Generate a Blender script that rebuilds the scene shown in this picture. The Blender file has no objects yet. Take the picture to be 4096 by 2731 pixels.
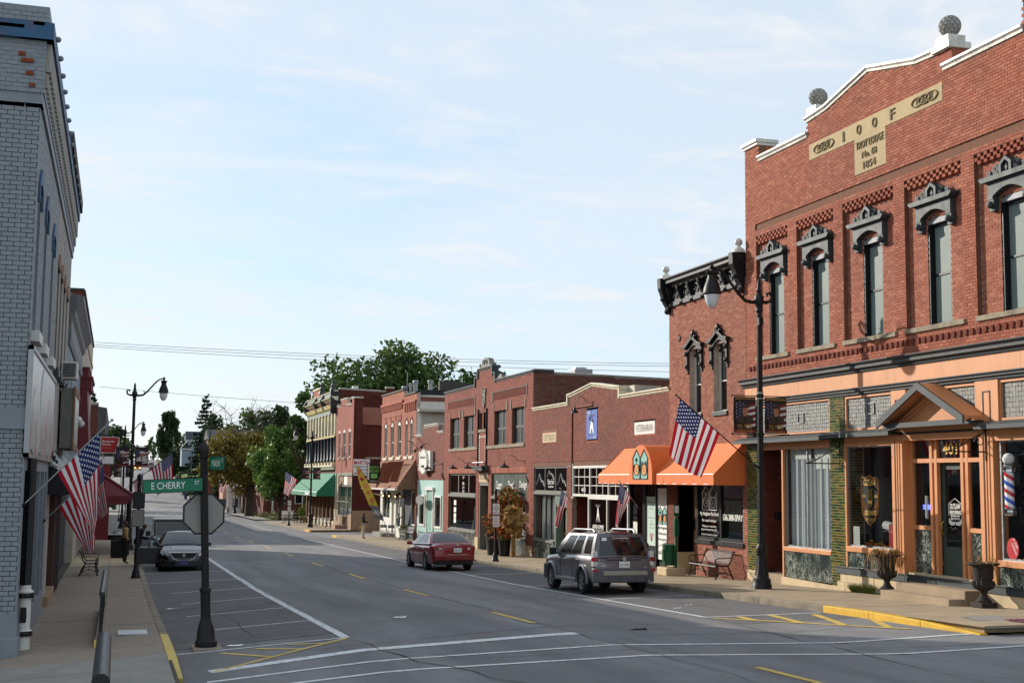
import bpy,math,random
import numpy as np
from mathutils import Vector,Matrix
from bisect import bisect
sc=bpy.context.scene
COL=sc.collection
R=math.radians
rnd=random.Random(11)

# ------------------------------------------------------------------ camera
cd=bpy.data.cameras.new('camera')
cam=bpy.data.objects.new('camera',cd)
COL.objects.link(cam)
YAW,PIT,ROL=0.29218,0.106617,-0.0103185
_f=Vector((math.sin(YAW),math.cos(YAW),0));_r=Vector((math.cos(YAW),-math.sin(YAW),0));_u=Vector((0,0,1))
_f2=_f*math.cos(PIT)+_u*math.sin(PIT);_u2=_u*math.cos(PIT)-_f*math.sin(PIT)
_r3=_r*math.cos(ROL)-_u2*math.sin(ROL);_u3=_u2*math.cos(ROL)+_r*math.sin(ROL)
cam.matrix_world=Matrix(((_r3.x,_u3.x,-_f2.x,0),(_r3.y,_u3.y,-_f2.y,0),(_r3.z,_u3.z,-_f2.z,3.2),(0,0,0,1)))
cd.sensor_width=36;cd.lens=45.81;cd.clip_start=0.2;cd.clip_end=6000
sc.camera=cam

# ------------------------------------------------------------------ world, sun, exposure
SUN_EL=R(20.5)
SUN_AZ=math.atan2(-1,1.5) # from +Y towards +X
sc.view_settings.view_transform='Standard'
sc.view_settings.look='None'
sc.view_settings.exposure=0.95
sc.view_settings.gamma=1
sc.view_settings.use_curve_mapping=False
w=bpy.data.worlds.new('World');sc.world=w;w.use_nodes=True
nt=w.node_tree;nt.nodes.clear()
def wn(t,**k):
 n=nt.nodes.new(t)
 for a,b in k.items():setattr(n,a,b)
 return n
out=wn('ShaderNodeOutputWorld');bg=wn('ShaderNodeBackground')
sky=wn('ShaderNodeTexSky',sky_type='NISHITA',sun_disc=False,sun_elevation=SUN_EL,sun_rotation=SUN_AZ,altitude=150,air_density=1.0,dust_density=0.5,ozone_density=2.0)
tc=wn('ShaderNodeTexCoord');sp=wn('ShaderNodeSeparateXYZ');nt.links.new(tc.outputs['Generated'],sp.inputs[0])
def wm(op,a,b=None,c=None):
 n=wn('ShaderNodeMath',operation=op)
 for i,v in enumerate((a,b,c)):
  if v is None:continue
  if hasattr(v,'links'):nt.links.new(v,n.inputs[i])
  else:n.inputs[i].default_value=v
 return n.outputs[0]
zz=wm('ADD',wm('MAXIMUM',sp.outputs[2],0.0),0.16)
cx=wm('DIVIDE',sp.outputs[0],zz);cy=wm('DIVIDE',sp.outputs[1],zz)
cb=wn('ShaderNodeCombineXYZ');nt.links.new(cx,cb.inputs[0]);nt.links.new(cy,cb.inputs[1])
def cloud(scale,sx,sy,rot,detail,rough,dist,lo,hi,loc=(0,0,0)):
 mp=wn('ShaderNodeMapping');mp.inputs['Scale'].default_value=(sx,sy,1);mp.inputs['Rotation'].default_value=(0,0,rot);mp.inputs['Location'].default_value=loc
 nt.links.new(cb.outputs[0],mp.inputs[0])
 n=wn('ShaderNodeTexNoise');n.inputs['Scale'].default_value=scale;n.inputs['Detail'].default_value=detail;n.inputs['Roughness'].default_value=rough;n.inputs['Distortion'].default_value=dist
 nt.links.new(mp.outputs[0],n.inputs['Vector'])
 m=wn('ShaderNodeMapRange',interpolation_type='SMOOTHERSTEP');m.inputs[1].default_value=lo;m.inputs[2].default_value=hi
 nt.links.new(n.outputs['Fac'],m.inputs[0])
 return m.outputs[0]
c1=cloud(0.55,0.8,1.5,0.5,7,0.56,0.5,0.25,0.54,(3.1,1.7,0)) # broad veils
c2=cloud(3.2,1.0,1.5,-0.4,10,0.60,0.7,0.46,0.72,(0.4,2.2,0)) # fine mackerel texture
veil=wm('MULTIPLY',c1,wm('ADD',wm('MULTIPLY',c2,0.42),0.60))
thin=wm('MULTIPLY',cloud(1.1,0.55,2.4,0.25,8,0.6,0.8,0.5,0.8,(7,3,0)),0.4)
cov=wm('MINIMUM',wm('ADD',wm('MULTIPLY',veil,0.85),thin),0.93)
gl=wn('ShaderNodeMix',data_type='RGBA');gl.inputs[0].default_value=1.0
nt.links.new(cov,gl.inputs[0])
gl.inputs[7].default_value=(3.65,3.72,3.82,1)
# a pale base tint so that the clear parts stay the light blue of a hazy morning
tint=wn('ShaderNodeMix',data_type='RGBA',blend_type='MIX');tint.inputs[0].default_value=0.74
nt.links.new(sky.outputs[0],tint.inputs[6]);tint.inputs[7].default_value=(2.02,2.80,3.52,1)
nt.links.new(tint.outputs[2],gl.inputs[6]);nt.links.new(gl.outputs[2],bg.inputs[0]);bg.inputs[1].default_value=0.128
nt.links.new(bg.outputs[0],out.inputs[0])

sl=bpy.data.lights.new('sun','SUN');sl.energy=2.75;sl.angle=R(0.55);sl.color=(1.0,0.92,0.80)
sun=bpy.data.objects.new('sun',sl);COL.objects.link(sun);sun.location=(-40,60,60)
_sd=Vector((math.sin(SUN_AZ)*math.cos(SUN_EL),math.cos(SUN_AZ)*math.cos(SUN_EL),math.sin(SUN_EL)))
sun.rotation_euler=_sd.to_track_quat('Z','Y').to_euler()

try:
 cy_=sc.cycles
 cy_.max_bounces=6;cy_.diffuse_bounces=3;cy_.glossy_bounces=3;cy_.transmission_bounces=4;cy_.transparent_max_bounces=12
 cy_.caustics_reflective=False;cy_.caustics_refractive=False;cy_.sample_clamp_indirect=6;cy_.use_denoising=True
except Exception:pass

# ------------------------------------------------------------------ helpers: things, parts, meshes
WL={}
def tag(o,label=None,cat=None,group=None,kind=None):
 if label:o['label']=label
 if cat:o['category']=cat
 if group:o['group']=group
 if kind:o['kind']=kind
 return o
def thing(name,label,cat,loc=(0,0,0),rz=0,group=None):
 o=bpy.data.objects.new(name,None);o.empty_display_size=0.3;COL.objects.link(o)
 o.location=loc;o.rotation_euler=(0,0,rz);WL[o.name]=Vector(loc)
 return tag(o,label,cat,group)
def copy_tree(o,parent=None,loc=None,rz=None,label=None):
 c=o.copy();COL.objects.link(c)
 if parent is not None:c.parent=parent
 else:
  if loc is not None:c.location=loc;WL[c.name]=Vector(loc)
  if rz is not None:c.rotation_euler=(c.rotation_euler[0],c.rotation_euler[1],rz)
  if label:c['label']=label
 for ch in list(o.children):copy_tree(ch,c)
 return c

class MB:
 def __init__(s):s.v=[];s.f=[];s.a=[]
 def add(s,vs,fs):
  n=len(s.v);s.v.extend(vs);s.f.extend([tuple(i+n for i in f)for f in fs]);return s
 def box(s,x0,x1,y0,y1,z0,z1):
  if x1<x0:x0,x1=x1,x0
  if y1<y0:y0,y1=y1,y0
  if z1<z0:z0,z1=z1,z0
  return s.add([(x0,y0,z0),(x1,y0,z0),(x1,y1,z0),(x0,y1,z0),(x0,y0,z1),(x1,y0,z1),(x1,y1,z1),(x0,y1,z1)],
                     [(3,2,1,0),(4,5,6,7),(0,1,5,4),(1,2,6,5),(2,3,7,6),(3,0,4,7)])
 def obox(s,c,size,rot=None):
  hx,hy,hz=size[0]/2,size[1]/2,size[2]/2
  m=rot if rot is not None else Matrix.Identity(3)
  c=Vector(c)
  vs=[tuple(c+m@Vector(p))for p in((-hx,-hy,-hz),(hx,-hy,-hz),(hx,hy,-hz),(-hx,hy,-hz),(-hx,-hy,hz),(hx,-hy,hz),(hx,hy,hz),(-hx,hy,hz))]
  return s.add(vs,[(3,2,1,0),(4,5,6,7),(0,1,5,4),(1,2,6,5),(2,3,7,6),(3,0,4,7)])
 def bar(s,a,b,w,h=None):
  a,b=Vector(a),Vector(b);d=b-a;L=d.length
  if L<1e-6:return s
  z=d.normalized();up=Vector((0,0,1))if abs(z.z)<0.95 else Vector((0,1,0))
  x=up.cross(z).normalized();y=z.cross(x)
  return s.obox((a+b)/2,(w,h or w,L),Matrix((x,y,z)).transposed())
 def tube(s,pts,r,n=8,cap=True):
  pts=[Vector(p)for p in pts];rr=r if isinstance(r,(list,tuple))else[r]*len(pts)
  vs=[];fs=[];px=None
  for i,p in enumerate(pts):
   t=(pts[min(i+1,len(pts)-1)]-pts[max(i-1,0)])
   if t.length<1e-9:t=Vector((0,0,1))
   t.normalize()
   if px is None:
    up=Vector((0,0,1))if abs(t.z)<0.9 else Vector((0,1,0));x=up.cross(t).normalized()
   else:
    x=(px-t*px.dot(t))
    x=x.normalized()if x.length>1e-6 else t.orthogonal().normalized()
   px=x;y=t.cross(x)
   for k in range(n):
    a=2*math.pi*k/n;vs.append(tuple(p+(x*math.cos(a)+y*math.sin(a))*rr[i]))
  for i in range(len(pts)-1):
   for k in range(n):fs.append((i*n+k,i*n+(k+1)%n,(i+1)*n+(k+1)%n,(i+1)*n+k))
  if cap:fs.append(tuple(range(n-1,-1,-1)));fs.append(tuple((len(pts)-1)*n+k for k in range(n)))
  return s.add(vs,fs)
 def lathe(s,c,prof,n=16,sx=1,sy=1,flute=0,fn=0):
  vs=[];fs=[]
  for r,z in prof:
   for k in range(n):
    a=2*math.pi*k/n;q=r*(1+(flute*math.cos(a*fn)if fn else 0));vs.append((c[0]+q*math.cos(a)*sx,c[1]+q*math.sin(a)*sy,c[2]+z))
  m=len(prof)
  for i in range(m-1):
   for k in range(n):fs.append((i*n+k,i*n+(k+1)%n,(i+1)*n+(k+1)%n,(i+1)*n+k))
  fs.append(tuple(range(n-1,-1,-1)));fs.append(tuple((m-1)*n+k for k in range(n)))
  return s.add(vs,fs)
 def sphere(s,c,r,n=12,m=8,sc=(1,1,1)):
  return s.lathe(c,[(0.001 if i in(0,m)else r*math.sin(math.pi*i/m),-r*math.cos(math.pi*i/m)*sc[2])for i in range(m+1)],n,sc[0],sc[1])
 def prism(s,poly,plane,c0,c1):
  """poly of (a,b); plane 'yz' (extruded along x), 'xz' (along y), 'xy' (along z)"""
  f={'yz':lambda a,b,c:(c,a,b),'xz':lambda a,b,c:(a,c,b),'xy':lambda a,b,c:(a,b,c)}[plane]
  n=len(poly);vs=[f(a,b,c0)for a,b in poly]+[f(a,b,c1)for a,b in poly]
  fs=[tuple(range(n)),tuple(range(2*n-1,n-1,-1))]+[(i,i+n,(i+1)%n+n,(i+1)%n)for i in range(n)]
  return s.add(vs,fs)
 def quad(s,*p):return s.add([tuple(q)for q in p],[tuple(range(len(p)))])
 def grid(s,fn,nu,nv):
  vs=[tuple(fn(i/nu,j/nv))for j in range(nv+1)for i in range(nu+1)];w_=nu+1
  return s.add(vs,[(j*w_+i,j*w_+i+1,(j+1)*w_+i+1,(j+1)*w_+i)for j in range(nv)for i in range(nu)])
 def mesh(s,name,off=(0,0,0)):
  me=bpy.data.meshes.new(name)
  if any(off):s.v=[(a-off[0],b-off[1],c-off[2])for a,b,c in s.v]
  me.from_pydata(s.v,[],s.f);return me

def link(me,name,m,parent=None,label=None,smooth=None,kind=None,fixn=True,bevel=0):
 o=bpy.data.objects.new(name,me);COL.objects.link(o)
 if m is not None and not me.materials:me.materials.append(m)
 if parent is not None:o.parent=parent;WL[o.name]=WL.get(parent.name,Vector((0,0,0)))
 else:WL[o.name]=Vector((0,0,0))
 if smooth:
  me.shade_smooth()
  try:me.set_sharp_from_angle(angle=R(smooth))
  except Exception:pass
 if bevel:
  b=o.modifiers.new('bevel','BEVEL');b.width=bevel;b.segments=2;b.limit_method='ANGLE'
 tag(o,label,None,None,kind)
 return o
import bmesh
def build(mb,name,m,parent=None,label=None,smooth=None,kind=None,bevel=0,cat=None,group=None,recalc=True):
 if parent is not None:off=WL.get(parent.name,Vector((0,0,0)))
 else:off=(0,0,0)
 me=mb.mesh(name,tuple(off))
 if recalc and len(mb.f)<40000:
  bm=bmesh.new();bm.from_mesh(me);bmesh.ops.recalc_face_normals(bm,faces=bm.faces);bm.to_mesh(me);bm.free()
 o=link(me,name,m,parent,label,smooth,kind,bevel=bevel)
 tag(o,None,cat,group)
 return o
def solo(mb,name,m,label,cat,group=None,smooth=None,kind=None,bevel=0):
 """a top-level thing that is one mesh; its origin goes to its base centre"""
 xs=np.array(mb.v);c=((xs[:,0].min()+xs[:,0].max())/2,(xs[:,1].min()+xs[:,1].max())/2,xs[:,2].min())
 me=mb.mesh(name,c)
 bm=bmesh.new();bm.from_mesh(me);bmesh.ops.recalc_face_normals(bm,faces=bm.faces);bm.to_mesh(me);bm.free()
 o=link(me,name,m,None,label,smooth,kind,bevel=bevel);o.location=c;WL[o.name]=Vector(c)
 return tag(o,None,cat,group)

# ------------------------------------------------------------------ materials
def S(h):
 h=h.lstrip('#');q=[int(h[i:i+2],16)/255 for i in(0,2,4)]
 return tuple((x/12.92 if x<=0.04045 else((x+0.055)/1.055)**2.4)for x in q)
class NT:
 def __init__(s,name):
  s.m=bpy.data.materials.new(name);s.m.use_nodes=True;s.t=s.m.node_tree;s.b=s.t.nodes['Principled BSDF'];s.o=s.t.nodes['Material Output']
 def n(s,t,**k):
  x=s.t.nodes.new(t)
  for a,b in k.items():setattr(x,a,b)
  return x
 def l(s,a,b):s.t.links.new(a,b)
 def put(s,sock,v):
  if hasattr(v,'links'):s.l(v,sock)
  else:sock.default_value=v
 def math(s,op,a,b=0.0,c=0.0,clamp=False):
  x=s.n('ShaderNodeMath',operation=op,use_clamp=clamp)
  for i,v in enumerate((a,b,c)):s.put(x.inputs[i],v)
  return x.outputs[0]
 def pos(s):return s.n('ShaderNodeNewGeometry').outputs['Position']
 def obj(s):return s.n('ShaderNodeTexCoord').outputs['Object']
 def noise(s,vec,scale,detail=4,rough=0.55,dist=0.0):
  x=s.n('ShaderNodeTexNoise');s.l(vec,x.inputs['Vector']);x.inputs['Scale'].default_value=scale;x.inputs['Detail'].default_value=detail
  x.inputs['Roughness'].default_value=rough;x.inputs['Distortion'].default_value=dist;return x.outputs['Fac']
 def map(s,vec,scale=(1,1,1),rot=(0,0,0),loc=(0,0,0)):
  x=s.n('ShaderNodeMapping');s.l(vec,x.inputs[0]);x.inputs['Scale'].default_value=scale;x.inputs['Rotation'].default_value=rot;x.inputs['Location'].default_value=loc;return x.outputs[0]
 def ramp(s,fac,stops):
  x=s.n('ShaderNodeValToRGB');s.put(x.inputs[0],fac);e=x.color_ramp.elements
  while len(e)<len(stops):e.new(0.5)
  for i,(p,c)in enumerate(stops):e[i].position=p;e[i].color=(*c,1)if len(c)==3 else c
  return x.outputs[0]
 def mix(s,fac,a,b,bt='MIX'):
  x=s.n('ShaderNodeMix',data_type='RGBA',blend_type=bt);s.put(x.inputs[0],fac)
  for k,v in((6,a),(7,b)):s.put(x.inputs[k],v if hasattr(v,'links')else(*v,1))
  return x.outputs[2]
 def rng(s,v,a,b,c=0.0,d=1.0):
  x=s.n('ShaderNodeMapRange');s.put(x.inputs[0],v)
  for i,q in enumerate((a,b,c,d)):x.inputs[i+1].default_value=q
  return x.outputs[0]
 def bump(s,h,strength,dist=0.01):
  x=s.n('ShaderNodeBump');s.l(h,x.inputs['Height']);x.inputs['Strength'].default_value=strength;x.inputs['Distance'].default_value=dist;s.l(x.outputs[0],s.b.inputs['Normal'])
 def set(s,col=None,rough=None,metal=None,spec=None,coat=None):
  for k,v in(('Base Color',col),('Roughness',rough),('Metallic',metal),('Specular IOR Level',spec),('Coat Weight',coat)):
   if v is None:continue
   if k=='Base Color' and not hasattr(v,'links'):v=(*v,1)
   s.put(s.b.inputs[k],v)
  return s
def mat(name,col,rough=0.7,var=0.12,scale=3.0,bump=0.0,bscale=None,metal=0.0,spec=0.4,coat=0.0,space='pos',grime=0.0,gscale=0.9,gcol=(0.03,0.028,0.025)):
 m=NT(name);v=m.pos()if space=='pos' else m.obj()
 n1=m.noise(v,scale,5,0.6)
 c=m.mix(m.rng(n1,0.3,0.7),tuple(x*(1-var)for x in col),tuple(min(1,x*(1+var))for x in col))
 if grime:
  g=m.noise(m.map(v,(1,1,0.45)),gscale,7,0.68,0.6)
  c=m.mix(m.math('MULTIPLY',m.rng(g,0.46,0.72),grime),c,gcol)
 m.set(c,m.rng(n1,0.2,0.8,max(0.02,rough-0.08),min(1,rough+0.08)),metal,spec,coat)
 if bump:m.bump(m.noise(v,bscale or scale*6,6,0.65),bump,0.02)
 return m.m

def brickmat(name,cols,stain=(0.05,0.035,0.03),samt=0.35,paint=False,rough=0.85):
 m=NT(name);v=m.pos()
 at=m.n('ShaderNodeAttribute',attribute_name='rnd').outputs['Fac']
 oi=m.n('ShaderNodeObjectInfo').outputs['Random']
 fr=m.math('FRACT',m.math('ADD',at,oi))
 c=m.ramp(fr,[(i/(len(cols)-1),q)for i,q in enumerate(cols)])
 fine=m.noise(v,38,5,0.7)
 c=m.mix(m.rng(fine,0.25,0.75,0.0,0.42),c,tuple(x*0.58 for x in cols[len(cols)//2]))
 big=m.noise(m.map(v,(1,0.6,0.5)),0.5,6,0.65,0.5)
 c=m.mix(m.math('MULTIPLY',m.rng(big,0.5,0.75),samt),c,stain)
 m.set(c,rough,0,0.25 if not paint else 0.4)
 m.bump(fine,0.5,0.01)
 return m.m
MT={}
MT['brick_lodge']=brickmat('lodge_brick',[S('#95513f'),S('#a65f4b'),S('#b0694f'),S('#9c5641'),S('#bb785f'),S('#985846')],samt=0.3)
MT['brick_pet']=brickmat('corner_brick',[S('#965340'),S('#a9644c'),S('#88493a'),S('#b57458'),S('#9c5842')],samt=0.25)
MT['brick_city']=brickmat('city_brick',[S('#743b31'),S('#834437'),S('#8f4f40'),S('#6b372e')],samt=0.3)
MT['brick_floral']=brickmat('floral_brick',[S('#84463b'),S('#925043'),S('#9c594a'),S('#763d33')],samt=0.25)
MT['brick_pub']=brickmat('pub_brick',[S('#a65e48'),S('#b56d55'),S('#9a5341'),S('#c07f66')],samt=0.25)
MT['brick_martin']=brickmat('martin_brick',[S('#9c5648'),S('#a86253'),S('#935042')],samt=0.2)
MT['brick_dark']=brickmat('dark_brick',[S('#5c2a22'),S('#6a3028'),S('#52261f'),S('#77392d')],samt=0.3)
MT['brick_old']=brickmat('old_side_brick',[S('#6e3a2f'),S('#7d483a'),S('#5a3b34'),S('#8b5645'),S('#54433f')],samt=0.45)
MT['brick_gray']=brickmat('gray_painted_brick',[S('#8a9095'),S('#8d9398'),S('#868c92'),S('#90969b')],stain=S('#62676c'),samt=0.3,paint=True,rough=0.6)
MT['brick_tan']=brickmat('tan_painted_brick',[S('#a7a39c'),S('#b0aca4'),S('#9c9890')],stain=S('#6f6a62'),samt=0.4,paint=True,rough=0.7)
MT['brick_blue']=brickmat('blue_painted_brick',[S('#93a5ae'),S('#9dadb5'),S('#8a9ca6')],stain=S('#6d7a80'),samt=0.3,paint=True,rough=0.7)
MT['glazed']=brickmat('green_glazed_brick',[S('#2c4a1c'),S('#1f3a1b'),S('#6a5a1c'),S('#3d5c22'),S('#83691f'),S('#17301a'),S('#55611f')],samt=0.1,rough=0.18)
MT['mortar']=mat('mortar',S('#8d7f74'),0.95,0.2,6,0.4,40)
MT['mortar_red']=mat('red_mortar',S('#77513f'),0.95,0.2,6,0.4,40)
MT['mortar_light']=mat('pale_mortar',S('#b5a496'),0.95,0.2,6,0.4,40)
MT['mortar_gray']=mat('gray_painted_mortar',S('#82888e'),0.75,0.1,6,0.3,40)
MT['mortar_tan']=mat('tan_painted_mortar',S('#8f8b84'),0.8,0.1,6,0.3,40)
MT['roof']=mat('roof_felt',S('#4a4744'),0.9,0.2,1.5)
MT['white']=mat('white_paint',S('#dcdad2'),0.55,0.06,4,grime=0.25,gscale=2)
MT['whiteglaze']=mat('white_glazed_coping',S('#d3cfc4'),0.4,0.08,5,0.1,30,grime=0.45,gscale=2.5)
MT['cream']=mat('cream_coping',S('#d6cdb2'),0.6,0.08,5,grime=0.3,gscale=2)
MT['stone']=mat('limestone',S('#b5a07a'),0.85,0.12,4,0.3,30,grime=0.25)
MT['palestone']=mat('pale_limestone',S('#cbb592'),0.85,0.1,4,0.3,30,grime=0.2)
MT['weathered']=mat('weathered_sill_stone',S('#9a8d78'),0.9,0.2,5,0.4,30,grime=0.75,gscale=3,gcol=(0.04,0.036,0.03))
MT['concrete']=mat('concrete',S('#a08d74'),0.9,0.14,1.4,0.35,60,grime=0.22,gscale=1.3,gcol=(0.12,0.1,0.08))
MT['concrete_gray']=mat('gray_concrete',S('#8c8882'),0.9,0.12,1.4,0.35,60,grime=0.3,gscale=1.2,gcol=(0.1,0.09,0.08))
MT['concrete_left']=mat('worn_concrete',S('#8f8273'),0.9,0.12,1.2,0.3,60,grime=0.3,gscale=1.2,gcol=(0.11,0.095,0.08))
MT['concrete_pale']=mat('new_pale_concrete',S('#bda88a'),0.9,0.08,1.4,0.3,60)
MT['kerb']=mat('kerb_concrete',S('#8a7f6d'),0.9,0.2,2,0.4,50,grime=0.6,gscale=1.6)
MT['yellow']=mat('yellow_kerb_paint',S('#d2a320'),0.6,0.1,3,0.3,40,grime=0.3,gscale=5)
MT['paleyellow']=mat('worn_yellow_paint',S('#cbb05a'),0.7,0.12,6,grime=0.35,gscale=7)
MT['ironblack']=mat('black_ironwork',S('#191819'),0.5,0.15,8,0.15,50,spec=0.3)
MT['urn']=mat('rusty_black_iron',S('#2a2625'),0.8,0.25,9,0.3,50,grime=0.5,gscale=6,gcol=S('#4a3324'))
MT['slategray']=mat('slate_gray_paint',S('#3a4144'),0.6,0.08,4,grime=0.25,gscale=2)
MT['slatedark']=mat('dark_gray_paint',S('#33383a'),0.5,0.08,4)
MT['orangepaint']=mat('salmon_orange_paint',S('#cf8c5c'),0.5,0.06,2.5,0.05,40,grime=0.22,gscale=2.2,gcol=S('#7a4a2b'))
MT['blacktrim']=mat('black_trim',S('#17181a'),0.4,0.1,5)
MT['woodgray']=mat('weathered_gray_trim',S('#6f7068'),0.65,0.12,5,grime=0.3,gscale=3)
MT['greenpaint']=mat('sage_green_paint',S('#66786a'),0.5,0.06,4)
MT['aqua']=mat('aqua_paint',S('#a9cbc6'),0.55,0.05,3,grime=0.15)
MT['teal']=mat('teal_door_paint',S('#7fa9a0'),0.5,0.05,3)
MT['navy']=mat('dark_navy_paint',S('#1d3340'),0.5,0.08,3)
MT['awning']=mat('orange_canvas',S('#e0763c'),0.75,0.05,2.0,0.2,120)
MT['greencanvas']=mat('green_canvas',S('#2d7a5f'),0.8,0.06,2.0)
MT['redmetal']=mat('red_painted_metal',S('#6d1a24'),0.45,0.1,2,grime=0.3)
MT['darkshingle']=mat('dark_shingles',S('#26272b'),0.8,0.25,6,0.4,40)
MT['brownshingle']=mat('brown_shingles',S('#8a5942'),0.85,0.2,5,0.4,60)
MT['brownboard']=mat('brown_board',S('#84654f'),0.8,0.12,4)
MT['rustboard']=mat('rust_brown_timber',S('#7a412a'),0.8,0.12,4)
MT['siding']=mat('cream_siding',S('#b8b2a2'),0.7,0.06,2)
MT['stucco']=mat('tan_stucco',S('#9d836a'),0.9,0.12,2,0.3,40,grime=0.3)
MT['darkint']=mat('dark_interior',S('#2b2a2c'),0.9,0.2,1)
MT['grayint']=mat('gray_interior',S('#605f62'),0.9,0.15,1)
MT['blind']=mat('pale_roller_blind',S('#7d8883'),0.85,0.05,2)
MT['curtain']=mat('white_curtain',S('#d8dadb'),0.85,0.04,2)
MT['chrome']=mat('chrome',S('#c8c8c8'),0.12,0.03,5,metal=1.0)
MT['steel']=mat('galvanised_steel',S('#9a9c9e'),0.4,0.08,8,metal=0.8)
MT['brass']=mat('brass',S('#b0892e'),0.3,0.08,8,metal=1.0)
MT['rubber']=mat('rubber',S('#17171a'),0.85,0.15,8)
MT['bark']=mat('bark',S('#4a3d32'),0.95,0.25,6,0.6,20)
MT['printwhite']=mat('white_print',S('#ecebe6'),0.6,0.02,2)
MT['printblack']=mat('black_print',S('#141416'),0.6,0.02,2)
MT['signback']=mat('bare_aluminium_sign',S('#8f8b85'),0.55,0.05,40,0.05,90,metal=0.25)
MT['signgreen']=mat('street_sign_green',S('#0b7050'),0.4,0.04,3)
MT['red']=mat('sign_red',S('#b0202a'),0.45,0.05,3)
MT['gold']=mat('gold_print',S('#d0a648'),0.5,0.06,3)
MT['blue']=mat('sign_blue',S('#3a5cae'),0.5,0.05,3)
MT['greensteel']=mat('green_painted_steel',S('#16502f'),0.45,0.06,3)
MT['skin_dark']=mat('dark_skin',S('#4a3126'),0.6,0.05,6)
MT['plantstraw']=mat('dry_straw',S('#a5814a'),0.85,0.25,12)
MT['autumn']=mat('autumn_orange',S('#b5561c'),0.8,0.3,14)
def emis(name,col,st):
 m=NT(name);m.set(col,0.5);m.put(m.b.inputs['Emission Color'],(*col,1));m.b.inputs['Emission Strength'].default_value=st;return m.m
MT['lamplit']=emis('warm_lit_bulb',S('#ffd58a'),3.0)
MT['neonblue']=emis('blue_neon',S('#5a6cff'),1.5)

def glassmat(name,tint=(0.55,0.6,0.6),refl=0.16,rough=0.015):
 m=NT(name);m.t.nodes.remove(m.b)
 tr=m.n('ShaderNodeBsdfTransparent');tr.inputs[0].default_value=(*tint,1)
 gl_=m.n('ShaderNodeBsdfGlossy');gl_.inputs['Color'].default_value=(0.9,0.93,0.95,1);gl_.inputs['Roughness'].default_value=rough
 wv=m.noise(m.pos(),0.9,2,0.4);bp=m.n('ShaderNodeBump');bp.inputs['Strength'].default_value=0.06;bp.inputs['Distance'].default_value=0.05
 m.l(wv,bp.inputs['Height']);m.l(bp.outputs[0],gl_.inputs['Normal'])
 ge=m.n('ShaderNodeNewGeometry');dp=m.n('ShaderNodeVectorMath',operation='DOT_PRODUCT');m.l(ge.outputs['Incoming'],dp.inputs[0]);m.l(ge.outputs['Normal'],dp.inputs[1])
 f=m.math('ADD',m.math('MULTIPLY',m.math('POWER',m.math('SUBTRACT',1.0,m.math('ABSOLUTE',dp.outputs['Value']),clamp=True),5.0),0.9),0.05+refl*0.1,clamp=True)
 mx=m.n('ShaderNodeMixShader');m.l(f,mx.inputs[0]);m.l(tr.outputs[0],mx.inputs[1]);m.l(gl_.outputs[0],mx.inputs[2]);m.l(mx.outputs[0],m.o.inputs[0])
 return m.m
MT['screen']=mat('insect_screen',S('#76827d'),0.55,0.06,2,spec=0.25)
MT['darkscreen']=mat('dark_screened_glass',S('#3b4043'),0.35,0.3,0.8,spec=0.4)
MT['glass']=glassmat('window_glass',(0.72,0.76,0.76),0.2)
MT['darkglass']=glassmat('dark_window_glass',(0.32,0.36,0.37),0.3)
MT['carglass']=mat('tinted_car_glass',S('#0d1012'),0.04,0.02,3,spec=0.8)
def carpaint(name,col,rough=0.3):
 m=NT(name);n1=m.noise(m.obj(),300,2,0.5)
 m.set(m.mix(m.rng(n1,0.3,0.7,0,0.25),col,tuple(min(1,x*1.5)for x in col)),rough,0.45 if max(col)>0.05 else 0.1,0.5,1.0 if max(col)>0.05 else 0.35);m.b.inputs['Coat Roughness'].default_value=0.04
 return m.m
MT['suvpaint']=carpaint('gray_car_paint',S('#5e5c60'),0.35)
MT['redpaint']=carpaint('dark_red_car_paint',S('#7c1420'),0.3)
MT['blackpaint']=carpaint('black_car_paint',S('#14161c'),0.25)
MT['silverpaint']=carpaint('silver_car_paint',S('#9aa3a8'),0.3)
MT['taillight']=mat('tail_light_red',S('#8f0f14'),0.12,0.05,10,spec=0.8)
MT['clearlens']=mat('clear_lens',S('#c9c8c6'),0.1,0.05,10,spec=0.8)
# ------------------------------------------------------------------ ground, road, pavements
ZC=[(-200,1.0),(-60,0.9),(0,0.75),(15,0.62),(25,0.42),(41,-0.02),(54,-0.26),(80,-0.62),(92,-0.79),(105,-0.92),(140,-1.3),(180,-1.63),(205,-1.8),(250,-2.05),(278,-1.9),(303,-1.45),(325,-0.6),(350,0.9),(370,2.2),(386,3.0),(420,4.9),(445,5.5),(500,7.6),(553,9.9),(600,11.0),(700,11.8),(1600,12)]
DL=[(0,-0.45),(15,-0.42),(25,-0.38),(36,-0.36),(52,-0.15),(80,-0.12),(150,-0.1)]
DR=[(0,0.05),(25,0.0),(40,0.0),(50,-0.05),(58,-0.12),(150,-0.12)]
def ip(t,y):return float(np.interp(y,[a for a,_ in t],[b for _,b in t]))
def zc(y):return ip(ZC,y)
def zr(x,y):
 c=zc(y);l=ip(DL,y);r=ip(DR,y)
 return float(np.interp(x,[-30,1.2,4.1,8,12.35,15,60],[c+l,c+l,c+l*0.28-0.02,c,c-0.08,c+r,c+r]))
KL,KR=1.1,15.05 # kerb faces
FL,FR=-1.65,18.5 # facade planes
def zkR(y):return zr(15,y)+0.15
def zsR(x,y):return zkR(y)+0.02*(x-KR)/3.5
def zkL(y):return zr(1.2,y)+0.15
ZBL=[(0,0.15),(20,0.05),(25,0.0),(35,-0.05),(40,-0.18),(50,-0.25),(80,-0.55),(150,-1.1),(400,2)]
def zsL(x,y):
 t=(x-FL)/(KL-0.15-FL);return ip(ZBL,y)*(1-t)+zkL(y)*t if y<150 else zkL(y)
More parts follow.
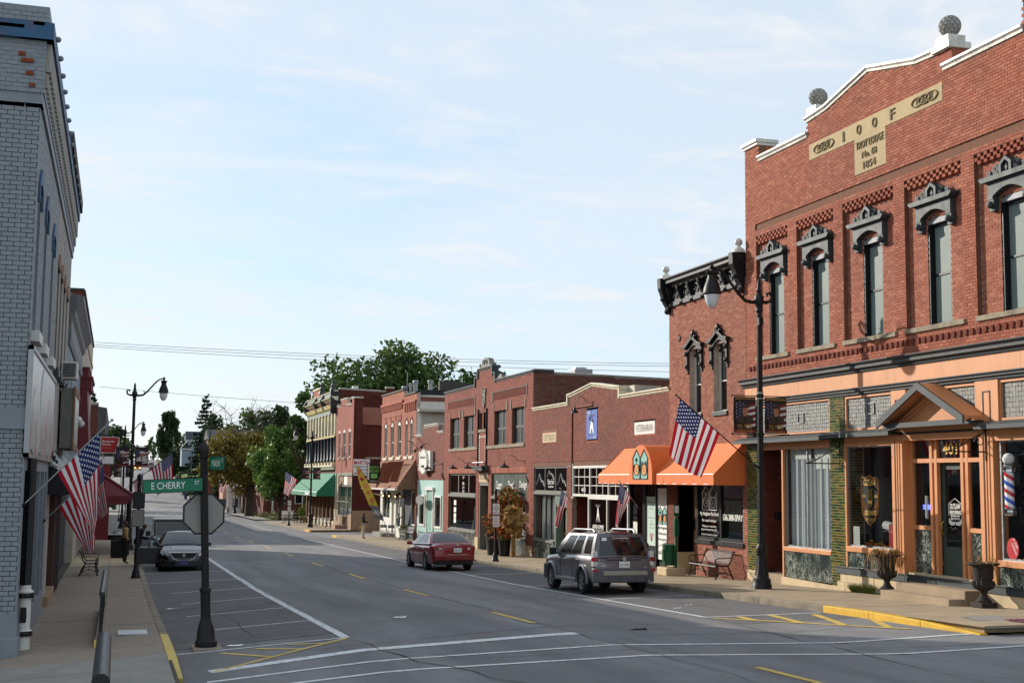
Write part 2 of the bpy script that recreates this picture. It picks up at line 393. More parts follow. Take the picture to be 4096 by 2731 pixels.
def sm(t):t=max(0,min(1,t));return t*t*(3-2*t)
def zg(x,y):
 z=(zc(y)-0.32)if y>155 else(zc(y)-0.9)
 if x>15:z+=9.5*sm((x-17)/15)*sm((y-200)/130)*(1-sm((y-480)/150))+5*sm((x-60)/120)*sm((y-100)/200)
 else:z+=5.5*sm((-2-x)/25)*sm((y-170)/150)*(1-sm((y-480)/150))
 return z+3*sm((abs(x-8)-60)/200)*sm((y-400)/200)

gm=NT('grass_ground');v=gm.pos()
g1=gm.noise(v,0.12,6,0.6);g2=gm.noise(v,2.5,6,0.7)
gc=gm.ramp(g1,[(0.3,S('#4a5a2c')),(0.5,S('#5d6a35')),(0.62,S('#7a7a45')),(0.75,S('#566b30'))])
gm.set(gm.mix(gm.rng(g2,0.3,0.7,0,0.5),gc,S('#3f4a28')),0.95,0,0.1);gm.bump(g2,0.6,0.1)
MT['grass']=gm.m
am=NT('asphalt');v=am.pos()
a1=am.noise(v,150,3,0.7);a2=am.noise(am.map(v,(1.0,0.10,1)),0.75,5,0.6,0.4);a3=am.noise(v,0.45,6,0.7,0.8);a4=am.noise(v,2.2,8,0.75,0.6)
ac=am.ramp(a2,[(0.3,S('#6c6b6d')),(0.5,S('#7f7d7e')),(0.7,S('#918f8f'))])
ac=am.mix(am.rng(a1,0.35,0.7,0,0.6),ac,S('#5c5b5d'))
ac=am.mix(am.math('MULTIPLY',am.rng(a3,0.52,0.72),0.55),ac,S('#5c5a5b'))
ac=am.mix(am.math('MULTIPLY',am.rng(a4,0.58,0.78),0.5),ac,S('#4e4c4d'))
am.set(ac,0.88,0,0.3);am.bump(a1,0.55,0.012)
MT['asphalt']=am.m
sm_=NT('parking_asphalt');v=sm_.pos()
a1=sm_.noise(v,130,3,0.7);a3=sm_.noise(v,0.8,7,0.75,0.9)
ac=sm_.mix(sm_.rng(a1,0.3,0.7,0,0.7),S('#706e6e'),S('#575556'));ac=sm_.mix(sm_.math('MULTIPLY',sm_.rng(a3,0.5,0.7),0.75),ac,S('#454345'))
sm_.set(ac,0.9,0,0.3);sm_.bump(a1,0.6,0.012);MT['parking']=sm_.m

def sheet(name,m,xs,ys,zf,parent=None,kind=None,dz=0.0,label=None):
 mb=MB();nx,ny=len(xs),len(ys)
 mb.v=[(x,y,zf(x,y)+dz)for y in ys for x in xs]
 mb.f=[(j*nx+i,j*nx+i+1,(j+1)*nx+i+1,(j+1)*nx+i)for j in range(ny-1)for i in range(nx-1)]
 return build(mb,name,m,parent,label,smooth=60,kind=kind,recalc=False)
def fr_(a,b,st):n=max(1,round((b-a)/st));return[a+(b-a)*i/n for i in range(n+1)]
gx=fr_(-700,-40,30)[:-1]+fr_(-40,60,4)[:-1]+fr_(60,900,30)
gy=fr_(-60,150,15)[:-1]+fr_(150,700,8)[:-1]+fr_(700,1500,50)
sheet('ground',MT['grass'],gx,gy,zg,kind='structure')
ROAD=sheet('road',MT['asphalt'],[KL-0.02,2.6,4.1,6,8,10,12.35,13.7,KR+0.02],fr_(-50,110,2)[:-1]+fr_(110,640,5),zr,kind='structure')
CROSS=sheet('cherry_street',MT['asphalt'],fr_(-45,KL,4),fr_(-50,10.5,3),lambda x,y:zr(1.2,y)-0.004,kind='structure')
sheet('east_cherry_street',MT['asphalt'],fr_(KR,90,4),fr_(-50,20.6,3),lambda x,y:zr(15,y)-0.004,kind='structure')
sheet('side_street',MT['asphalt'],fr_(KR,90,4),fr_(94.9,106.0,2),lambda x,y:zr(15,y)-0.004,kind='structure')
sheet('garden_street',MT['asphalt'],fr_(KR,60,5),fr_(140.6,150,3),lambda x,y:zr(15,y)-0.004,kind='structure')

def drape(name,m,pts,wd,parent,dz=0.005,label=None,taper=False,jit=0.0):
 """a painted strip lying on the road along a polyline of (x,y)"""
 mb=MB();q=[]
 for a,b in zip(pts[:-1],pts[1:]):
  L=math.hypot(b[0]-a[0],b[1]-a[1]);n=max(1,int(L/0.5))
  q+=[(a[0]+(b[0]-a[0])*i/n,a[1]+(b[1]-a[1])*i/n)for i in range(n)]
 q.append(pts[-1]);L=len(q);fs=[]
 for i,(x,y)in enumerate(q):
  a=q[max(0,i-1)];b=q[min(L-1,i+1)];dx,dy=b[0]-a[0],b[1]-a[1];l=math.hypot(dx,dy)or 1
  h=wd/2*(1 if not taper else max(0.25,1-abs(2*i/(L-1)-1)**3));
  if jit:h*=rnd.uniform(1-jit,1+jit);x+=rnd.uniform(-1,1)*jit*0.05;y+=rnd.uniform(-1,1)*jit*0.05
  nx,ny=-dy/l*h,dx/l*h
  for s_ in(-1,1):xx,yy=x+nx*s_,y+ny*s_;mb.v.append((xx,yy,zr(xx,yy)+dz))
 mb.f=[(2*i,2*i+1,2*i+3,2*i+2)for i in range(L-1)]
 return build(mb,name,m,parent,label,recalc=False)
def roadpaint(name,col):
 m=NT(name);v=m.pos();n1=m.noise(v,9,8,0.75,0.4);n2=m.noise(v,90,3,0.7)
 wear=m.math('MULTIPLY',m.rng(m.math('ADD',n1,m.math('MULTIPLY',n2,0.25)),0.62,0.8),0.85)
 m.set(m.mix(wear,col,S('#5a595b')),0.7,0,0.3);return m.m
MT['roadwhite']=roadpaint('worn_white_road_paint',S('#d3d5d6'))
MT['roadyellow']=roadpaint('worn_yellow_road_paint',S('#cfae55'))
MT['tar']=mat('tar_crack',S('#2b2a2c'),0.8,0.2,4)
zebra=MT['roadwhite']
# parking asphalt strips along both kerbs
sheet('parking_lane',MT['parking'],[KL-0.02,2.2,3.3,4.1],fr_(25.2,94,2),zr,ROAD,dz=0.003)
sheet('parking_lane',MT['parking'],[12.35,13.6,KR+0.02],fr_(24.5,92,2),zr,ROAD,dz=0.003)
# white edge lines of the parking lanes
drape('edge_line',zebra,[(4.15,24.2),(4.12,62)],0.17,ROAD,0.008)
drape('edge_line',zebra,[(12.35,26.3),(12.35,90)],0.12,ROAD,0.008)
drape('edge_line',zebra,[(12.35,95.5),(12.35,99)],0.12,ROAD,0.008)
drape('edge_line',zebra,[(12.35,108),(12.35,124)],0.12,ROAD,0.008)
for y in(24.2,28.3,32.4,36.6,41.0,45.5,50.8,57,63.4):drape('stall_line',zebra,[(KL+0.05,y+0.3),(4.15,y)],0.1,ROAD,0.007)
for y in(32.6,39.4,46.2,52.6,59,65.5,72,78.5,85):drape('stall_line',zebra,[(12.35,y),(15.0,y)],0.1,ROAD,0.007)
drape('stall_line',zebra,[(12.35,26.3),(14.95,25.9)],0.1,ROAD,0.0075)
# yellow hatched no-parking triangles
drape('hatch_line',MT['roadyellow'],[(4.15,24.1),(1.6,21.6)],0.12,ROAD,0.009)
for a,b in(((1.9,24.0),(2.6,22.7)),((2.5,24.05),(3.2,23.25)),((3.1,24.1),(3.7,23.65))):drape('hatch_line',MT['roadyellow'],[a,b],0.11,ROAD,0.0095)
drape('hatch_line',MT['roadyellow'],[(12.4,26.0),(14.6,22.0)],0.13,ROAD,0.009)
for a,b in(((13.0,26.0),(12.9,25.0)),((13.75,26.0),(13.45,24.1)),((14.6,25.6),(13.95,23.3)),((15.0,23.9),(14.4,22.4))):drape('hatch_line',MT['roadyellow'],[a,b],0.17,ROAD,0.0095)
for y in list(np.arange(24.9,300,9.15)):drape('centre_dash',MT['roadyellow'],[(8.0,y),(8.0,y+3.05)],0.14,ROAD,0.008)
drape('centre_dash',MT['roadyellow'],[(9.0,15.6),(9.0,17.4)],0.14,ROAD,0.008)
# stop bar and crosswalk
drape('stop_bar',zebra,[(1.55,21.7),(8.15,22.75)],0.36,ROAD,0.008)
drape('crosswalk_line',zebra,[(1.35,20.55),(15.2,20.75)],0.14,ROAD,0.008)
drape('crosswalk_line',zebra,[(1.35,19.4),(15.6,18.75)],0.14,ROAD,0.008)
for x in(2.2,3.9,6.1):pass
drape('side_street_stop_bar',zebra,[(15.3,103.6),(18.6,104.4)],0.3,ROAD,0.012)
drape('side_street_line',zebra,[(15.3,97.6),(19.5,98.1)],0.15,ROAD,0.012)
# tarred cracks in the asphalt
def wob(pts,amp=0.06,st=0.8):
 q=[]
 for a,b in zip(pts[:-1],pts[1:]):
  n=max(1,int(math.hypot(b[0]-a[0],b[1]-a[1])/st))
  q+=[(a[0]+(b[0]-a[0])*i/n+rnd.gauss(0,amp),a[1]+(b[1]-a[1])*i/n+rnd.gauss(0,amp))for i in range(n)]
 return q+[pts[-1]]
for pts,wd in((([(4.2,24),(4.5,21),(5.3,17),(6.0,13)]),.03),(([(8.1,60),(8.1,25),(8.3,12)]),.02),(([(12.3,26),(11.8,21),(11.4,15)]),.025),(([(1.4,22.6),(5,23.2),(9,24.3),(13,24.9)]),.022),(([(4.2,29.4),(8,30)]),.018),(([(8.2,22.2),(12,22.6),(15,22.9)]),.018),(([(4.6,20.2),(7,19.9),(9.5,20.2)]),.016),(([(5.0,21.3),(5.3,20.1),(5.8,19.6)]),.014),(([(12.0,19.9),(13.8,19.4),(15.2,19.6)]),.018),(([(1.5,26.8),(4,26.4)]),.015),(([(1.4,31),(4,30.4)]),.015),(([(2.5,33),(2.7,25.6)]),.014),(([(13.4,33.5),(13.7,27.5)]),.016),(([(4.1,60),(4.25,24.3)]),.014)):
 drape('tar_crack',MT['tar'],wob(pts),wd,ROAD,0.0105,jit=0.5,taper=True)
for x,y,s_ in((5.9,27.8,0.14),(9.6,23.4,0.16),(12.8,28.8,.1),(13.4,29.5,.09),(1.5,35.6,.13),(2.2,24.9,.14)):
 mb=MB();z=zr(x,y)
 mb.grid(lambda u,v:(x+(u-.5)*s_*2+v*.03,y+(v-.5)*s_,z+.012+.02*math.sin(u*5)*math.sin(v*4)),4,3)
 solo(mb,'litter_scrap',MT['printwhite']if y>24.5 else MT['rubber'],{27.8:'pale scrap of litter lying in the near traffic lane',23.4:'dark flattened scrap lying beside the right crosswalk',28.8:'white paper scrap in the empty bay behind the gray SUV',29.5:'second white paper scrap further up the empty bay',35.6:'crumpled white bag in the gutter by the left kerb',24.9:'white scrap in the bay near the hatched triangle by the stop sign'}[y],'litter')

# pavements: a bed with separate slabs, and kerb stones
def slab(x0,x1,y0,y1,zf,parent,m,gap=0.008,th=0.12):
 mb=MB();g=gap
 x0+=g;x1-=g;y0+=g;y1-=g
 j=rnd.uniform(-0.004,0.004)
 t=[(x,y,zf(x,y)+j)for x,y in((x0,y0),(x1,y0),(x1,y1),(x0,y1))]
 vs=[(a,b,c-th)for a,b,c in t]+t
 mb.add(vs,[(3,2,1,0),(4,5,6,7),(0,1,5,4),(1,2,6,5),(2,3,7,6),(3,0,4,7)])
 return build(mb,'slab',m,parent)
def bed(name,xs,ys,zf,m):return sheet(name,m,xs,ys,lambda x,y:zf(x,y)-0.022,kind='structure')
MT['joint']=mat('dirt_joint',S('#4d463b'),0.95,0.2,8)
def kerbrun(x0,x1,ys,zt,m_of,parent,drop=0.3):
 for a,b in zip(ys[:-1],ys[1:]):
  mb=MB();g=0.006
  za,zb=zt(a),zt(b)
  prof=lambda z:[(x0,z-drop),(x0,z-0.012),(x0+(0.012 if x1>x0 else-0.012),z),(x1,z),(x1,z-drop)]
  vs=[(x,a+g,z)for x,z in prof(za)]+[(x,b-g,z)for x,z in prof(zb)]
  mb.add(vs,[(0,1,2,3,4),(9,8,7,6,5)]+[(i,i+5,(i+1)%5+5,(i+1)%5)for i in range(5)])
  m,lb=m_of(a);build(mb,'kerb_stone',m,parent,lb,bevel=0.02)
# right pavement
SR=bed('sidewalk',[KR+0.1,16.8,FR+0.6],fr_(20.4,94.6,2),zsR,MT['joint'])
ys=fr_(20.6,94.5,1.62)
for a,b in zip(ys[:-1],ys[1:]):
 slab(KR+0.17,16.75,a,b,zsR,SR,MT['concrete'])
 slab(16.75,FR+(0.0 if a>36 else 0.0),a,b,zsR,SR,MT['concrete'])
KB=tag(bpy.data.objects.new('kerb',None),None,None,None,'structure');COL.objects.link(KB);WL['kerb']=Vector((0,0,0))
def zkRd(y):return zkR(y)if y>23.4 else zr(15,y)+0.03+0.12*sm((y-20.4)/3)
kerbrun(KR,KR+0.17,fr_(20.5,26.0,1.85),zkRd,lambda y:(MT['yellow'],'chipped yellow painted kerb stone'),KB)
kerbrun(KR,KR+0.17,fr_(26.0,92.6,3.0),zkR,lambda y:(MT['kerb'],None),KB)
kerbrun(KR,KR+0.17,[92.6,93.6,94.6],zkR,lambda y:(MT['yellow'],'yellow painted kerb stone at the side street'),KB)
kerbrun(KR,KR+0.17,[106.2,107.6,109.0],zkR,lambda y:(MT['yellow'],'yellow painted kerb stone at the side street'),KB)
kerbrun(KR,KR+0.17,fr_(109.0,140,3.1),zkR,lambda y:(MT['kerb'],None),KB)
SR2=bed('sidewalk',[KR+0.1,FR+0.6],fr_(106.3,140,3),zsR,MT['joint'])
for a,b in zip(fr_(106.4,140,2.1)[:-1],fr_(106.4,140,2.1)[1:]):slab(KR+0.17,FR,a,b,zsR,SR2,MT['concrete'])
sheet('far_sidewalk',MT['concrete_gray'],[KR,KR+0.2,KR+1.9],fr_(150,420,6),lambda x,y:zr(15,y)+0.13,kind='structure')
sheet('far_sidewalk',MT['concrete_gray'],[KL-2.6,KL-0.2,KL],fr_(96,420,6),lambda x,y:zr(1.2,y)+0.13,kind='structure')
# metal plate and tactile pad at the right corner
mb=MB();mb.grid(lambda u,v:(15.75+u*0.75+v*0.25,21.6+v*0.75-u*0.05,zsR(15.8,21.9)+0.012),1,1)
build(mb,'cover_plate',MT['concrete_gray'],SR)
mb=MB();tz=lambda x,y:zsR(x,y)+0.014
mb.grid(lambda u,v:(16.3+u*1.0,20.75+v*0.75,tz(16.3,21)),1,1)
for i in range(6):
 for j in range(5):mb.lathe((16.4+i*0.16,20.85+j*0.14,tz(16.3,21)-0.001),[(0.045,0),(0.03,0.012)],6)
MT['plum']=mat('plum_tactile_paving',S('#6b3a4a'),0.8,0.1,5)
build(mb,'tactile_pad',MT['plum'],SR)
# left pavement
SL=bed('sidewalk',[FL-0.4,-0.6,KL-0.1],fr_(10,84,2),zsL,MT['joint'])
ys=fr_(18.9,84,1.55)
for a,b in zip(ys[:-1],ys[1:]):
 m=MT['concrete_left']if not(54<a<63)else MT['concrete_pale']
 if a<22.2:m=MT['concrete_gray']
 slab(-0.13,KL-0.16,a,b,zsL,SL,m)
 slab(FL if a>24.6 else-6,-0.13,a,b,zsL,SL,m)
slab(-6,-0.2,10,18.9,zsL,SL,MT['concrete_gray']);slab(-0.2,KL+0.02,10,18.9,zsL,SL,MT['concrete_gray'])
kerbrun(KL,KL-0.16,fr_(20.9,27.0,2.05),lambda y:zkL(y)-0.10*(1-sm((y-20.5)/3)),lambda y:(MT['paleyellow'],'worn yellow painted kerb stone'),KB)
kerbrun(KL,KL-0.16,fr_(27.0,84,3.0),zkL,lambda y:(MT['kerb'],None),KB)
mb=MB();z=zsL(0.5,27.5)+0.012;mb.box(0.15,0.72,27.3,28.1,z-0.02,z)
build(mb,'meter_cover',MT['steel'],SL)
for x0,y0,x1,y1 in((-1.0,18.25,-0.25,18.9),(0.28,18.2,0.98,18.85)):
 mb=MB();z=zsL(x0,y0)+0.012;mb.box(x0,x1,y0,y1,z-0.03,z)
 for i in range(6):
  for j in range(5):mb.lathe((x0+0.06+i*(x1-x0-.12)/5,y0+0.06+j*0.13,z-0.001),[(0.03,0),(0.02,0.01)],6)
 MT.setdefault('tactile',mat('orange_tactile_paving',S('#c98a2c'),0.8,0.08,5));build(mb,'tactile_pad',MT['tactile'],SL)
mb=MB();mb.box(1.45,1.98,24.6,25.35,zr(1.7,25)-0.1,zr(1.7,25)+0.045);build(mb,'post_pad',MT['concrete_left'],ROAD,bevel=0.02)
# ------------------------------------------------------------------ masonry helpers
class Fac:
 """maps (a along the wall, z, d out of the wall) to the world; s = unit step of a for text"""
 def __init__(s,kind,c):s.k=kind;s.c=c
 def p(s,a,z,d=0.0):
  if s.k=='R':return(s.c-d,a,z)
  if s.k=='L':return(s.c+d,a,z)
  return(a,s.c-d,z)
FRT=Fac('R',FR);FLT=Fac('L',FL)
def fbox(mb,F,a0,a1,z0,z1,d0,d1,za=None,zb=None):
 """box on a facade; za/zb let the two ends of the top have different heights"""
 t0=z1 if za is None else za;t1=z1 if zb is None else zb
 vs=[F.p(a,z,d)for d in(d0,d1)for a,z in((a0,z0),(a1,z0),(a1,t1),(a0,t0))]
 return mb.add(vs,[(0,1,2,3),(7,6,5,4),(0,4,5,1),(1,5,6,2),(2,6,7,3),(3,7,4,0)])
def fprism(mb,F,poly,d0,d1):
 n=len(poly);vs=[F.p(a,z,d0)for a,z in poly]+[F.p(a,z,d1)for a,z in poly]
 return mb.add(vs,[tuple(range(n)),tuple(range(2*n-1,n-1,-1))]+[(i,i+n,(i+1)%n+n,(i+1)%n)for i in range(n)])
def fpoly(mb,F,poly,d):return mb.add([F.p(a,z,d)for a,z in poly],[tuple(range(len(poly)))])
def tubeF(mb,F,pts,r,n=6):return mb.tube([F.p(*q)for q in pts],r,n)

def topz(top,a):return float(np.interp(a,[q[0]for q in top],[q[1]for q in top]))
def wallmesh(F,parent,m,a0,a1,z0,top,holes=(),d=0.0,thick=0.25,name='wall',label=None):
 """front sheet with openings and their reveals; top is a polyline [(a,z)]"""
 z0f=z0 if callable(z0)else(lambda a:z0)
 br=sorted(set([a0,a1]+[h[0]for h in holes]+[h[1]for h in holes]+[q[0]for q in top]))
 br=[b for b in br if a0-1e-6<=b<=a1+1e-6]
 mb=MB();e=1e-5
 for u,v in zip(br[:-1],br[1:]):
  if v-u<1e-4:continue
  mid=(u+v)/2
  hs=sorted([(h[2],h[3])for h in holes if h[0]<=mid<=h[1]])
  tu,tv=topz(top,u+e),topz(top,v-e)
  cu,cv=z0f(u),z0f(v)
  for b0,b1 in hs:
   if b0>max(cu,cv):fpoly(mb,F,[(u,cu),(v,cv),(v,b0),(u,b0)],d)
   cu=cv=b1
  if tu>cu:fpoly(mb,F,[(u,cu),(v,cv),(v,tv),(u,tu)],d)
 for h in holes:
  A0,A1,B0,B1=h[:4]
  for q in(((A0,B0),(A0,B1)),((A1,B1),(A1,B0)),((A0,B1),(A1,B1)),((A1,B0),(A0,B0))):
   (x0,y0),(x1,y1)=q
   mb.add([F.p(x0,y0,d),F.p(x1,y1,d),F.p(x1,y1,d-thick),F.p(x0,y0,d-thick)],[(0,1,2,3)])
 # parapet top
 for(u,tu),(v,tv)in zip(top[:-1],top[1:]):
  mb.add([F.p(u,tu,d),F.p(v,tv,d),F.p(v,tv,d-thick),F.p(u,tu,d-thick)],[(0,1,2,3)])
  mb.add([F.p(u,tu,d-thick),F.p(v,tv,d-thick),F.p(v,tv-1.2,d-thick),F.p(u,tu-1.2,d-thick)],[(0,1,2,3)])
 for a in(a0,a1):
  t=topz(top,a+(e if a==a0 else-e));mb.add([F.p(a,z0f(a),d),F.p(a,t,d),F.p(a,t,d-thick),F.p(a,z0f(a),d-thick)],[(0,1,2,3)])
 return build(mb,name,m,parent,label,recalc=False)
BRK={}
def brickwork(F,parent,m,a0,a1,z0,top,holes=(),d=0.0,proud=0.008,L=0.205,H=0.075,j=0.011,indiv=0,soldier=False,name='brickwork',jit=0.003):
 z0f=z0 if callable(z0)else(lambda a:z0)
 zmin=min(z0f(a0),z0f(a1));zmax=max(q[1]for q in top)
 fl=[];k=0;z=zmin
 k0=int(math.floor(zmin/H));
 for k in range(k0,int(zmax/H)+1):
  zb=k*H+j;zt=(k+1)*H
  if zt>zmax+1e-4 or zb<zmin-0.02:continue
  iv=[(a0,a1)]
  for h in holes:
   if h[2]<zt-0.02 and h[3]>zb+0.02:
    nv=[]
    for u,v in iv:
     if h[1]<=u or h[0]>=v:nv.append((u,v));continue
     if h[0]>u:nv.append((u,h[0]))
     if h[1]<v:nv.append((h[1],v))
    iv=nv
  off=(k%2)*L/2
  for u,v in iv:
   i=math.floor((u-off)/L)
   while i*L+off<v:
    b0=max(u,i*L+off);b1=min(v,(i+1)*L+off-j);i+=1
    if b1-b0<0.035:continue
    mid=(b0+b1)/2
    if zt>topz(top,mid)+0.005 or zb<z0f(mid)-0.02:continue
    fl.append((b0,b1,zb,zt))
 one=set()
 if indiv and fl:
  def size(q):p=F.p((q[0]+q[1])/2,q[2],d);return p[0]**2+p[1]**2+(p[2]-3.2)**2
  full=[i for i,q in enumerate(fl)if abs(q[1]-q[0]-(L-j))<1e-4]
  full.sort(key=lambda i:size(fl[i]));one=set(full[:indiv])
  key=(F.k,round(L,3),round(H,3),m.name)
  if key not in BRK:
   b=MB();o=F.p(0,0,0);fb=MB();fbox(fb,F,-(L-j)/2,(L-j)/2,-(H-j)/2,(H-j)/2,-0.03,proud)
   b.v=[tuple(p[i]-o[i]for i in range(3))for p in fb.v];b.f=fb.f
   me=b.mesh('brick');me.materials.append(m)
   bm=bmesh.new();bm.from_mesh(me);bmesh.ops.recalc_face_normals(bm,faces=bm.faces);bm.to_mesh(me);bm.free();BRK[key]=me
  off=WL[parent.name]
  for i in one:
   q=fl[i];o=bpy.data.objects.new('brick',BRK[key]);COL.objects.link(o);o.parent=parent
   p=F.p((q[0]+q[1])/2,(q[2]+q[3])/2,d+rnd.uniform(-jit,jit));o.location=(p[0]-off[0],p[1]-off[1],p[2]-off[2])
 vs=[];fs=[];rv=[]
 for i,(b0,b1,zb,zt)in enumerate(fl):
  if i in one:continue
  n=len(vs);q=d+proud+rnd.uniform(-jit,jit);r_=rnd.random()
  vs+=[F.p(b0,zb,q),F.p(b1,zb,q),F.p(b1,zt,q),F.p(b0,zt,q),F.p(b0,zb,d-0.01),F.p(b1,zb,d-0.01),F.p(b1,zt,d-0.01),F.p(b0,zt,d-0.01)]
  fs+=[(n,n+1,n+2,n+3),(n,n+4,n+5,n+1),(n+1,n+5,n+6,n+2),(n+2,n+6,n+7,n+3),(n+3,n+7,n+4,n)];rv+=[r_]*5
 if not fs:return None
 off=WL[parent.name];me=bpy.data.meshes.new(name)
 me.from_pydata([(a-off[0],b-off[1],c-off[2])for a,b,c in vs],[],fs)
 at=me.attributes.new('rnd','FLOAT','FACE');at.data.foreach_set('value',rv)
 o=link(me,name,m,parent,kind='stuff')
 return o
def bwall(F,parent,bm_,mm,a0,a1,z0,top,holes=(),d=0.0,thick=0.25,indiv=0,**k):
 wallmesh(F,parent,mm,a0,a1,z0,top,holes,d,thick)
 return brickwork(F,parent,bm_,a0,a1,z0,top,holes,d,indiv=indiv,**k)
def coping(F,parent,m,line,h=0.17,proud=0.09,depth=0.36,seg=0.62,name='coping_tile',lip=True):
 for(u,zu),(v,zv)in zip(line[:-1],line[1:]):
  n=max(1,round(abs(v-u)/seg))
  for i in range(n):
   s0=u+(v-u)*i/n;s1=u+(v-u)*(i+1)/n;y0=zu+(zv-zu)*i/n;y1=zu+(zv-zu)*(i+1)/n;g=0.007*(1 if v>u else-1)
   mb=MB();s0+=g;s1-=g
   vs=[]
   pr=[(proud*0.35,0),(proud*0.45,0.35),(proud,0.62),(proud,0.93),(proud*0.8,1.0),(-depth+0.02,1.0),(-depth-0.04,0.8),(-depth-0.04,0)]if lip else[(proud,0),(proud,1),(-depth,1),(-depth,0)]
   for s_,y in((s0,y0),(s1,y1)):
    for dd,t in pr:vs.append(F.p(s_,y-h+h*t+rnd.uniform(-.003,.003),dd))
   q=len(pr);mb.add(vs,[tuple(range(q)),tuple(range(2*q-1,q-1,-1))]+[(i_,i_+q,(i_+1)%q+q,(i_+1)%q)for i_ in range(q)])
   build(mb,name,m,parent)
def win(F,P,a0,a1,z0,z1,d=-0.14,fw=0.06,mull=(),trans=(),fm=None,gm_=None,dep=0.06,blind=None,bz=None,name='window',bar=None,label=None):
 """a window part: frame with its panes (and a blind) as sub-parts"""
 fm=fm or MT['slatedark'];gm_=gm_ or MT['glass'];bar=bar or fw*0.7
 mb=MB()
 fbox(mb,F,a0,a0+fw,z0,z1,d,d+dep);fbox(mb,F,a1-fw,a1,z0,z1,d,d+dep)
 fbox(mb,F,a0+fw,a1-fw,z0,z0+fw,d,d+dep-0.002);fbox(mb,F,a0+fw,a1-fw,z1-fw,z1,d,d+dep-0.002)
 A=[a0+fw]+[a0+(a1-a0)*t for t in mull]+[a1-fw];Z=[z0+fw]+[z0+(z1-z0)*t for t in trans]+[z1-fw]
 for a in A[1:-1]:fbox(mb,F,a-bar/2,a+bar/2,z0+fw,z1-fw,d+0.002,d+dep-0.006)
 for z in Z[1:-1]:fbox(mb,F,a0+fw,a1-fw,z-bar/2,z+bar/2,d+0.004,d+dep-0.01)
 o=build(mb,name,fm,P,label)
 for u,v in zip(A[:-1],A[1:]):
  for s_,t in zip(Z[:-1],Z[1:]):
   mb=MB();fpoly(mb,F,[(u,s_),(v,s_),(v,t),(u,t)],d+dep*0.4);build(mb,'pane',gm_,o,recalc=False)
 if blind:
  zb=z0+fw if bz is None else bz
  mb=MB();fpoly(mb,F,[(a0+fw*.6,zb),(a1-fw*.6,zb),(a1-fw*.6,z1-fw*.6),(a0+fw*.6,z1-fw*.6)],d-0.05);build(mb,'blind',blind,o,recalc=False)
 return o
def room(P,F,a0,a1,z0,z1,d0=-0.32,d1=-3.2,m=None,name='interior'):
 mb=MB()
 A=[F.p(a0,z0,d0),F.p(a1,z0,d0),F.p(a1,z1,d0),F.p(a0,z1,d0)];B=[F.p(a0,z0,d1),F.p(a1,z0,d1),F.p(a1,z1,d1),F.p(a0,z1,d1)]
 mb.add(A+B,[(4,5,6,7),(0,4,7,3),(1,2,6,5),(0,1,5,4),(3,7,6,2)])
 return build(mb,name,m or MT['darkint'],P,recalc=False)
def body(P,F,a0,a1,z0,z1,depth=22,m=None,d0=-0.27,name='building_body',roof=True):
 mb=MB();A=[F.p(a0,z0,d0),F.p(a1,z0,d0),F.p(a1,z1,d0),F.p(a0,z1,d0)];B=[F.p(a0,z0,-depth),F.p(a1,z0,-depth),F.p(a1,z1,-depth),F.p(a0,z1,-depth)]
 mb.add(A+B,[(4,5,6,7),(0,4,7,3),(1,2,6,5)]);o=build(mb,name,m or MT['brick_old'],P,recalc=False)
 mb=MB();mb.add([F.p(a0,z1,d0),F.p(a1,z1,d0),F.p(a1,z1,-depth),F.p(a0,z1,-depth)],[(0,1,2,3)]);build(mb,'roof',MT['roof'],P,recalc=False)
 return o
def text(parent,s,F,a,z,d,w_,h_,m,name='lettering',ext=0.002,shear=0.0,space=1.0,rot=0.0,flip=False,bold=0.0):
 """lettering on a facade, centred on (a,z), fitted to w_ x h_"""
 cu=bpy.data.curves.new('lettering','FONT');cu.body=s;cu.align_x='CENTER';cu.align_y='CENTER';cu.extrude=0;cu.shear=shear;cu.space_character=space;cu.resolution_u=3;cu.offset=bold
 ob=bpy.data.objects.new('lettering',cu);COL.objects.link(ob)
 dg=bpy.context.evaluated_depsgraph_get();me=bpy.data.meshes.new_from_object(ob.evaluated_get(dg));bpy.data.objects.remove(ob)
 n=len(me.vertices)
 if n==0:return None
 c=np.empty(n*3);me.vertices.foreach_get('co',c);c=c.reshape(-1,3)
 mn,mx=c.min(0),c.max(0);sx=w_/max(1e-6,mx[0]-mn[0]);sy=h_/max(1e-6,mx[1]-mn[1])
 x=(c[:,0]-(mn[0]+mx[0])/2)*sx;y=(c[:,1]-(mn[1]+mx[1])/2)*sy
 if rot:x,y=x*math.cos(rot)-y*math.sin(rot),x*math.sin(rot)+y*math.cos(rot)
 off=WL[parent.name]if parent is not None else Vector((0,0,0));sg=-1 if F.k=='R' else 1
 pts=[F.p(a+sg*xx,z+yy,d)for xx,yy in zip(x,y)]
 fs=[tuple(p.vertices)for p in me.polygons];bpy.data.meshes.remove(me)
 mb=MB();mb.v=pts;mb.f=fs
 if ext>0.004:
  n0=len(mb.v);pv=[F.p(a+sg*xx,z+yy,d+ext)for xx,yy in zip(x,y)]
  ed={}
  for f in fs:
   for i in range(len(f)):e=(f[i],f[(i+1)%len(f)]);ed[tuple(sorted(e))]=ed.get(tuple(sorted(e)),[])+[e]
  mb.v=mb.v+pv;mb.f=[tuple(i+n0 for i in f)for f in fs]+[(e[0][0],e[0][1],e[0][1]+n0,e[0][0]+n0)for e in ed.values()if len(e)==1]
 return build(mb,name,m,parent,recalc=False)
def board(P,F,a0,a1,z0,z1,d0,d1,m,name='panel',label=None,bevel=0):mb=MB();fbox(mb,F,a0,a1,z0,z1,d0,d1);return build(mb,name,m,P,label,bevel=bevel)
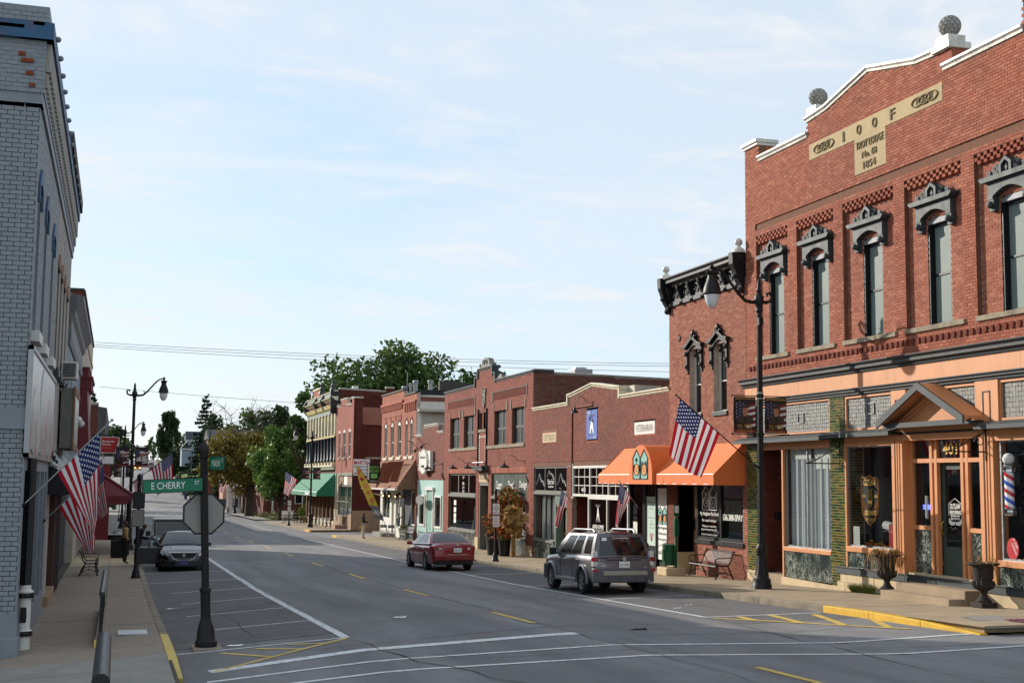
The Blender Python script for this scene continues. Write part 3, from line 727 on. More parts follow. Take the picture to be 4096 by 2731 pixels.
def goose(P,F,a,z,d=0.55,drop=0.25,shade=0.22,m=None,side=0.0):
 """a gooseneck lamp on a wall: arm, shade"""
 m=m or MT['ironblack'];mb=MB()
 pts=[(a,z,0),(a+side*.3,z+0.02,d*0.35)]+[(a+side*(.3+.7*t),z+0.28*math.sin(math.pi*t),d*(0.35+0.65*t))for t in(0.2,0.4,0.6,0.8,1)]+[(a+side,z-drop,d)]
 tubeF(mb,F,pts,0.014,6);mb.sphere(F.p(a,z,0.0),0.05,8,6)
 o=build(mb,'wall_lamp',m,P,smooth=40)
 c=F.p(a+side,z-drop-0.2,d);mb=MB();mb.lathe(c,[(shade,0),(shade*0.95,0.03),(shade*0.5,0.1),(0.06,0.14),(0.05,0.22),(0.02,0.23)],14)
 build(mb,'lamp_shade',m,o,smooth=40)
# ------------------------------------------------------------------ the lodge building (right, nearest)
F=FRT
LB=thing('lodge_building','tall red brick lodge building with stone name plaque and salmon orange shopfront','building',(FR,29.2,0.4))
GT=[(22.15,13.7),(23.1,13.7),(23.1001,13.02),(26.0,13.02),(26.0001,13.47),(27.1,13.53),(29.25,13.98),(31.4,13.53),(32.4,13.45),(32.4001,13.02),(35.42,13.02),(35.4201,13.57),(36.3,13.57)]
RECS=[(33.65,35.6),(31.09,33.12),(28.2,30.61),(25.43,27.72),(22.75,24.94)]
WC=[34.55,32.02,29.36,26.5,23.75]
rh=[(a,b,7.0,10.72)for a,b in RECS]
oth=[(22.5,35.65,10.92,11.13),(26.05,32.32,12.33,12.78),(28.47,29.94,11.36,12.33)]
bwall(F,LB,MT['brick_lodge'],MT['mortar_red'],22.15,36.3,6.36,GT,rh+oth,indiv=300)
for(a0,a1),c in zip(RECS,WC):
 bwall(F,LB,MT['brick_lodge'],MT['mortar_light'],a0,a1,7.0,[(a0,10.74),(a1,10.74)],[(c-0.45,c+0.45,7.0,9.62)],d=-0.12,thick=0.3)
# soldier course and dentils
mb=MB();fbox(mb,F,22.5,35.65,10.92,11.13,-0.26,-0.03);build(mb,'course_bed',MT['mortar_red'],LB)
MT['brick_soldier']=brickmat('soldier_brick',[S('#6f3125'),S('#7b382a'),S('#612a20'),S('#84402f')],samt=0.3)
brickwork(F,LB,MT['brick_soldier'],22.5,35.65,10.92,[(22.5,11.13),(35.65,11.13)],d=-0.028,L=0.078,H=0.2,j=0.008,name='soldier_course')
for a0,a1 in RECS:
 mb=MB()
 for r_ in range(3):
  n=int((a1-a0)/0.235)
  for i in range(n+1):
   b=a0+0.02+i*(a1-a0-0.14)/n+(0.0 if r_%2 else 0.115)
   if b+0.115>a1:continue
   z=10.47+r_*0.084;fbox(mb,F,b,b+0.115,z+0.004,z+0.08,-0.13,-0.004+0.001*r_)
 build(mb,'dentil_course',MT['brick_lodge'],LB,kind='stuff')
mb=MB()
for i in range(60):
 a=22.3+i*0.232;fbox(mb,F,a,a+0.11,6.62,6.75,-0.02,0.045)
build(mb,'corbel_course',MT['brick_soldier'],LB,kind='stuff')
for(a0,a1),c in zip(RECS,WC):
 mb=MB();n=3
 fbox(mb,F,a0-0.04,a1+0.03,6.885,7.005,-0.36,0.06);build(mb,'window_sill',MT['weathered'],LB,bevel=0.01)
 o=win(F,LB,c-0.45,c+0.45,7.005,9.47,d=-0.30,fw=0.07,trans=(0.5,),fm=MT['blacktrim'],gm_=MT['screen'])
 mb=MB();fbox(mb,F,c-0.45,c-0.40,7.005,9.47,-0.24,-0.13);fbox(mb,F,c+0.40,c+0.45,7.005,9.47,-0.24,-0.13);build(mb,'casing',MT['blacktrim'],o)
 # arched head panel, pediment hood
 mb=MB();arc=[(c-0.45,9.47)]+[(c-0.45+0.9*t,9.50+0.16*math.sin(math.pi*t))for t in np.linspace(0,1,13)]+[(c+0.45,9.47)]
 fprism(mb,F,arc,-0.20,-0.13);MT.setdefault('lilacgray',mat('light_slate_paint',S('#767a80'),0.5,0.05,4));build(mb,'arch_panel',MT['lilacgray'],o)
 mb=MB()
 w2=0.86
 out_=[(c-w2+.16,9.55),(c-w2+.16,9.96),(c+w2-.16,9.96),(c+w2-.16,9.55),(c+0.50,9.55)]+[(c+0.5-1.0*t,9.62+0.15*math.sin(math.pi*t))for t in np.linspace(0,1,11)]+[(c-0.5,9.55)]
 fprism(mb,F,out_,-0.12,0.05)
 fprism(mb,F,[(c-w2,10.06),(c+w2,10.06),(c+w2,10.01),(c+w2-.09,9.94),(c-w2+.09,9.94),(c-w2,10.01)],-0.12,0.15)
 fbox(mb,F,c-w2+.02,c+w2-.02,10.06,10.075,-0.12,0.13)
 h=build(mb,'window_hood',MT['slategray'],LB,bevel=0.008)
 mb=MB();fprism(mb,F,[(c-0.21,10.075),(c-0.21,10.28),(c,10.43),(c+0.21,10.28),(c+0.21,10.075),(c+0.13,10.075),(c+0.13,10.25),(c,10.34),(c-0.13,10.25),(c-0.13,10.075)],-0.1,0.1)
 fprism(mb,F,[(c-0.13,10.075),(c-0.13,10.25),(c,10.34),(c+0.13,10.25),(c+0.13,10.075)],-0.1,0.03)
 fprism(mb,F,[(c-0.045,10.17),(c,10.25),(c+0.045,10.17),(c,10.1)],0.03,0.065)
 build(mb,'crest',MT['slategray'],h)
 for s_ in(-1,1):
  mb=MB();cc=c+s_*0.36;pts=[(cc+0.115*(1-t/2.4)*math.cos(t*6.5*s_+1.6),10.19+0.115*(1-t/2.4)*math.sin(t*6.5+1.6),0.06)for t in np.linspace(0,1.9,22)]
  tubeF(mb,F,pts,0.022,5)
  c2=c+s_*0.60;pts=[(c2+0.07*(1-t/2.4)*math.cos(t*6.5*s_),10.14+0.07*(1-t/2.4)*math.sin(t*6.5),0.05)for t in np.linspace(0,1.8,16)];tubeF(mb,F,pts,0.02,5)
  fprism(mb,F,[(c+s_*0.22,10.07),(c+s_*0.22,10.22),(c+s_*.5,10.2),(c+s_*.74,10.09),(c+s_*.74,10.07)],-0.1,0.03)
  build(mb,'scroll',MT['slategray'],h,smooth=50)
  mb=MB();a=c+s_*0.6
  fbox(mb,F,a-0.11,a+0.11,9.4,9.56,-0.12,0.04);mb.sphere(F.p(a,9.44,0.04),0.085,9,6);fbox(mb,F,a-0.09,a+0.09,9.3,9.4,-0.12,0.0)
  build(mb,'bracket',MT['slategray'],h)
# stone tablets with raised lettering
mb=MB();fbox(mb,F,26.05,28.05,12.33,12.78,-0.2,0.012);build(mb,'stone_tablet',MT['stone'],LB)
mb=MB();fbox(mb,F,28.056,30.3,12.33,12.78,-0.2,0.012);build(mb,'stone_tablet',MT['stone'],LB)
mb=MB();fbox(mb,F,30.306,32.32,12.33,12.78,-0.2,0.012);build(mb,'stone_tablet',MT['stone'],LB)
mb=MB();fbox(mb,F,28.47,29.94,11.36,12.326,-0.2,0.014);TB=build(mb,'stone_tablet',MT['stone'],LB)
MT['letterstone']=mat('dark_raised_letter_stone',S('#7a6a4c'),0.85,0.1,5)
for ch,a in(('I',30.47),('O',29.7),('O',28.95),('F',28.12)):text(LB,ch,F,a,12.555,0.012,0.07 if ch=='I' else 0.2,0.27,MT['letterstone'],ext=0.03)
text(LB,'TROY LODGE',F,29.2,12.12,0.014,1.3,0.2,MT['letterstone'],ext=0.025,bold=0.0)
text(LB,'No. 68',F,29.22,11.83,0.014,0.68,0.18,MT['letterstone'],ext=0.025)
text(LB,'1854',F,29.22,11.54,0.014,0.58,0.19,MT['letterstone'],ext=0.025)
for base in(31.5,26.75):
 mb=MB()
 for i in range(3):
  c=base-0.32*(i-1)*0.92;q=[(c+0.24*math.cos(t),12.555+0.11*math.sin(t)*(1 if abs(math.cos(t))<.8 else.8),0.025+0.006*(i%2))for t in np.linspace(0,2*math.pi,18)]
  tubeF(mb,F,q,0.022,5)
 build(mb,'chain_emblem',MT['letterstone'],LB,smooth=60)
 for i,ch in enumerate('FLT'):text(LB,ch,F,base+0.30-i*0.3,12.555,0.012,0.09,0.12,MT['letterstone'],ext=0.02)
# copings, piers, balls
CP=MT['whiteglaze']
coping(F,LB,CP,[(23.1,13.2),(26.0,13.2)]);coping(F,LB,CP,[(32.42,13.2),(35.4,13.2)])
coping(F,LB,CP,[(25.9,13.65),(27.1,13.71),(29.25,14.16),(31.4,13.71),(32.5,13.63)])
for a0,a1,z in((35.36,36.38,13.76),(22.05,23.16,13.9)):
 mb=MB();fbox(mb,F,a0+.04,a1-.04,z-.2,z-.11,-0.62,0.06);fbox(mb,F,a0,a1,z-.11,z,-0.68,0.11);build(mb,'pier_cap',CP,LB,bevel=0.01)
 mb=MB();fbox(mb,F,a0+.08,a1-.08,12.6,z-.2,-0.6,-0.252);build(mb,'pier',MT['brick_lodge'],LB)
MT['ballstone']=mat('gray_pinecone_stone',S('#9c9a93'),0.85,0.25,20,0.6,26)
for a in(25.95,32.1):
 mb=MB();fbox(mb,F,a-.36,a+.36,13.5,13.66,-0.5,0.12)if a<27 else None
 fbox(mb,F,a-.26,a+.26,13.64,13.85,-0.42,0.06);q=build(mb,'ball_plinth',CP,LB,bevel=0.01)
 if a<27:board(LB,F,a-.3,a+.3,13.0,13.5,-0.45,0.01,MT['brick_lodge'],'pier')
 mb=MB();c=F.p(a,14.13,-0.18);mb.lathe((c[0],c[1],13.85),[(0.12,0),(0.07,0.04),(0.1,0.07)],12);mb.sphere(c,0.235,20,14)
 for i in range(7):
  for j in range(11):
   th=0.5+i*0.34;ph=2*math.pi*(j+0.5*(i%2))/11;mb.obox((c[0]+.235*math.sin(th)*math.cos(ph),c[1]+.235*math.sin(th)*math.sin(ph),c[2]+.235*math.cos(th)),(.07,.07,.05),Matrix.Rotation(ph,3,'Z')@Matrix.Rotation(th,3,'Y'))
 build(mb,'stone_ball',MT['ballstone'],q)
body(LB,F,22.15,36.3,-0.5,12.3,26,MT['brick_lodge'])
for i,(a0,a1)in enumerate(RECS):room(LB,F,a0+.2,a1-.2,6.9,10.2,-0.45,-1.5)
# ---- shopfront
O=MT['orangepaint'];SG=MT['slategray']
def cornice(P,F,a0,a1,prof,m,name='cornice',seg=2.6):
 n=max(1,round((a1-a0)/seg))
 for i in range(n):
  s0=a0+(a1-a0)*i/n+0.003;s1=a0+(a1-a0)*(i+1)/n-0.003;mb=MB();vs=[F.p(s,z,d)for s in(s0,s1)for d,z in prof];q=len(prof)
  mb.add(vs,[tuple(range(q)),tuple(range(2*q-1,q-1,-1))]+[(k,k+q,(k+1)%q+q,(k+1)%q)for k in range(q)]);build(mb,name,m,P)
cornice(LB,F,21.5,36.45,[(-0.05,6.10),(0.10,6.10),(0.12,6.14),(0.10,6.17),(0.20,6.21),(0.20,6.25),(0.18,6.28),(0.26,6.34),(0.26,6.36),(-0.05,6.42)],SG)
for s0,s1 in((21.5,23.45),(23.456,28.2),(28.206,33.0),(33.006,36.3)):board(LB,F,s0,s1,5.70,6.10,-0.1,0.075,O,'fascia_panel')
cornice(LB,F,21.5,35.75,[(-0.05,5.53),(0.05,5.53),(0.07,5.56),(0.06,5.58),(0.12,5.62),(0.12,5.65),(0.16,5.69),(0.16,5.71),(-0.05,5.74)],SG)
# glazed brick piers with stone plinth
for a0,a1,z0,z1,dd in((35.63,36.27,0.62,4.42,0.03),(30.66,31.4,0.5,5.53,0.03)):
 gp=build(fbox(MB(),F,a0,a1,z0,z1,-0.55,dd),'glazed_pier',MT['mortar_light'],LB)
 F2=Fac('R',FR-dd);brickwork(F2,gp,MT['glazed'],a0+.005,a1-.005,z0,[(a0,z1),(a1,z1)],L=0.215,H=0.0745,indiv=75,proud=0.006,jit=0.0015)
 F3=Fac('S',a0);brickwork(F3,gp,MT['glazed'],FR-dd,FR+0.5,z0,[(FR-dd,z1),(FR+.5,z1)],L=0.215,H=0.0745,proud=0.006,jit=0.0015)
pl=board(LB,F,35.6,36.3,0.2,0.62,-0.5,0.045,MT['palestone'],'plinth');text(pl,'1925',F,35.95,0.48,0.047,0.36,0.13,MT['letterstone'])
# sheds (pent boards) over the windows
for a0,a1,z in((31.42,36.6,4.47),(28.1,31.38,4.50),(21.5,24.75,4.52)):
 mb=MB();fprism(mb,F,[(a0,z-.08),(a1,z-.08),(a1,z+.02),(a0,z+.02)],0.30,0.36);fbox(mb,F,a0+.01,a1-.01,z-.06,z-.03,0.0,0.3)
 vs=[F.p(a,zz_,d)for a in(a0,a1)for d,zz_ in((0.365,z+.022),(0,z+.12),(0,z+.10),(0.3,z-.03))];mb.add(vs,[(0,1,2,3),(7,6,5,4),(0,4,5,1),(1,5,6,2),(2,6,7,3),(3,7,4,0)])
 build(mb,'pent_board',SG,LB)
 board(LB,F,a0+.05,a1-.05,z-.28,z-.062,-0.05,0.03,O,'header_board')
# prism glass transoms: small glass tiles held in lead
pm=NT('prism_glass');at=pm.n('ShaderNodeAttribute',attribute_name='rnd').outputs['Fac'];oi=pm.n('ShaderNodeObjectInfo').outputs['Random']
pf=pm.math('FRACT',pm.math('ADD',at,oi));pm.set(pm.ramp(pf,[(0,S('#5f6160')),(0.4,S('#70716c')),(0.75,S('#666660')),(1,S('#80807a'))]),0.4,0,0.4);pm.bump(pm.noise(pm.pos(),45,3,0.6),0.5,0.02);MT['prism']=pm.m
def prismlight(a0,a1,z0,z1,vent,indiv):
 fr=MB();t=0.05
 fbox(fr,F,a0-t,a1+t,z1,z1+t,-0.1,0.02);fbox(fr,F,a0-t,a1+t,z0-t,z0,-0.1,0.02);fbox(fr,F,a0-t,a0,z0,z1,-0.1,0.018);fbox(fr,F,a1,a1+t,z0,z1,-0.1,0.018)
 o=build(fr,'transom_light',O,LB)
 board(o,F,a0,a1,z0,z1,-0.09,-0.045,MT['blacktrim'],'lead_grid')
 brickwork_tiles(F,o,a0,a1,z0,z1,indiv)
 if vent:
  c,z=vent;mb=MB();fbox(mb,F,c-.17,c+.17,z-.14,z-.12,-.05,.0);fbox(mb,F,c-.17,c+.17,z+.12,z+.14,-.05,.0);fbox(mb,F,c-.17,c-.15,z-.12,z+.12,-.05,-.001);fbox(mb,F,c+.15,c+.17,z-.12,z+.12,-.05,-.001)
  build(mb,'vent_frame',MT['steel'],o)
TILE={}
def brickwork_tiles(F,o,a0,a1,z0,z1,indiv):
 n=round((a1-a0)/0.105);m_=round((z1-z0)/0.105);sa=(a1-a0)/n;sz=(z1-z0)/m_;off=WL[o.name]
 key=(round(sa,3),round(sz,3));b=MB();fbox(b,F,-sa/2+.005,sa/2-.005,-sz/2+.005,sz/2-.005,-0.02,0.0);me=bpy.data.meshes.new('glass_tile');p0=F.p(0,0,0)
 me.from_pydata([tuple(v[i]-p0[i]for i in range(3))for v in b.v],[],b.f);me.materials.append(MT['prism']);vs=MB();rv=[];k=0
 for j in range(m_):
  for i in range(n):
   a=a0+sa*(i+.5);z=z0+sz*(j+.5)
   if k<indiv:
    q=bpy.data.objects.new('glass_tile',me);COL.objects.link(q);q.parent=o;p=F.p(a,z,-0.03+rnd.uniform(-.004,.004));q.location=tuple(p[t]-off[t]for t in range(3))
   else:
    fbox(vs,F,a-sa/2+.005,a+sa/2-.005,z-sz/2+.005,z+sz/2-.005,-0.05,-0.03+rnd.uniform(-.004,.004));rv+=[rnd.random()]*6
   k+=1
 if vs.f:
  q=build(vs,'glass_tile_field',MT['prism'],o,kind='stuff',recalc=False);at=q.data.attributes.new('rnd','FLOAT','FACE');at.data.foreach_set('value',rv)
prismlight(31.45,35.55,4.66,5.47,(33.05,5.06),0);prismlight(28.45,30.57,4.66,5.46,(29.45,5.15),160)
prismlight(25.12,27.72,4.66,5.46,None,60);prismlight(21.7,24.2,4.68,5.46,(22.9,5.12),80)
for a0,a1 in((27.78,28.40),(24.26,25.06)):
 p_=board(LB,F,a0,a1,4.5,5.53,-0.15,0.06,O,'pilaster');c=(a0+a1)/2
 mb=MB();fbox(mb,F,c-.13,c-.11,4.6,5.3,0.055,0.075);fbox(mb,F,c+.11,c+.13,4.6,5.3,0.055,0.075);fbox(mb,F,c-.13,c+.13,5.28,5.30,0.055,0.078);build(mb,'panel_mould',SG,p_)
board(LB,F,21.4,36.3,4.3,5.53,-0.32,-0.2,MT['darkint'],'backing')
# left alcove with brick side and mailbox
mb=MB();mb.quad((FR+1.5,34.05,0.4),(FR+1.5,36.3,0.4),(FR+1.5,36.3,4.4),(FR+1.5,34.05,4.4));mb.quad((FR,35.6,0.4),(FR+1.5,35.6,0.4),(FR+1.5,35.6,4.4),(FR,35.6,4.4));mb.quad((FR-.02,34.05,4.395),(FR-.02,36.3,4.395),(FR+1.5,36.3,4.395),(FR+1.5,34.05,4.395))
build(mb,'alcove',MT['mortar_red'],LB,recalc=False)
Fa=Fac('S',35.6);brickwork(Fa,LB,MT['brick_dark'],FR+0.05,FR+1.48,0.6,[(FR,4.38),(FR+1.5,4.38)],name='alcove_brickwork',H=0.078)
Fb=Fac('R',FR+1.5);brickwork(Fb,LB,MT['brick_dark'],34.1,35.6,0.6,[(34,4.38),(36,4.38)],name='alcove_brickwork',H=0.078)
mb=MB();mb.box(FR+0.5,FR+0.86,35.45,35.59,2.13,2.38);build(mb,'mailbox',MT['ironblack'],LB,bevel=0.03)
mb=MB();mb.box(FR-0.0,FR+1.5,34.05,35.62,0.3,0.58);build(mb,'step',MT['concrete'],LB,bevel=0.01)
# display window 1: white curtain behind glass, marble below
room(LB,F,31.4,34.05,1.2,4.35,-0.2,-0.9,MT['grayint'])
w1=win(F,LB,31.42,34.02,1.42,4.25,d=-0.10,fw=0.05,mull=(0.53,),fm=MT['steel'],bar=0.05)
mb=MB();mb.grid(lambda u,v:F.p(31.48+2.46*u,1.47+v*2.45,-0.2+0.03*math.sin(u*46)+0.015*math.sin(u*131)),70,2);build(mb,'curtain',MT['curtain'],w1,smooth=80)
mb=MB();fbox(mb,F,31.45,32.62,3.62,4.2,-0.19,-0.185);fbox(mb,F,32.8,33.95,3.9,4.2,-0.19,-0.185);build(mb,'blind',MT['printwhite'],w1)
board(LB,F,31.41,34.08,1.30,1.42,-0.1,0.05,O,'sill_rail',bevel=0.01)
mm_=NT('verde_marble');v=mm_.map(mm_.pos(),(1,1,1));n1=mm_.noise(v,2.6,6,0.6,1.5)
def vein(sc_,wd,seed):
 n=mm_.noise(mm_.map(v,(1,1,0.62),loc=(seed,seed*2,0)),sc_,5,0.6,1.6);return mm_.rng(mm_.math('ABSOLUTE',mm_.math('SUBTRACT',n,0.5)),0.0,wd,1,0)
vv=mm_.math('MAXIMUM',vein(2.2,0.022,1),mm_.math('MULTIPLY',vein(5.5,0.035,5),0.8));vv=mm_.math('MULTIPLY',vv,mm_.rng(mm_.noise(v,1.3,3),0.35,0.6))
mm_.set(mm_.mix(vv,mm_.mix(mm_.rng(n1,.35,.65),S('#1b2524'),S('#35433f')),S('#c2c6b8')),0.22,0,0.6);MT['marble']=mm_.m
board(LB,F,31.42,34.04,0.56,1.298,-0.1,0.02,MT['marble'],'marble_slab')
board(LB,F,34.02,34.10,0.5,4.25,-0.1,0.04,O,'jamb')
mb=MB();fprism(mb,F,[(30.72,0.40),(34.15,0.3),(34.15,0.56),(30.72,0.50)],-0.1,0.06);build(mb,'base_course',MT['palestone'],LB)
# plinth and sill band under the barber shop
board(LB,F,21.4,31.12,0.86,1.03,-0.3,0.075,MT['slategray'],'sill_band',bevel=0.012);board(LB,F,21.4,31.14,1.03,1.06,-0.3,0.10,MT['slategray'],'sill_nosing')
for i in range(8):
 a0=27.95+i*0.40
 if a0+.4>31.2:break
 for z0,z1 in((0.35,0.655),(0.66,0.86)):
  s_=0.2 if z0>.5 else 0;board(LB,F,min(31.1,max(27.9,a0-s_))+.003,min(31.1,a0-s_+.4)-.003,z0,z1,-0.3,0.05+rnd.uniform(-.006,.006),MT['palestone'],'foundation_stone')
board(LB,F,21.4,24.9,0.35,0.86,-0.3,0.05,MT['palestone'],'foundation')
mb=MB()
# display windows of the barber shop
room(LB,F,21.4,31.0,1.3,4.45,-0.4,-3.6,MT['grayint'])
w2=win(F,LB,28.5,30.62,1.6,4.2,d=-0.08,fw=0.045,fm=MT['steel'])
w3=win(F,LB,21.3,24.36,1.6,4.2,d=-0.08,fw=0.045,fm=MT['steel'])
for a0,a1 in((28.42,30.66),(21.3,24.44)):
 board(LB,F,a0,a1,1.46,1.60,-0.1,0.05,O,'sill_rail',bevel=0.008);board(LB,F,a0,a1,4.19,4.30,-0.1,0.04,O,'head_rail')
 board(LB,F,a0+.03,a1-.03,1.06,1.46,-0.1,0.015,MT['marble'],'marble_slab')
board(LB,F,30.60,30.68,1.05,4.3,-0.1,0.035,O,'jamb')
mb=MB();fbox(mb,F,28.55,30.6,1.3,1.56,-0.75,-0.12);fbox(mb,F,21.4,24.3,1.3,1.56,-0.75,-0.12);build(mb,'display_floor',MT['white'],LB)
board(LB,F,21.5,24.3,1.56,4.4,-1.25,-1.2,MT['darkint'],'partition');board(LB,F,23.75,24.35,1.56,4.4,-0.9,-0.8,MT['white'],'display_wall')
board(LB,F,30.2,30.6,1.56,4.4,-0.9,-0.8,MT['grayint'],'display_wall')
# badge decal on the left display window
bd=MB();c,z=29.62,2.78
sh=[(0,0.98),(.14,.9),(.26,.86),(.36,.92),(.44,.80),(.40,.62),(.44,.45),(.42,0.0),(.38,-.45),(.22,-.72),(0,-.92)]
sh2=[(c+a*1.0,z+b*0.72)for a,b in sh]+[(c-a*1.0,z+b*0.72)for a,b in reversed(sh[1:-1])]
fprism(bd,F,sh2,-0.075,-0.06);BD=build(bd,'window_badge',MT['printblack'],w2)
mb=MB()
for k,(sx,r_)in enumerate(((0.93,0.012),(0.84,0.006))):tubeF(mb,F,[(c+(a-c)*sx,z+(b-z)*sx,-0.055)for a,b in sh2+[sh2[0]]],r_,4)
fpoly(mb,F,[(c+.3,z+.02),(c+.38,z-.1),(c+.12,z-.3),(c+.1,z-.2)],-.056);fpoly(mb,F,[(c-.3,z+.02),(c-.38,z-.1),(c-.12,z-.3),(c-.1,z-.2)],-.056)
MT['copper']=mat('copper_print',S('#b5702c'),0.5,0.05,4);build(mb,'badge_border',MT['copper'],w2)
text(w2,'OUTLAW',F,c,z+.48,-0.055,0.56,0.17,MT['gold'],bold=.02);text(w2,'GROOMING',F,c,z-.30,-0.055,0.52,0.13,MT['gold'],bold=.015);text(w2,"MEN'S SALON & SPA",F,c,z-.46,-0.055,0.46,0.07,MT['gold'])
text(w2,'ESTD',F,c+.28,z+.13,-0.055,0.15,0.065,MT['gold']);text(w2,'2026',F,c-.28,z+.13,-0.055,0.15,0.065,MT['gold'])
mb=MB();fpoly(mb,F,[(c+.13*math.cos(t),z+.08+.15*math.sin(t))for t in np.linspace(0,2*math.pi,16)[:-1]],-.056);fpoly(mb,F,[(c-.08,z-.12),(c+.08,z-.12),(c+.1,z+.02),(c-.1,z+.02)],-.0555)
fpoly(mb,F,[(c-.1,z+.2),(c+.12,z+.22),(c+.08,z+.33),(c-.02,z+.3),(c-.13,z+.34)],-.056);build(mb,'skull_emblem',MT['gold'],w2)
mb=MB()
for s_ in(-1,1):fpoly(mb,F,[(c+s_*.055+.032*math.cos(t),z+.08+.03*math.sin(t))for t in np.linspace(0,2*math.pi,10)[:-1]],-.054)
fpoly(mb,F,[(c-.11,z-.09),(c,z-.05),(c+.11,z-.09),(c+.05,z-.12),(c,z-.085),(c-.05,z-.12)],-.054);build(mb,'skull_print',MT['printblack'],w2)
# small cards, autumn leaves and a pale bolster in the left display window
mb=MB();fbox(mb,F,30.15,30.45,1.62,2.12,-0.07,-0.065);build(mb,'hours_card',MT['white'],w2)
mb=MB();fbox(mb,F,28.52,28.8,1.66,2.22,-0.07,-0.066);build(mb,'red_notice',MT['red'],w2)
mb=MB();mb.tube([F.p(29.75,2.17,-0.6),F.p(29.25,2.1,-0.55)],0.12,10);build(mb,'bolster',MT['curtain'],w2,smooth=40)
def leafpile(P,a0,a1,z,d0,d1,n,seed):
 r_=random.Random(seed)
 for mm2,nn in((MT['autumn'],n),(MT['gold'],n//2)):
  mb=MB()
  for i in range(nn):
   c_=Vector(F.p(r_.uniform(a0,a1),z+abs(r_.gauss(0,.06)),r_.uniform(d1,d0)));m3=Matrix.Rotation(r_.uniform(0,6),3,'Z')@Matrix.Rotation(r_.uniform(0,3),3,'X')
   mb.add([tuple(c_+m3@Vector(q))for q in((-.05,0,0),(0,-.03,0),(.06,0,.01),(0,.035,0))],[(0,1,2,3)])
  build(mb,'artificial_leaves',mm2,P,kind='stuff',recalc=False)
leafpile(w2,28.65,30.1,1.6,-0.15,-0.5,120,3);leafpile(w3,22.4,24.0,1.6,-0.15,-0.5,90,4)
mb=MB();mb.tube([F.p(23.25,1.6,-.5),F.p(23.2,2.0,-.5)],[0.13,0.16],12);mb.obox(F.p(23.1,2.02,-.5),(.5,.9,.04));build(mb,'red_stool',MT['red'],w3)
mb=MB();cc=F.p(24.05,1.86,-0.05);mb.add([F.p(24.05+.2*math.cos(t),1.86+.24*math.sin(t),-0.045)for t in np.linspace(0,2*math.pi,20)[:-1]],[tuple(range(19))]);build(mb,'round_sticker',MT['red'],w3)
text(w3,'ST. LOUIS',F,23.95,1.98,-0.04,0.24,0.06,MT['printwhite'],rot=-1.0);text(w3,'CARDINALS',F,23.99,1.86,-0.04,0.28,0.05,MT['printwhite'],rot=-1.0)
# barber pole hanging in the right display window
bp=NT('barber_stripes');v=bp.obj();sx_=bp.n('ShaderNodeSeparateXYZ');bp.l(v,sx_.inputs[0]);ang=bp.math('ARCTAN2',sx_.outputs[1],sx_.outputs[0])
ph=bp.math('FRACT',bp.math('ADD',bp.math('MULTIPLY',sx_.outputs[2],2.9),bp.math('DIVIDE',ang,6.2832)))
rp=bp.ramp(ph,[(0,S('#c01f2c')),(0.25,S('#e8e8e6')),(0.5,S('#2d55c0')),(0.75,S('#e8e8e6'))]);bp.t.nodes[-1];
for n_ in bp.t.nodes:
 if n_.type=='VALTORGB':n_.color_ramp.interpolation='CONSTANT'
bp.set(rp,0.25,0,0.6);MT['barber']=bp.m
pc=F.p(23.86,0,0.02)
BP=thing('barber_pole','red white and blue striped barber pole with white globe by the right shop window','barber pole',(pc[0]-0.12,pc[1],2.55))
L0=(pc[0]-0.12,pc[1],2.55)
build(MB().lathe(L0,[(0.10,0.18),(0.10,0.96)],18),'striped_cylinder',MT['barber'],BP,smooth=40)
build(MB().lathe(L0,[(0.03,0),(0.11,0.03),(0.13,0.08),(0.12,0.12),(0.13,0.18),(0.11,0.185)],18),'bottom_cap',MT['chrome'],BP,smooth=40)
build(MB().lathe(L0,[(0.11,0.955),(0.13,0.96),(0.12,1.02),(0.14,1.08),(0.10,1.11)],18),'top_cap',MT['chrome'],BP,smooth=40)
build(MB().sphere((L0[0],L0[1],L0[2]+1.23),0.13,16,10),'globe',MT['white'],BP,smooth=80)
build(MB().bar((L0[0],L0[1],L0[2]+.1),(FR+.02,L0[1],L0[2]+.1),.04).bar((L0[0],L0[1],L0[2]+1.03),(FR+.02,L0[1],L0[2]+1.03),.04),'bracket',MT['chrome'],BP)
# entry: pilasters, recessed door, sidelights, steps
for a0,a1 in((27.98,28.44),(24.5,24.98)):
 o=board(LB,F,a0,a1,1.06,4.42,-0.3,0.05,O,'pilaster')
 mb=MB()
 for q in(0.28,0.5,0.72):fbox(mb,F,a0+(a1-a0)*q-.02,a0+(a1-a0)*q+.02,1.2,4.3,0.045,0.068)
 build(mb,'pilaster_mould',O,o);mb=MB();fbox(mb,F,a0+(a1-a0)*.61-.012,a0+(a1-a0)*.61+.012,1.2,4.3,0.045,0.058);build(mb,'pilaster_line',MT['blacktrim'],o)
E_=-0.22
board(LB,F,24.95,28.0,4.28,4.6,E_,0.05,O,'entry_head');board(LB,F,24.98,28.0,4.43,4.48,0.05,0.07,MT['blacktrim'],'dentil_strip')
dfr=MB()
for a in(27.93,27.12,26.93,25.92,25.74,25.0):fbox(dfr,F,a-.05,a+.05,1.06,4.28,E_-.04,E_+.06)
fbox(dfr,F,25.0,27.93,3.74,3.84,E_-.04,E_+.055);fbox(dfr,F,27.17,27.88,2.14,2.24,E_-.04,E_+.05);fbox(dfr,F,25.05,25.69,2.14,2.24,E_-.04,E_+.05)
DF=build(dfr,'door_frame',O,LB)
for a0,a1 in((27.17,27.88),(25.05,25.69)):
 board(LB,F,a0,a1,1.06,2.14,E_-.03,E_+.01,MT['marble'],'marble_slab')
 for z0,z1 in((2.24,3.74),(3.84,4.28)):mb=MB();fpoly(mb,F,[(a0,z0),(a1,z0),(a1,z1),(a0,z1)],E_);build(mb,'pane',MT['glass'],DF,recalc=False)
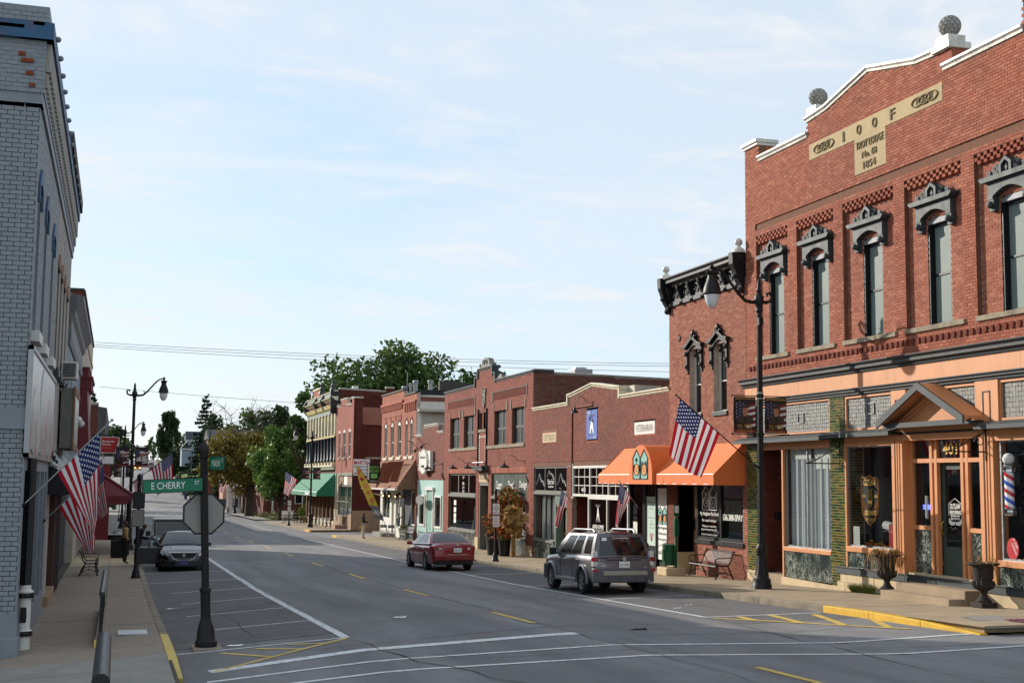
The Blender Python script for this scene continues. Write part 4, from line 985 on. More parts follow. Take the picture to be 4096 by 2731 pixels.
mb=MB();fpoly(mb,F,[(25.97,3.84),(26.88,3.84),(26.88,4.28),(25.97,4.28)],E_);build(mb,'pane',MT['glass'],DF,recalc=False)
text(DF,'401',F,26.42,4.06,E_+.01,0.56,0.27,MT['gold'],bold=.02)
DR_=MB();MT['doorgreen']=mat('dark_green_door',S('#3c4a45'),0.5,0.06,4)
fbox(DR_,F,25.97,26.1,1.1,3.72,E_-.12,E_-.07);fbox(DR_,F,26.76,26.88,1.1,3.72,E_-.12,E_-.07);fbox(DR_,F,26.1,26.76,3.58,3.72,E_-.12,E_-.072);fbox(DR_,F,26.1,26.76,1.1,1.78,E_-.12,E_-.072);fbox(DR_,F,26.1,26.76,1.9,1.95,E_-.12,E_-.11)
DO=build(DR_,'door',MT['doorgreen'],LB)
mb=MB();fpoly(mb,F,[(26.1,1.78),(26.76,1.78),(26.76,3.58),(26.1,3.58)],E_-.10);build(mb,'pane',MT['glass'],DO,recalc=False)
mb=MB();tubeF(mb,F,[(26.82,2.05,E_-.06),(26.82,2.1,E_+.0),(26.82,2.3,E_+.01),(26.82,2.36,E_-.06)],0.018,6);build(mb,'handle',MT['brass'],DO,smooth=60)
for s_,a,z,w_,h_ in(('OUTLAW',26.42,2.72,.40,.13),('GROOMING',26.42,2.58,.42,.09),("MEN'S SALON & SPA",26.42,2.5,.34,.04),('636-318-0193',26.42,2.43,.36,.06)):text(DO,s_,F,a,z,E_-.095,w_,h_,MT['printwhite'],bold=.015)
mb=MB()
for s_ in(-1,1):fpoly(mb,F,[(26.42,2.36),(26.42+s_*.12,2.36),(26.42+s_*.2,2.4),(26.42+s_*.24,2.45),(26.42+s_*.25,2.33),(26.42+s_*.15,2.27),(26.42+s_*.02,2.29)],E_-.094)
tubeF(mb,F,[(26.66,2.5,E_-.093),(26.66,2.78,E_-.093),(26.42,2.9,E_-.093),(26.18,2.78,E_-.093),(26.18,2.5,E_-.093)],.01,4);build(mb,'moustache_print',MT['printwhite'],DO)
mb=MB();fbox(mb,F,27.3,27.6,2.62,2.74,E_-.06,E_-.03);build(mb,'neon_sign',MT['neonblue'],DF)
mb=MB();tubeF(mb,F,[(27.45,2.4,E_-.04),(27.45,2.95,E_-.04)],.04,8);build(mb,'neon_pole',MT['printwhite'],DF);text(DF,'BARBER',F,27.45,2.68,E_-.025,.26,.07,MT['printwhite'])
board(LB,F,24.9,28.0,0.5,1.1,-0.35,-0.01,MT['palestone'],'threshold_wall')
for nm,x0,x1,y0,y1,z in(('step',17.55,18.6,24.95,27.64,0.72),('step',17.95,18.6,24.93,27.6,0.90)):
 mb=MB();mb.box(x0,x1,y0,y1,0.25,z);build(mb,nm,MT['concrete'],LB,bevel=0.012)
# gabled pediment over the door
mb=MB();y0,y1,ya,zb,za,D=24.75,28.15,26.42,4.66,5.48,0.6
for(p,q)in(((y0,zb),(ya,za)),((ya,za),(y1,zb))):
 vs=[F.p(a,z+t,d)for d in(0,D)for a,z,t in((p[0],p[1],0),(q[0],q[1],0),(q[0],q[1],.10),(p[0],p[1],.10))];mb.add(vs,[(0,1,2,3),(7,6,5,4),(0,4,5,1),(1,5,6,2),(2,6,7,3),(3,7,4,0)])
PD=build(mb,'pediment_roof',MT['rustboard'],LB)
PD.data.materials[0]=O
mb=MB()
for(p,q)in(((y0-.03,zb-.03),(ya,za-.0)),((ya,za-.0),(y1+.03,zb-.03))):
 fprism(mb,F,[(p[0],p[1]-.06),(q[0],q[1]-.06),(q[0],q[1]+.12),(p[0],p[1]+.12)],D,D+.05)
build(mb,'rake_board',SG,PD)
mb=MB();fprism(mb,F,[(y0+.1,zb),(ya,za-.05),(y1-.1,zb)],0.1,0.22);TY=build(mb,'tympanum',O,PD)
mb=MB();
for s_,t in((.26,.03),(.5,.03)):
 a,b=(y1-.1-s_*1.0,zb+.08),(ya,za-.05-s_*.42);fprism(mb,F,[a,b,(b[0],b[1]-.05),(a[0]-.09,a[1])],.22,.245)
build(mb,'tympanum_mould',O,TY)
mb=MB();fprism(mb,F,[(y0+.05,zb-.07),(y1-.05,zb-.07),(y1-.05,zb-.02),(y0+.05,zb-.02)],0.0,0.42);fprism(mb,F,[(y0,zb-.09),(y1,zb-.09),(y1,zb+.03),(y0,zb+.03)],0.40,0.47);build(mb,'pediment_base',SG,PD)
# wrought scroll brackets for hanging signs
def scrollbracket(a,z,lab):
 mb=MB();tubeF(mb,F,[(a,z,.06),(a,z,1.1)],.018,6);tubeF(mb,F,[(a,z-.2,.07),(a,z+.6,.07)],.015,6)
 tubeF(mb,F,[(a,z+.45,.07),(a,z+.3,.4),(a,z+.1,.75),(a,z,1.05)],.013,6)
 for cz,cd,r_,t0 in((z+.22,.22,.14,0),(z+.2,.8,.12,3)):tubeF(mb,F,[(a,cz+r_*(1-t/9)*math.sin(t+t0),cd+r_*(1-t/9)*math.cos(t+t0))for t in np.linspace(0,7,22)],.011,5)
 return build(mb,'sign_bracket',MT['ironblack'],LB,smooth=60)
scrollbracket(24.72,3.95,'');scrollbracket(30.85,3.75,'')
# ------------------------------------------------------------------ corner-corniced pet fund building
PB=thing('pet_shop_building','narrow two storey brick building with black bracketed cornice and orange awning','building',(FR,39.25,0.2))
BL=MT['blacktrim']
bwall(F,PB,MT['brick_pet'],MT['mortar_light'],36.32,42.2,3.15,[(36.32,9.6),(42.2,9.6)],[(39.6,40.5,5.5,7.7),(37.68,38.62,5.5,7.7)],indiv=220)
for c in(40.05,38.15):
 o=win(F,PB,c-.45,c+.45,5.5,7.62,d=-0.24,fw=0.055,trans=(.47,),fm=MT['white'],gm_=MT['glass'],blind=MT['blind'],bz=6.5)
 mb=MB();fprism(mb,F,[(c-.45,7.45)]+[(c-.45+.9*t,7.5+.2*math.sin(math.pi*t))for t in np.linspace(0,1,9)]+[(c+.45,7.45)],-.25,-.16);build(mb,'arch_panel',BL,o)
 mb=MB();fbox(mb,F,c-.53,c+.53,5.36,5.5,-.2,.06);build(mb,'window_sill',MT['slatedark'],PB,bevel=.01)
 mb=MB()
 for s_ in(-1,1):
  fprism(mb,F,[(c+s_*.70,7.72),(c+s_*.5,7.76),(c,8.02),(c,8.14),(c+s_*.46,7.88),(c+s_*.72,7.84)],-.02,.16)
  fbox(mb,F,c+s_*.5,c+s_*.62,7.0,7.74,-.02,.08);mb.sphere(F.p(c+s_*.56,7.12,.08),.075,8,6);mb.sphere(F.p(c+s_*.56,7.55,.09),.08,8,6);fbox(mb,F,c+s_*.51,c+s_*.61,6.88,7.05,-.02,.05)
 fprism(mb,F,[(c-.5,7.72)]+[(c-.5+t,7.58+.22*math.sin(math.pi*t))for t in np.linspace(0,1,11)]+[(c+.5,7.72),(c,8.0)],-.02,.07)
 h=build(mb,'window_hood',BL,PB,bevel=.006)
 build(MB().lathe(F.p(c,8.08,.08),[(.12,0),(.07,.04),(.1,.1),(.06,.2),(.02,.26)],8).sphere(F.p(c-.17,8.1,.08),.07,8,5).sphere(F.p(c+.17,8.1,.08),.07,8,5),'finial',BL,h,smooth=60)
board(PB,F,36.36,42.2,9.35,9.5,-.05,.08,BL,'cornice_mould');board(PB,F,36.36,42.2,9.5,9.98,-.05,.05,BL,'frieze')
cornice(PB,F,36.33,42.3,[(-.05,9.98),(.14,9.98),(.18,10.06),(.30,10.14),(.30,10.22),(.36,10.30),(.36,10.34),(-.05,10.34)],BL)
for i,a in enumerate(np.linspace(36.75,41.85,7)):
 mb=MB()
 vs=[F.p(a+s_*.06,z,d)for s_ in(-1,1)for d,z in((.04,9.3),(.1,9.34),(.1,9.5),(.16,9.62),(.26,9.86),(.28,9.98),(.04,9.98))]
 mb.add(vs,[tuple(range(7)),tuple(range(13,6,-1))]+[(k,k+7,(k+1)%7+7,(k+1)%7)for k in range(7)]);mb.sphere(F.p(a,9.36,.1),.07,8,6);build(mb,'cornice_bracket',BL,PB)
 if i<6:
  mb=MB();m_=a+.425
  for s_ in(-.17,.17):mb.tube([F.p(m_+s_+.13*math.cos(t),9.62+.13*math.sin(t)+.03,.06)for t in np.linspace(-.5,3.64,10)],.03,5);mb.sphere(F.p(m_+s_,9.68,.06),.05,7,5)
  build(mb,'frieze_ornament',BL,PB,smooth=60)
for a in(36.5,42.15):
 vs=MB();q=[(.04,9.1),(.1,9.12),(.14,9.35),(.24,9.5),(.34,9.8),(.42,10.0),(.44,10.36),(.04,10.36)]
 vs.add([F.p(a+s_*.13,z,d)for s_ in(-1,1)for d,z in q],[tuple(range(8)),tuple(range(15,7,-1))]+[(k,k+8,(k+1)%8+8,(k+1)%8)for k in range(8)]);vs.sphere(F.p(a,9.2,.12),.1,8,6);vs.sphere(F.p(a,9.62,.3),.08,8,6);build(vs,'end_bracket',BL,PB)
 c=F.p(a,10.36,.15);build(MB().lathe(c,[(.22,0),(.2,.1),(.12,.16),(.06,.2),(.06,.24)],14).sphere((c[0],c[1],c[2]+.34),.13,14,9),'ball_finial',MT['whiteglaze'],PB,smooth=50)
coping(F,PB,MT['whiteglaze'],[(36.6,10.44),(42.0,10.44)],h=.1,proud=.1,seg=.5)
mb=MB();c=F.p(41.3,8.18,.03)
st=[(.13*math.cos(t*math.pi/5+math.pi/2)*(1 if t%2==0 else.36),.13*math.sin(t*math.pi/5+math.pi/2)*(1 if t%2==0 else.36))for t in range(10)]
fprism(mb,F,[(41.3+a,8.18+b)for a,b in st],.0,.04);build(mb,'anchor_star',BL,PB)
body(PB,F,36.32,42.2,-.5,9.4,24,MT['brick_old']);room(PB,F,37.2,41,5.3,7.8,-.3,-1.2)
# ground floor
bwall(F,PB,MT['brick_pet'],MT['mortar_light'],36.32,40.08,.15,[(36.32,3.2),(40.08,3.2)],[(36.62,40.05,1.24,3.2)],indiv=80)
wp=win(F,PB,36.62,40.05,1.36,3.4,d=-.12,fw=.1,mull=(.485,),fm=BL,gm_=MT['darkglass'],dep=.1,bar=.12)
mb=MB();fbox(mb,F,36.55,40.12,1.24,1.37,-.15,.06);build(mb,'window_sill',BL,PB)
bwall(F,PB,MT['brick_city'],MT['mortar_red'],41.5,42.3,.85,[(41.5,3.4),(42.3,3.4)],d=.02,thick=.6)
board(PB,F,41.48,42.32,.1,.85,-.6,.04,MT['palestone'],'plinth')
mb=MB();mb.quad((FR+1.3,40.05,.2),(FR+1.3,41.6,.2),(FR+1.3,41.6,3.3),(FR+1.3,40.05,3.3));mb.quad((FR,41.5,.2),(FR+1.3,41.5,.2),(FR+1.3,41.5,3.3),(FR,41.5,3.3));mb.quad((FR,40.08,.2),(FR+1.3,40.08,.2),(FR+1.3,40.08,3.3),(FR,40.08,3.3));build(mb,'alcove',MT['stucco'],PB,recalc=False)
mb=MB();mb.box(FR+.55,FR+.9,41.36,41.49,1.6,1.95);build(mb,'mailbox',MT['ironblack'],PB)
room(PB,F,36.6,40.05,1.2,3.2,-.3,-3,MT['darkint'])
dd=.0-.07
text(wp,'My Neighbor Pet Fund',F,39.2,2.19,dd,1.36,.15,MT['printwhite'],bold=.01);text(wp,'Pet resale boutique',F,39.2,1.98,dd,1.05,.12,MT['printwhite']);text(wp,'Helping our community',F,39.2,1.80,dd,1.05,.09,MT['printwhite']);text(wp,'spay and neuter their pets.',F,39.2,1.69,dd,1.2,.09,MT['printwhite']);text(wp,'All sales fund spay/neuter program!',F,39.2,1.53,dd,1.2,.065,MT['printwhite'])
text(wp,'636.388-SPAY',F,37.5,2.13,dd,1.42,.2,MT['printwhite'],bold=.02)
def pethouses(P,F,c,z,w_,h_,d,line,fill=None,faces=True):
 """two little kennel shapes with a dog and a cat face, as a flat print"""
 L_=MB();t=.018*h_/.8
 for s_ in(1,-1):
  k=c+s_*w_*.25;hw=w_*.23
  out_=[(k-hw,z-h_*.5),(k-hw,z+h_*.18),(k-hw*1.15,z+h_*.18),(k,z+h_*.5),(k+hw*1.15,z+h_*.18),(k+hw,z+h_*.18),(k+hw,z-h_*.5)]
  if fill:mb=MB();fpoly(mb,F,out_,d-.002);build(mb,'house_print',fill[0],P,recalc=False)
  tubeF(L_,F,[(a,b,d)for a,b in out_+[out_[0]]],t,4)
  e=[(k+hw*.72*math.cos(q),z-h_*.18+h_*.21*math.sin(q))for q in np.linspace(0,2*math.pi,18)]
  if fill:mb=MB();fpoly(mb,F,e[:-1],d+.001);build(mb,'face_print',fill[1],P,recalc=False)
  tubeF(L_,F,[(a,b,d+.002)for a,b in e],t*.8,4)
  for q in(-1,1):
   fpoly(L_,F,[(k+q*hw*.3+.03*h_*math.cos(u),z-h_*.12+.03*h_*math.sin(u))for u in np.linspace(0,6.28,8)[:-1]],d+.004)
   if s_<0:tubeF(L_,F,[(k+q*hw*.65,z-h_*.06,d+.003),(k+q*hw*.6,z+h_*.1,d+.003),(k+q*hw*.25,z+h_*.02,d+.003)],t*.8,4)
   else:tubeF(L_,F,[(k+q*hw*.6,z-h_*.02,d+.003),(k+q*hw*.82,z-h_*.06,d+.003),(k+q*hw*.72,z-h_*.22,d+.003)],t,4)
  fpoly(L_,F,[(k+.05*h_*math.cos(u),z-h_*.22+.035*h_*math.sin(u))for u in np.linspace(0,6.28,9)[:-1]],d+.004)
  if s_<0:tubeF(L_,F,[(k-hw*.6,z-h_*.02,d+.005),(k+hw*.5,z+h_*.06,d+.005)],t*1.6,4)
  else:tubeF(L_,F,[(k+.06*h_*math.cos(u),z+h_*.16+.06*h_*math.sin(u),d+.003)for u in np.linspace(0,6.28,12)],t,4)
 return build(L_,'pet_emblem',line,P,recalc=False)
pethouses(wp,F,39.15,2.72,1.1,.78,-.065,MT['printwhite'])
# orange awning with a vaulted centre
AW=thing('orange_awning','orange canvas shop awning with arched centre and pet house emblem','awning',(17.9,41.3,3.14))
ya,yb,z0,zv,zt,D=36.45,46.45,3.14,3.47,4.47,1.06
def awn(P,F,ya,yb,z0,zv,zt,D,m,splits=(),scallop=0):
 cuts=[ya]+list(splits)+[yb]
 for u,v in zip(cuts[:-1],cuts[1:]):
  mb=MB();n=max(2,int((v-u)/.5))
  mb.grid(lambda s_,t:F.p(u+(v-u)*s_,zt+(zv-zt)*t-.03*math.sin(math.pi*t)-.012*math.sin(math.pi*((s_*n)%1)),.02+D*t),n*2,6);build(mb,'canopy',m,P,smooth=50,recalc=False)
  mb=MB();mb.grid(lambda s_,t:F.p(u+(v-u)*s_,zv+(z0-zv)*t+(scallop*abs(math.sin(s_*(v-u)*6))if t==1 else 0),D+.02+.01*math.sin(s_*30)*t),24,2);build(mb,'valance',m,P,smooth=50,recalc=False)
 for a in(ya,yb):mb=MB();mb.add([F.p(a,zt,.02),F.p(a,zv,D+.02),F.p(a,z0,D+.02),F.p(a,z0,.02)],[(0,1,2,3)]);build(mb,'end_panel',m,P,recalc=False)
 mb=MB();tubeF(mb,F,[(ya,z0+.02,D),(yb,z0+.02,D)],.02,6);tubeF(mb,F,[(ya,zv,D),(yb,zv,D)],.02,6)
 for a in np.linspace(ya+.05,yb-.05,5):tubeF(mb,F,[(a,z0+.02,0),(a,z0+.02,D)],.018,5)
 build(mb,'awning_frame',MT['steel'],P)
awn(AW,F,36.45,46.42,z0,zv,zt,D,MT['awning'],splits=(40.25,43.0))
vc,vr,vz,VD=42.02,1.02,3.62,D+.12
arcp=[(vc+vr,z0)]+[(vc+vr*math.cos(t)*(1),vz-.15+1.02*math.sin(t))for t in np.linspace(0,math.pi,19)]+[(vc-vr,z0)]
mb=MB();n=len(arcp);vs=[]
for j in range(7):
 for a,b in arcp:vs.append(F.p(a,b,.02+(VD-.02)*j/6))
mb.add(vs,[(j*n+i,j*n+i+1,(j+1)*n+i+1,(j+1)*n+i)for j in range(6)for i in range(n-1)]);build(mb,'vault',MT['awning'],AW,smooth=50,recalc=False)
mb=MB();fpoly(mb,F,arcp,VD);AF=build(mb,'arched_front',MT['awning'],AW,recalc=False)
MT['emblemblue']=mat('pale_teal_print',S('#7fb5ab'),.6,.03,3);MT['emblemtan']=mat('pumpkin_print',S('#dd8f3a'),.6,.03,3);MT['emblemline']=mat('dark_teal_print',S('#2c4a45'),.6,.03,3)
pethouses(AF,F,42.02,3.82,1.36,1.0,VD+.006,MT['emblemline'],(MT['emblemblue'],MT['emblemtan']))

# ------------------------------------------------------------------ one storey brick block with cream coping
CB=thing('city_block_building','long one storey red brick shop block with stepped cream coping','building',(FR,50,-.1))
TP=[(42.2,6.42),(46.98,6.42),(46.981,6.78),(47.4,6.82),(50.0,7.1),(52.6,6.84),(52.98,6.8),(52.981,6.47),(57.95,6.47)]
bwall(F,CB,MT['brick_city'],MT['mortar'],42.2,57.95,4.06,TP,[(54.45,56.55,4.86,5.45),(43.42,45.5,4.88,5.50),(49.25,50.75,4.82,6.22)],indiv=260)
coping(F,CB,MT['cream'],[(42.2,6.56),(46.9,6.56)],h=.15,seg=.5);coping(F,CB,MT['cream'],[(46.85,6.92),(47.5,6.95),(50,7.24),(52.5,6.97),(53.05,6.94)],h=.15,seg=.5);coping(F,CB,MT['cream'],[(53.0,6.61),(57.95,6.61)],h=.15,seg=.5)
board(CB,F,46.9,47.02,6.42,6.9,-.3,.07,MT['cream'],'coping_return');board(CB,F,52.95,53.06,6.47,6.9,-.3,.07,MT['cream'],'coping_return')
board(CB,F,46.2,46.98,6.4,6.9,-1.4,-.3,MT['siding'],'parapet_return')
mb=MB();fbox(mb,F,42.25,58.05,3.86,4.06,-.25,-.01);build(mb,'course_bed',MT['mortar_red'],CB);brickwork(F,CB,MT['brick_soldier'],42.3,58.1,3.86,[(42,4.06),(59,4.06)],d=.0,L=.078,H=.2,j=.008,name='soldier_course')
for a0,a1,z0_,z1_,m,s_,nm in((54.45,56.55,4.86,5.45,'palestone','CITY BLDG','stone_tablet'),(43.42,45.5,4.88,5.5,'white','VETERINARIAN','sign_board')):
 o=board(CB,F,a0+.08,a1-.08,z0_+.08,z1_-.08,-.2,.02,MT[m],nm);text(o,s_,F,(a0+a1)/2,(z0_+z1_)/2,.023,(a1-a0)*.76,.26,MT['printblack']if m=='white' else MT['letterstone'],bold=.0)
 brickwork(F,CB,MT['brick_pub'],a0,a1,z0_,[(a0,z1_),(a1,z1_)],[(a0+.08,a1-.08,z0_+.08,z1_-.08)],d=.0,L=.08,H=.08,name='sign_surround')
o=board(CB,F,49.37,50.63,4.93,6.12,-.2,.03,MT['blue'],'sign_board');brickwork(F,CB,MT['brick_pub'],49.25,50.75,4.82,[(49,6.22),(51,6.22)],[(49.36,50.64,4.92,6.13)],L=.08,H=.08,name='sign_surround')
def Amark(P,F,c,z,w_,h_,d,m):
 text(P,'A',F,c,z,d,w_*.62,h_*.72,m,bold=.04);mb=MB()
 for s_ in np.linspace(-.45,.45,7):tubeF(mb,F,[(c+s_*w_*.7,z+h_*.36,d),(c+s_*w_,z+h_*.5,d)],.008,4);tubeF(mb,F,[(c+s_*w_*.7,z-h_*.36,d),(c+s_*w_,z-h_*.5,d)],.008,4)
 build(mb,'emblem_rays',m,P)
Amark(o,F,50,5.5,.8,.9,.033,MT['printwhite']);text(o,'ARNE',F,50.3,6.02,.033,.3,.09,MT['printwhite']);text(o,'HOMES',F,49.68,5.0,.033,.34,.08,MT['printwhite'])
goose(CB,F,49.9,6.42,d=.5,drop=.2,shade=.17,side=.85)
mb=MB();tubeF(mb,F,[(49.95,6.3,.03),(52.3,6.3,.03),(52.38,6.22,.03),(52.38,2.6,.03)],.03,6);build(mb,'conduit',MT['rustboard'],CB,smooth=60)
# left shop
for a0,a1 in((52.42,53.12),(57.75,58.2)):
 bwall(F,CB,MT['brick_city'],MT['mortar'],a0,a1,-.3 if a0>55 else.0,[(a0,3.87),(a1,3.87)],thick=.4)
tr=win(F,CB,53.14,57.74,2.74,3.85,d=-.12,fw=.06,mull=(.36,.68),fm=MT['woodgray'],gm_=MT['carglass'],dep=.08)
mb=MB()
for c,s_ in((57.0,1),(54.0,1)):tubeF(mb,F,[(c+.65,3.05,-.07),(c+.4,3.2,-.07),(c+.15,3.55,-.07),(c-.05,3.3,-.07),(c-.2,3.15,-.07),(c-.3,3.25,-.07),(c-.6,2.98,-.07)],.018,4)
tubeF(mb,F,[(56.0,3.4,-.07),(55.75,3.68,-.07),(55.55,3.5,-.07),(55.4,3.55,-.07),(55.05,3.3,-.07)],.018,4);build(mb,'mountain_emblem',MT['printwhite'],tr)
text(tr,'Mustard Seed',F,55.5,3.2,-.07,.95,.24,MT['printwhite'],shear=.3);text(tr,'Rentals & Events',F,55.5,2.98,-.07,.7,.09,MT['printwhite'],bold=.02)
board(CB,F,53.14,57.74,2.62,2.74,-.15,.03,MT['woodgray'],'transom_rail')
ws=win(F,CB,54.82,57.74,.58,2.62,d=-.12,fw=.06,mull=(.5,),fm=MT['woodgray'],gm_=MT['glass'])
for c in(57.0,56.3,55.55):
 mb=MB();mb.grid(lambda u,v:F.p(c-.27*(1-v*.2)+.54*(1-v*.2)*u,.62+v*1.98,-.28+.04*math.sin(u*22)),24,3);build(mb,'curtain',MT['curtain'],ws,smooth=80)
room(CB,F,53.2,57.7,.3,3.8,-.35,-3,MT['darkint'])
board(CB,F,54.8,57.76,-.25,.52,-.2,.02,MT['marble'],'marble_slab');board(CB,F,54.8,57.76,.5,.6,-.2,.05,MT['woodgray'],'sill_rail')
board(CB,F,53.14,54.8,2.1,2.62,-.3,-.05,MT['greenpaint'],'door_head');board(CB,F,54.62,54.8,-.1,2.2,-.4,-.02,MT['greenpaint'],'jamb')
mb=MB();fbox(mb,F,53.9,54.05,-.05,2.1,-.35,-.28);fbox(mb,F,53.14,53.26,-.05,2.1,-.35,-.28);fbox(mb,F,53.26,53.9,1.95,2.1,-.35,-.282);fbox(mb,F,53.26,53.9,-.05,.35,-.35,-.282);o=build(mb,'door',MT['greenpaint'],CB)
mb=MB();fpoly(mb,F,[(53.26,.35),(53.9,.35),(53.9,1.95),(53.26,1.95)],-.31);build(mb,'pane',MT['carglass'],o,recalc=False)
mb=MB();tubeF(mb,F,[(53.58+.25*math.cos(t),1.6+.32*math.sin(t),-.30)for t in np.linspace(0,6.29,20)],.014,4);tubeF(mb,F,[(53.4,1.7,-.3),(53.55,1.85,-.3),(53.75,1.68,-.3)],.012,4);build(mb,'door_emblem',MT['printwhite'],o)
build(MB().sphere(F.p(54.0,.95,-.24),.045,8,6),'handle',MT['brass'],o)
# middle shop with white divided transom
tw=win(F,CB,46.06,52.38,2.6,3.86,d=-.08,fw=.1,mull=(1/3.,2/3.),fm=MT['white'],gm_=MT['darkglass'],dep=.1)
mb=MB()
for k in range(3):
 b0=46.06+k*6.32/3
 for q in(1/3.,2/3.):fbox(mb,F,b0+2.107*q-.016,b0+2.107*q+.016,2.7,3.76,-.05,-.02)
for q in(1/3.,2/3.):z=2.7+1.06*q;fbox(mb,F,46.16,52.28,z-.016,z+.016,-.05,-.018)
build(mb,'glazing_bar',MT['white'],tw);text(tw,'441',F,51.1,2.88,-.02,.5,.2,MT['printwhite'])
board(CB,F,52.3,52.42,2.5,3.95,-.1,.03,MT['white'],'jamb')
wa=win(F,CB,46.06,50.45,.55,2.6,d=-.08,fw=.09,mull=(.515,),fm=MT['white'],gm_=MT['darkglass'],dep=.1)
board(CB,F,46.06,50.4,-.1,.55,-.15,.0,MT['white'],'bulkhead')
Amark(wa,F,49.4,1.95,.55,.7,-.03,MT['printwhite']);text(wa,'ARNE HOMES',F,49.4,1.42,-.03,1.25,.16,MT['printwhite'],bold=.02);text(wa,'CUSTOM CRAFTED HOMES',F,49.4,1.28,-.03,1.25,.06,MT['printwhite']);text(wa,'636-775-1270',F,49.4,1.0,-.03,.7,.09,MT['printwhite'])
mb=MB();mb.quad(F.p(50.45,0,-.05),F.p(50.45,0,-1.3),F.p(50.45,2.6,-1.3),F.p(50.45,2.6,-.05));mb.quad(F.p(52.4,0,-.2),F.p(52.4,0,-1.3),F.p(52.4,2.6,-1.3),F.p(52.4,2.6,-.2));mb.quad(F.p(50.4,0,-1.3),F.p(52.4,0,-1.3),F.p(52.4,2.6,-1.3),F.p(50.4,2.6,-1.3));mb.quad(F.p(50.4,2.6,-.05),F.p(52.4,2.6,-.05),F.p(52.4,2.6,-1.3),F.p(50.4,2.6,-1.3));build(mb,'alcove',MT['brick_dark'],CB,recalc=False)
room(CB,F,42.4,50.4,.2,3.85,-.3,-4,MT['darkint'])
# shop below the awning: black framed glass with posters
wb=win(F,CB,42.34,45.98,.1,3.3,d=-.1,fw=.1,mull=(.30,.58,.62),fm=BL,gm_=MT['darkglass'],dep=.12)
mb=MB();fpoly(mb,F,[(43.48,.95),(44.42,.95),(44.42,2.7),(43.48,2.7)],-.045);MT['mintposter']=mat('mint_poster',S('#b9cfc3'),.6,.04,2);pz=build(mb,'mint_poster',MT['mintposter'],wb,recalc=False)
for i,(s_,w_)in enumerate((('Spay Neuter Hospital',.6),('421 Main St',.4),('Troy, Mo. 63379',.45),('Low cost spay/neuter',.6),('and',.1),('compassionate',.42),('veterinary care',.42))):text(pz,s_,F,43.95,2.5-.12*i-(.2 if i>2 else 0),-.042,w_,.06,MT['emblemline'])
mb=MB();fpoly(mb,F,[(43.95+.09*math.cos(t),1.2+.11*math.sin(t))for t in np.linspace(0,6.28,12)[:-1]],-.042)
for a in(-.14,-.05,.05,.14):fpoly(mb,F,[(43.95+a+.035*math.cos(t),1.38-abs(a)*.5+.05*math.sin(t))for t in np.linspace(0,6.28,9)[:-1]],-.042)
build(mb,'paw_print',MT['red'],pz)
mb=MB();fpoly(mb,F,[(42.45,.5),(43.38,.5),(43.38,3.0),(42.45,3.0)],-.045);pw=build(mb,'white_poster',MT['printwhite'],wb,recalc=False)
pethouses(pw,F,42.95,2.05,.8,.62,-.04,MT['emblemline'],(MT['emblemblue'],MT['emblemtan']))
for i,(s_,h_)in enumerate((('My Neighbor',.13),('Veterinary',.13),('Hospital',.12),('636.388-SPAY',.12))):text(pw,s_,F,42.92,1.6-.2*i-(.25 if i==3 else 0),-.04,.78,h_,MT['printblack'],bold=.01)
mb=MB();fpoly(mb,F,[(45.3,1.2),(45.7,1.2),(45.7,1.75),(45.3,1.75)],-.045);build(mb,'notice',MT['white'],wb,recalc=False)
body(CB,F,42.2,57.95,-.5,5.9,26,MT['brick_old'])

# ------------------------------------------------------------------ two storey floral building
FB=thing('floral_building','two storey dark red brick building with stepped parapet crest and black sash windows','building',(FR,66.5,-.4))
TF=[(57.95,8.25),(64.35,8.25),(64.351,8.65),(64.9,8.65),(64.901,9.05),(67.65,9.05),(67.651,8.65),(68.2,8.65),(68.201,8.25),(75.2,8.25)]
WN=[(71.62,73.78),(68.42,70.66),(62.35,64.5),(59.28,61.36)]
ho=[(a,b,5.0,6.77)for a,b in WN]+[(65.95,66.55,5.9,6.8),(66.8,67.38,5.9,6.8)]
bwall(F,FB,MT['brick_floral'],MT['mortar_red'],57.95,75.2,3.9,TF,ho,indiv=120)
for a0,a1 in WN:
 win(F,FB,a0,a1,5.02,6.77,d=-.2,fw=.07,mull=(.5,),trans=(.47,),fm=MT['slatedark'],gm_=MT['darkscreen'],bar=.14)
 brickwork(F,FB,MT['brick_pub'],a0-.1,a1+.1,6.8,[(a0,7.08),(a1,7.08)],d=.006,L=.08,H=.28,name='soldier_lintel')
 for a in(a0-.2,a1+.08):board(FB,F,a,a+.13,6.72,7.14,-.05,.04,MT['woodgray'],'lintel_block')
board(FB,F,66.55,66.8,5.9,6.8,-.2,.0,MT['brick_floral'],'mullion')
for a0,a1 in((65.95,66.55),(66.8,67.38)):win(F,FB,a0,a1,5.9,6.8,d=-.25,fw=.05,fm=BL,gm_=MT['carglass'])
for a0,a1 in((67.6,74.05),(59.2,65.78),(65.9,67.45)):
 z=4.86 if a1-a0>2 else 5.76
 n=max(1,round((a1-a0)/2.1))
 for i in range(n):board(FB,F,a0+(a1-a0)*i/n+.004,a0+(a1-a0)*(i+1)/n-.004,z,z+.15,-.22,.06,MT['weathered'],'window_sill')
room(FB,F,58.5,74.8,4.6,7,-.5,-2,MT['darkint'])
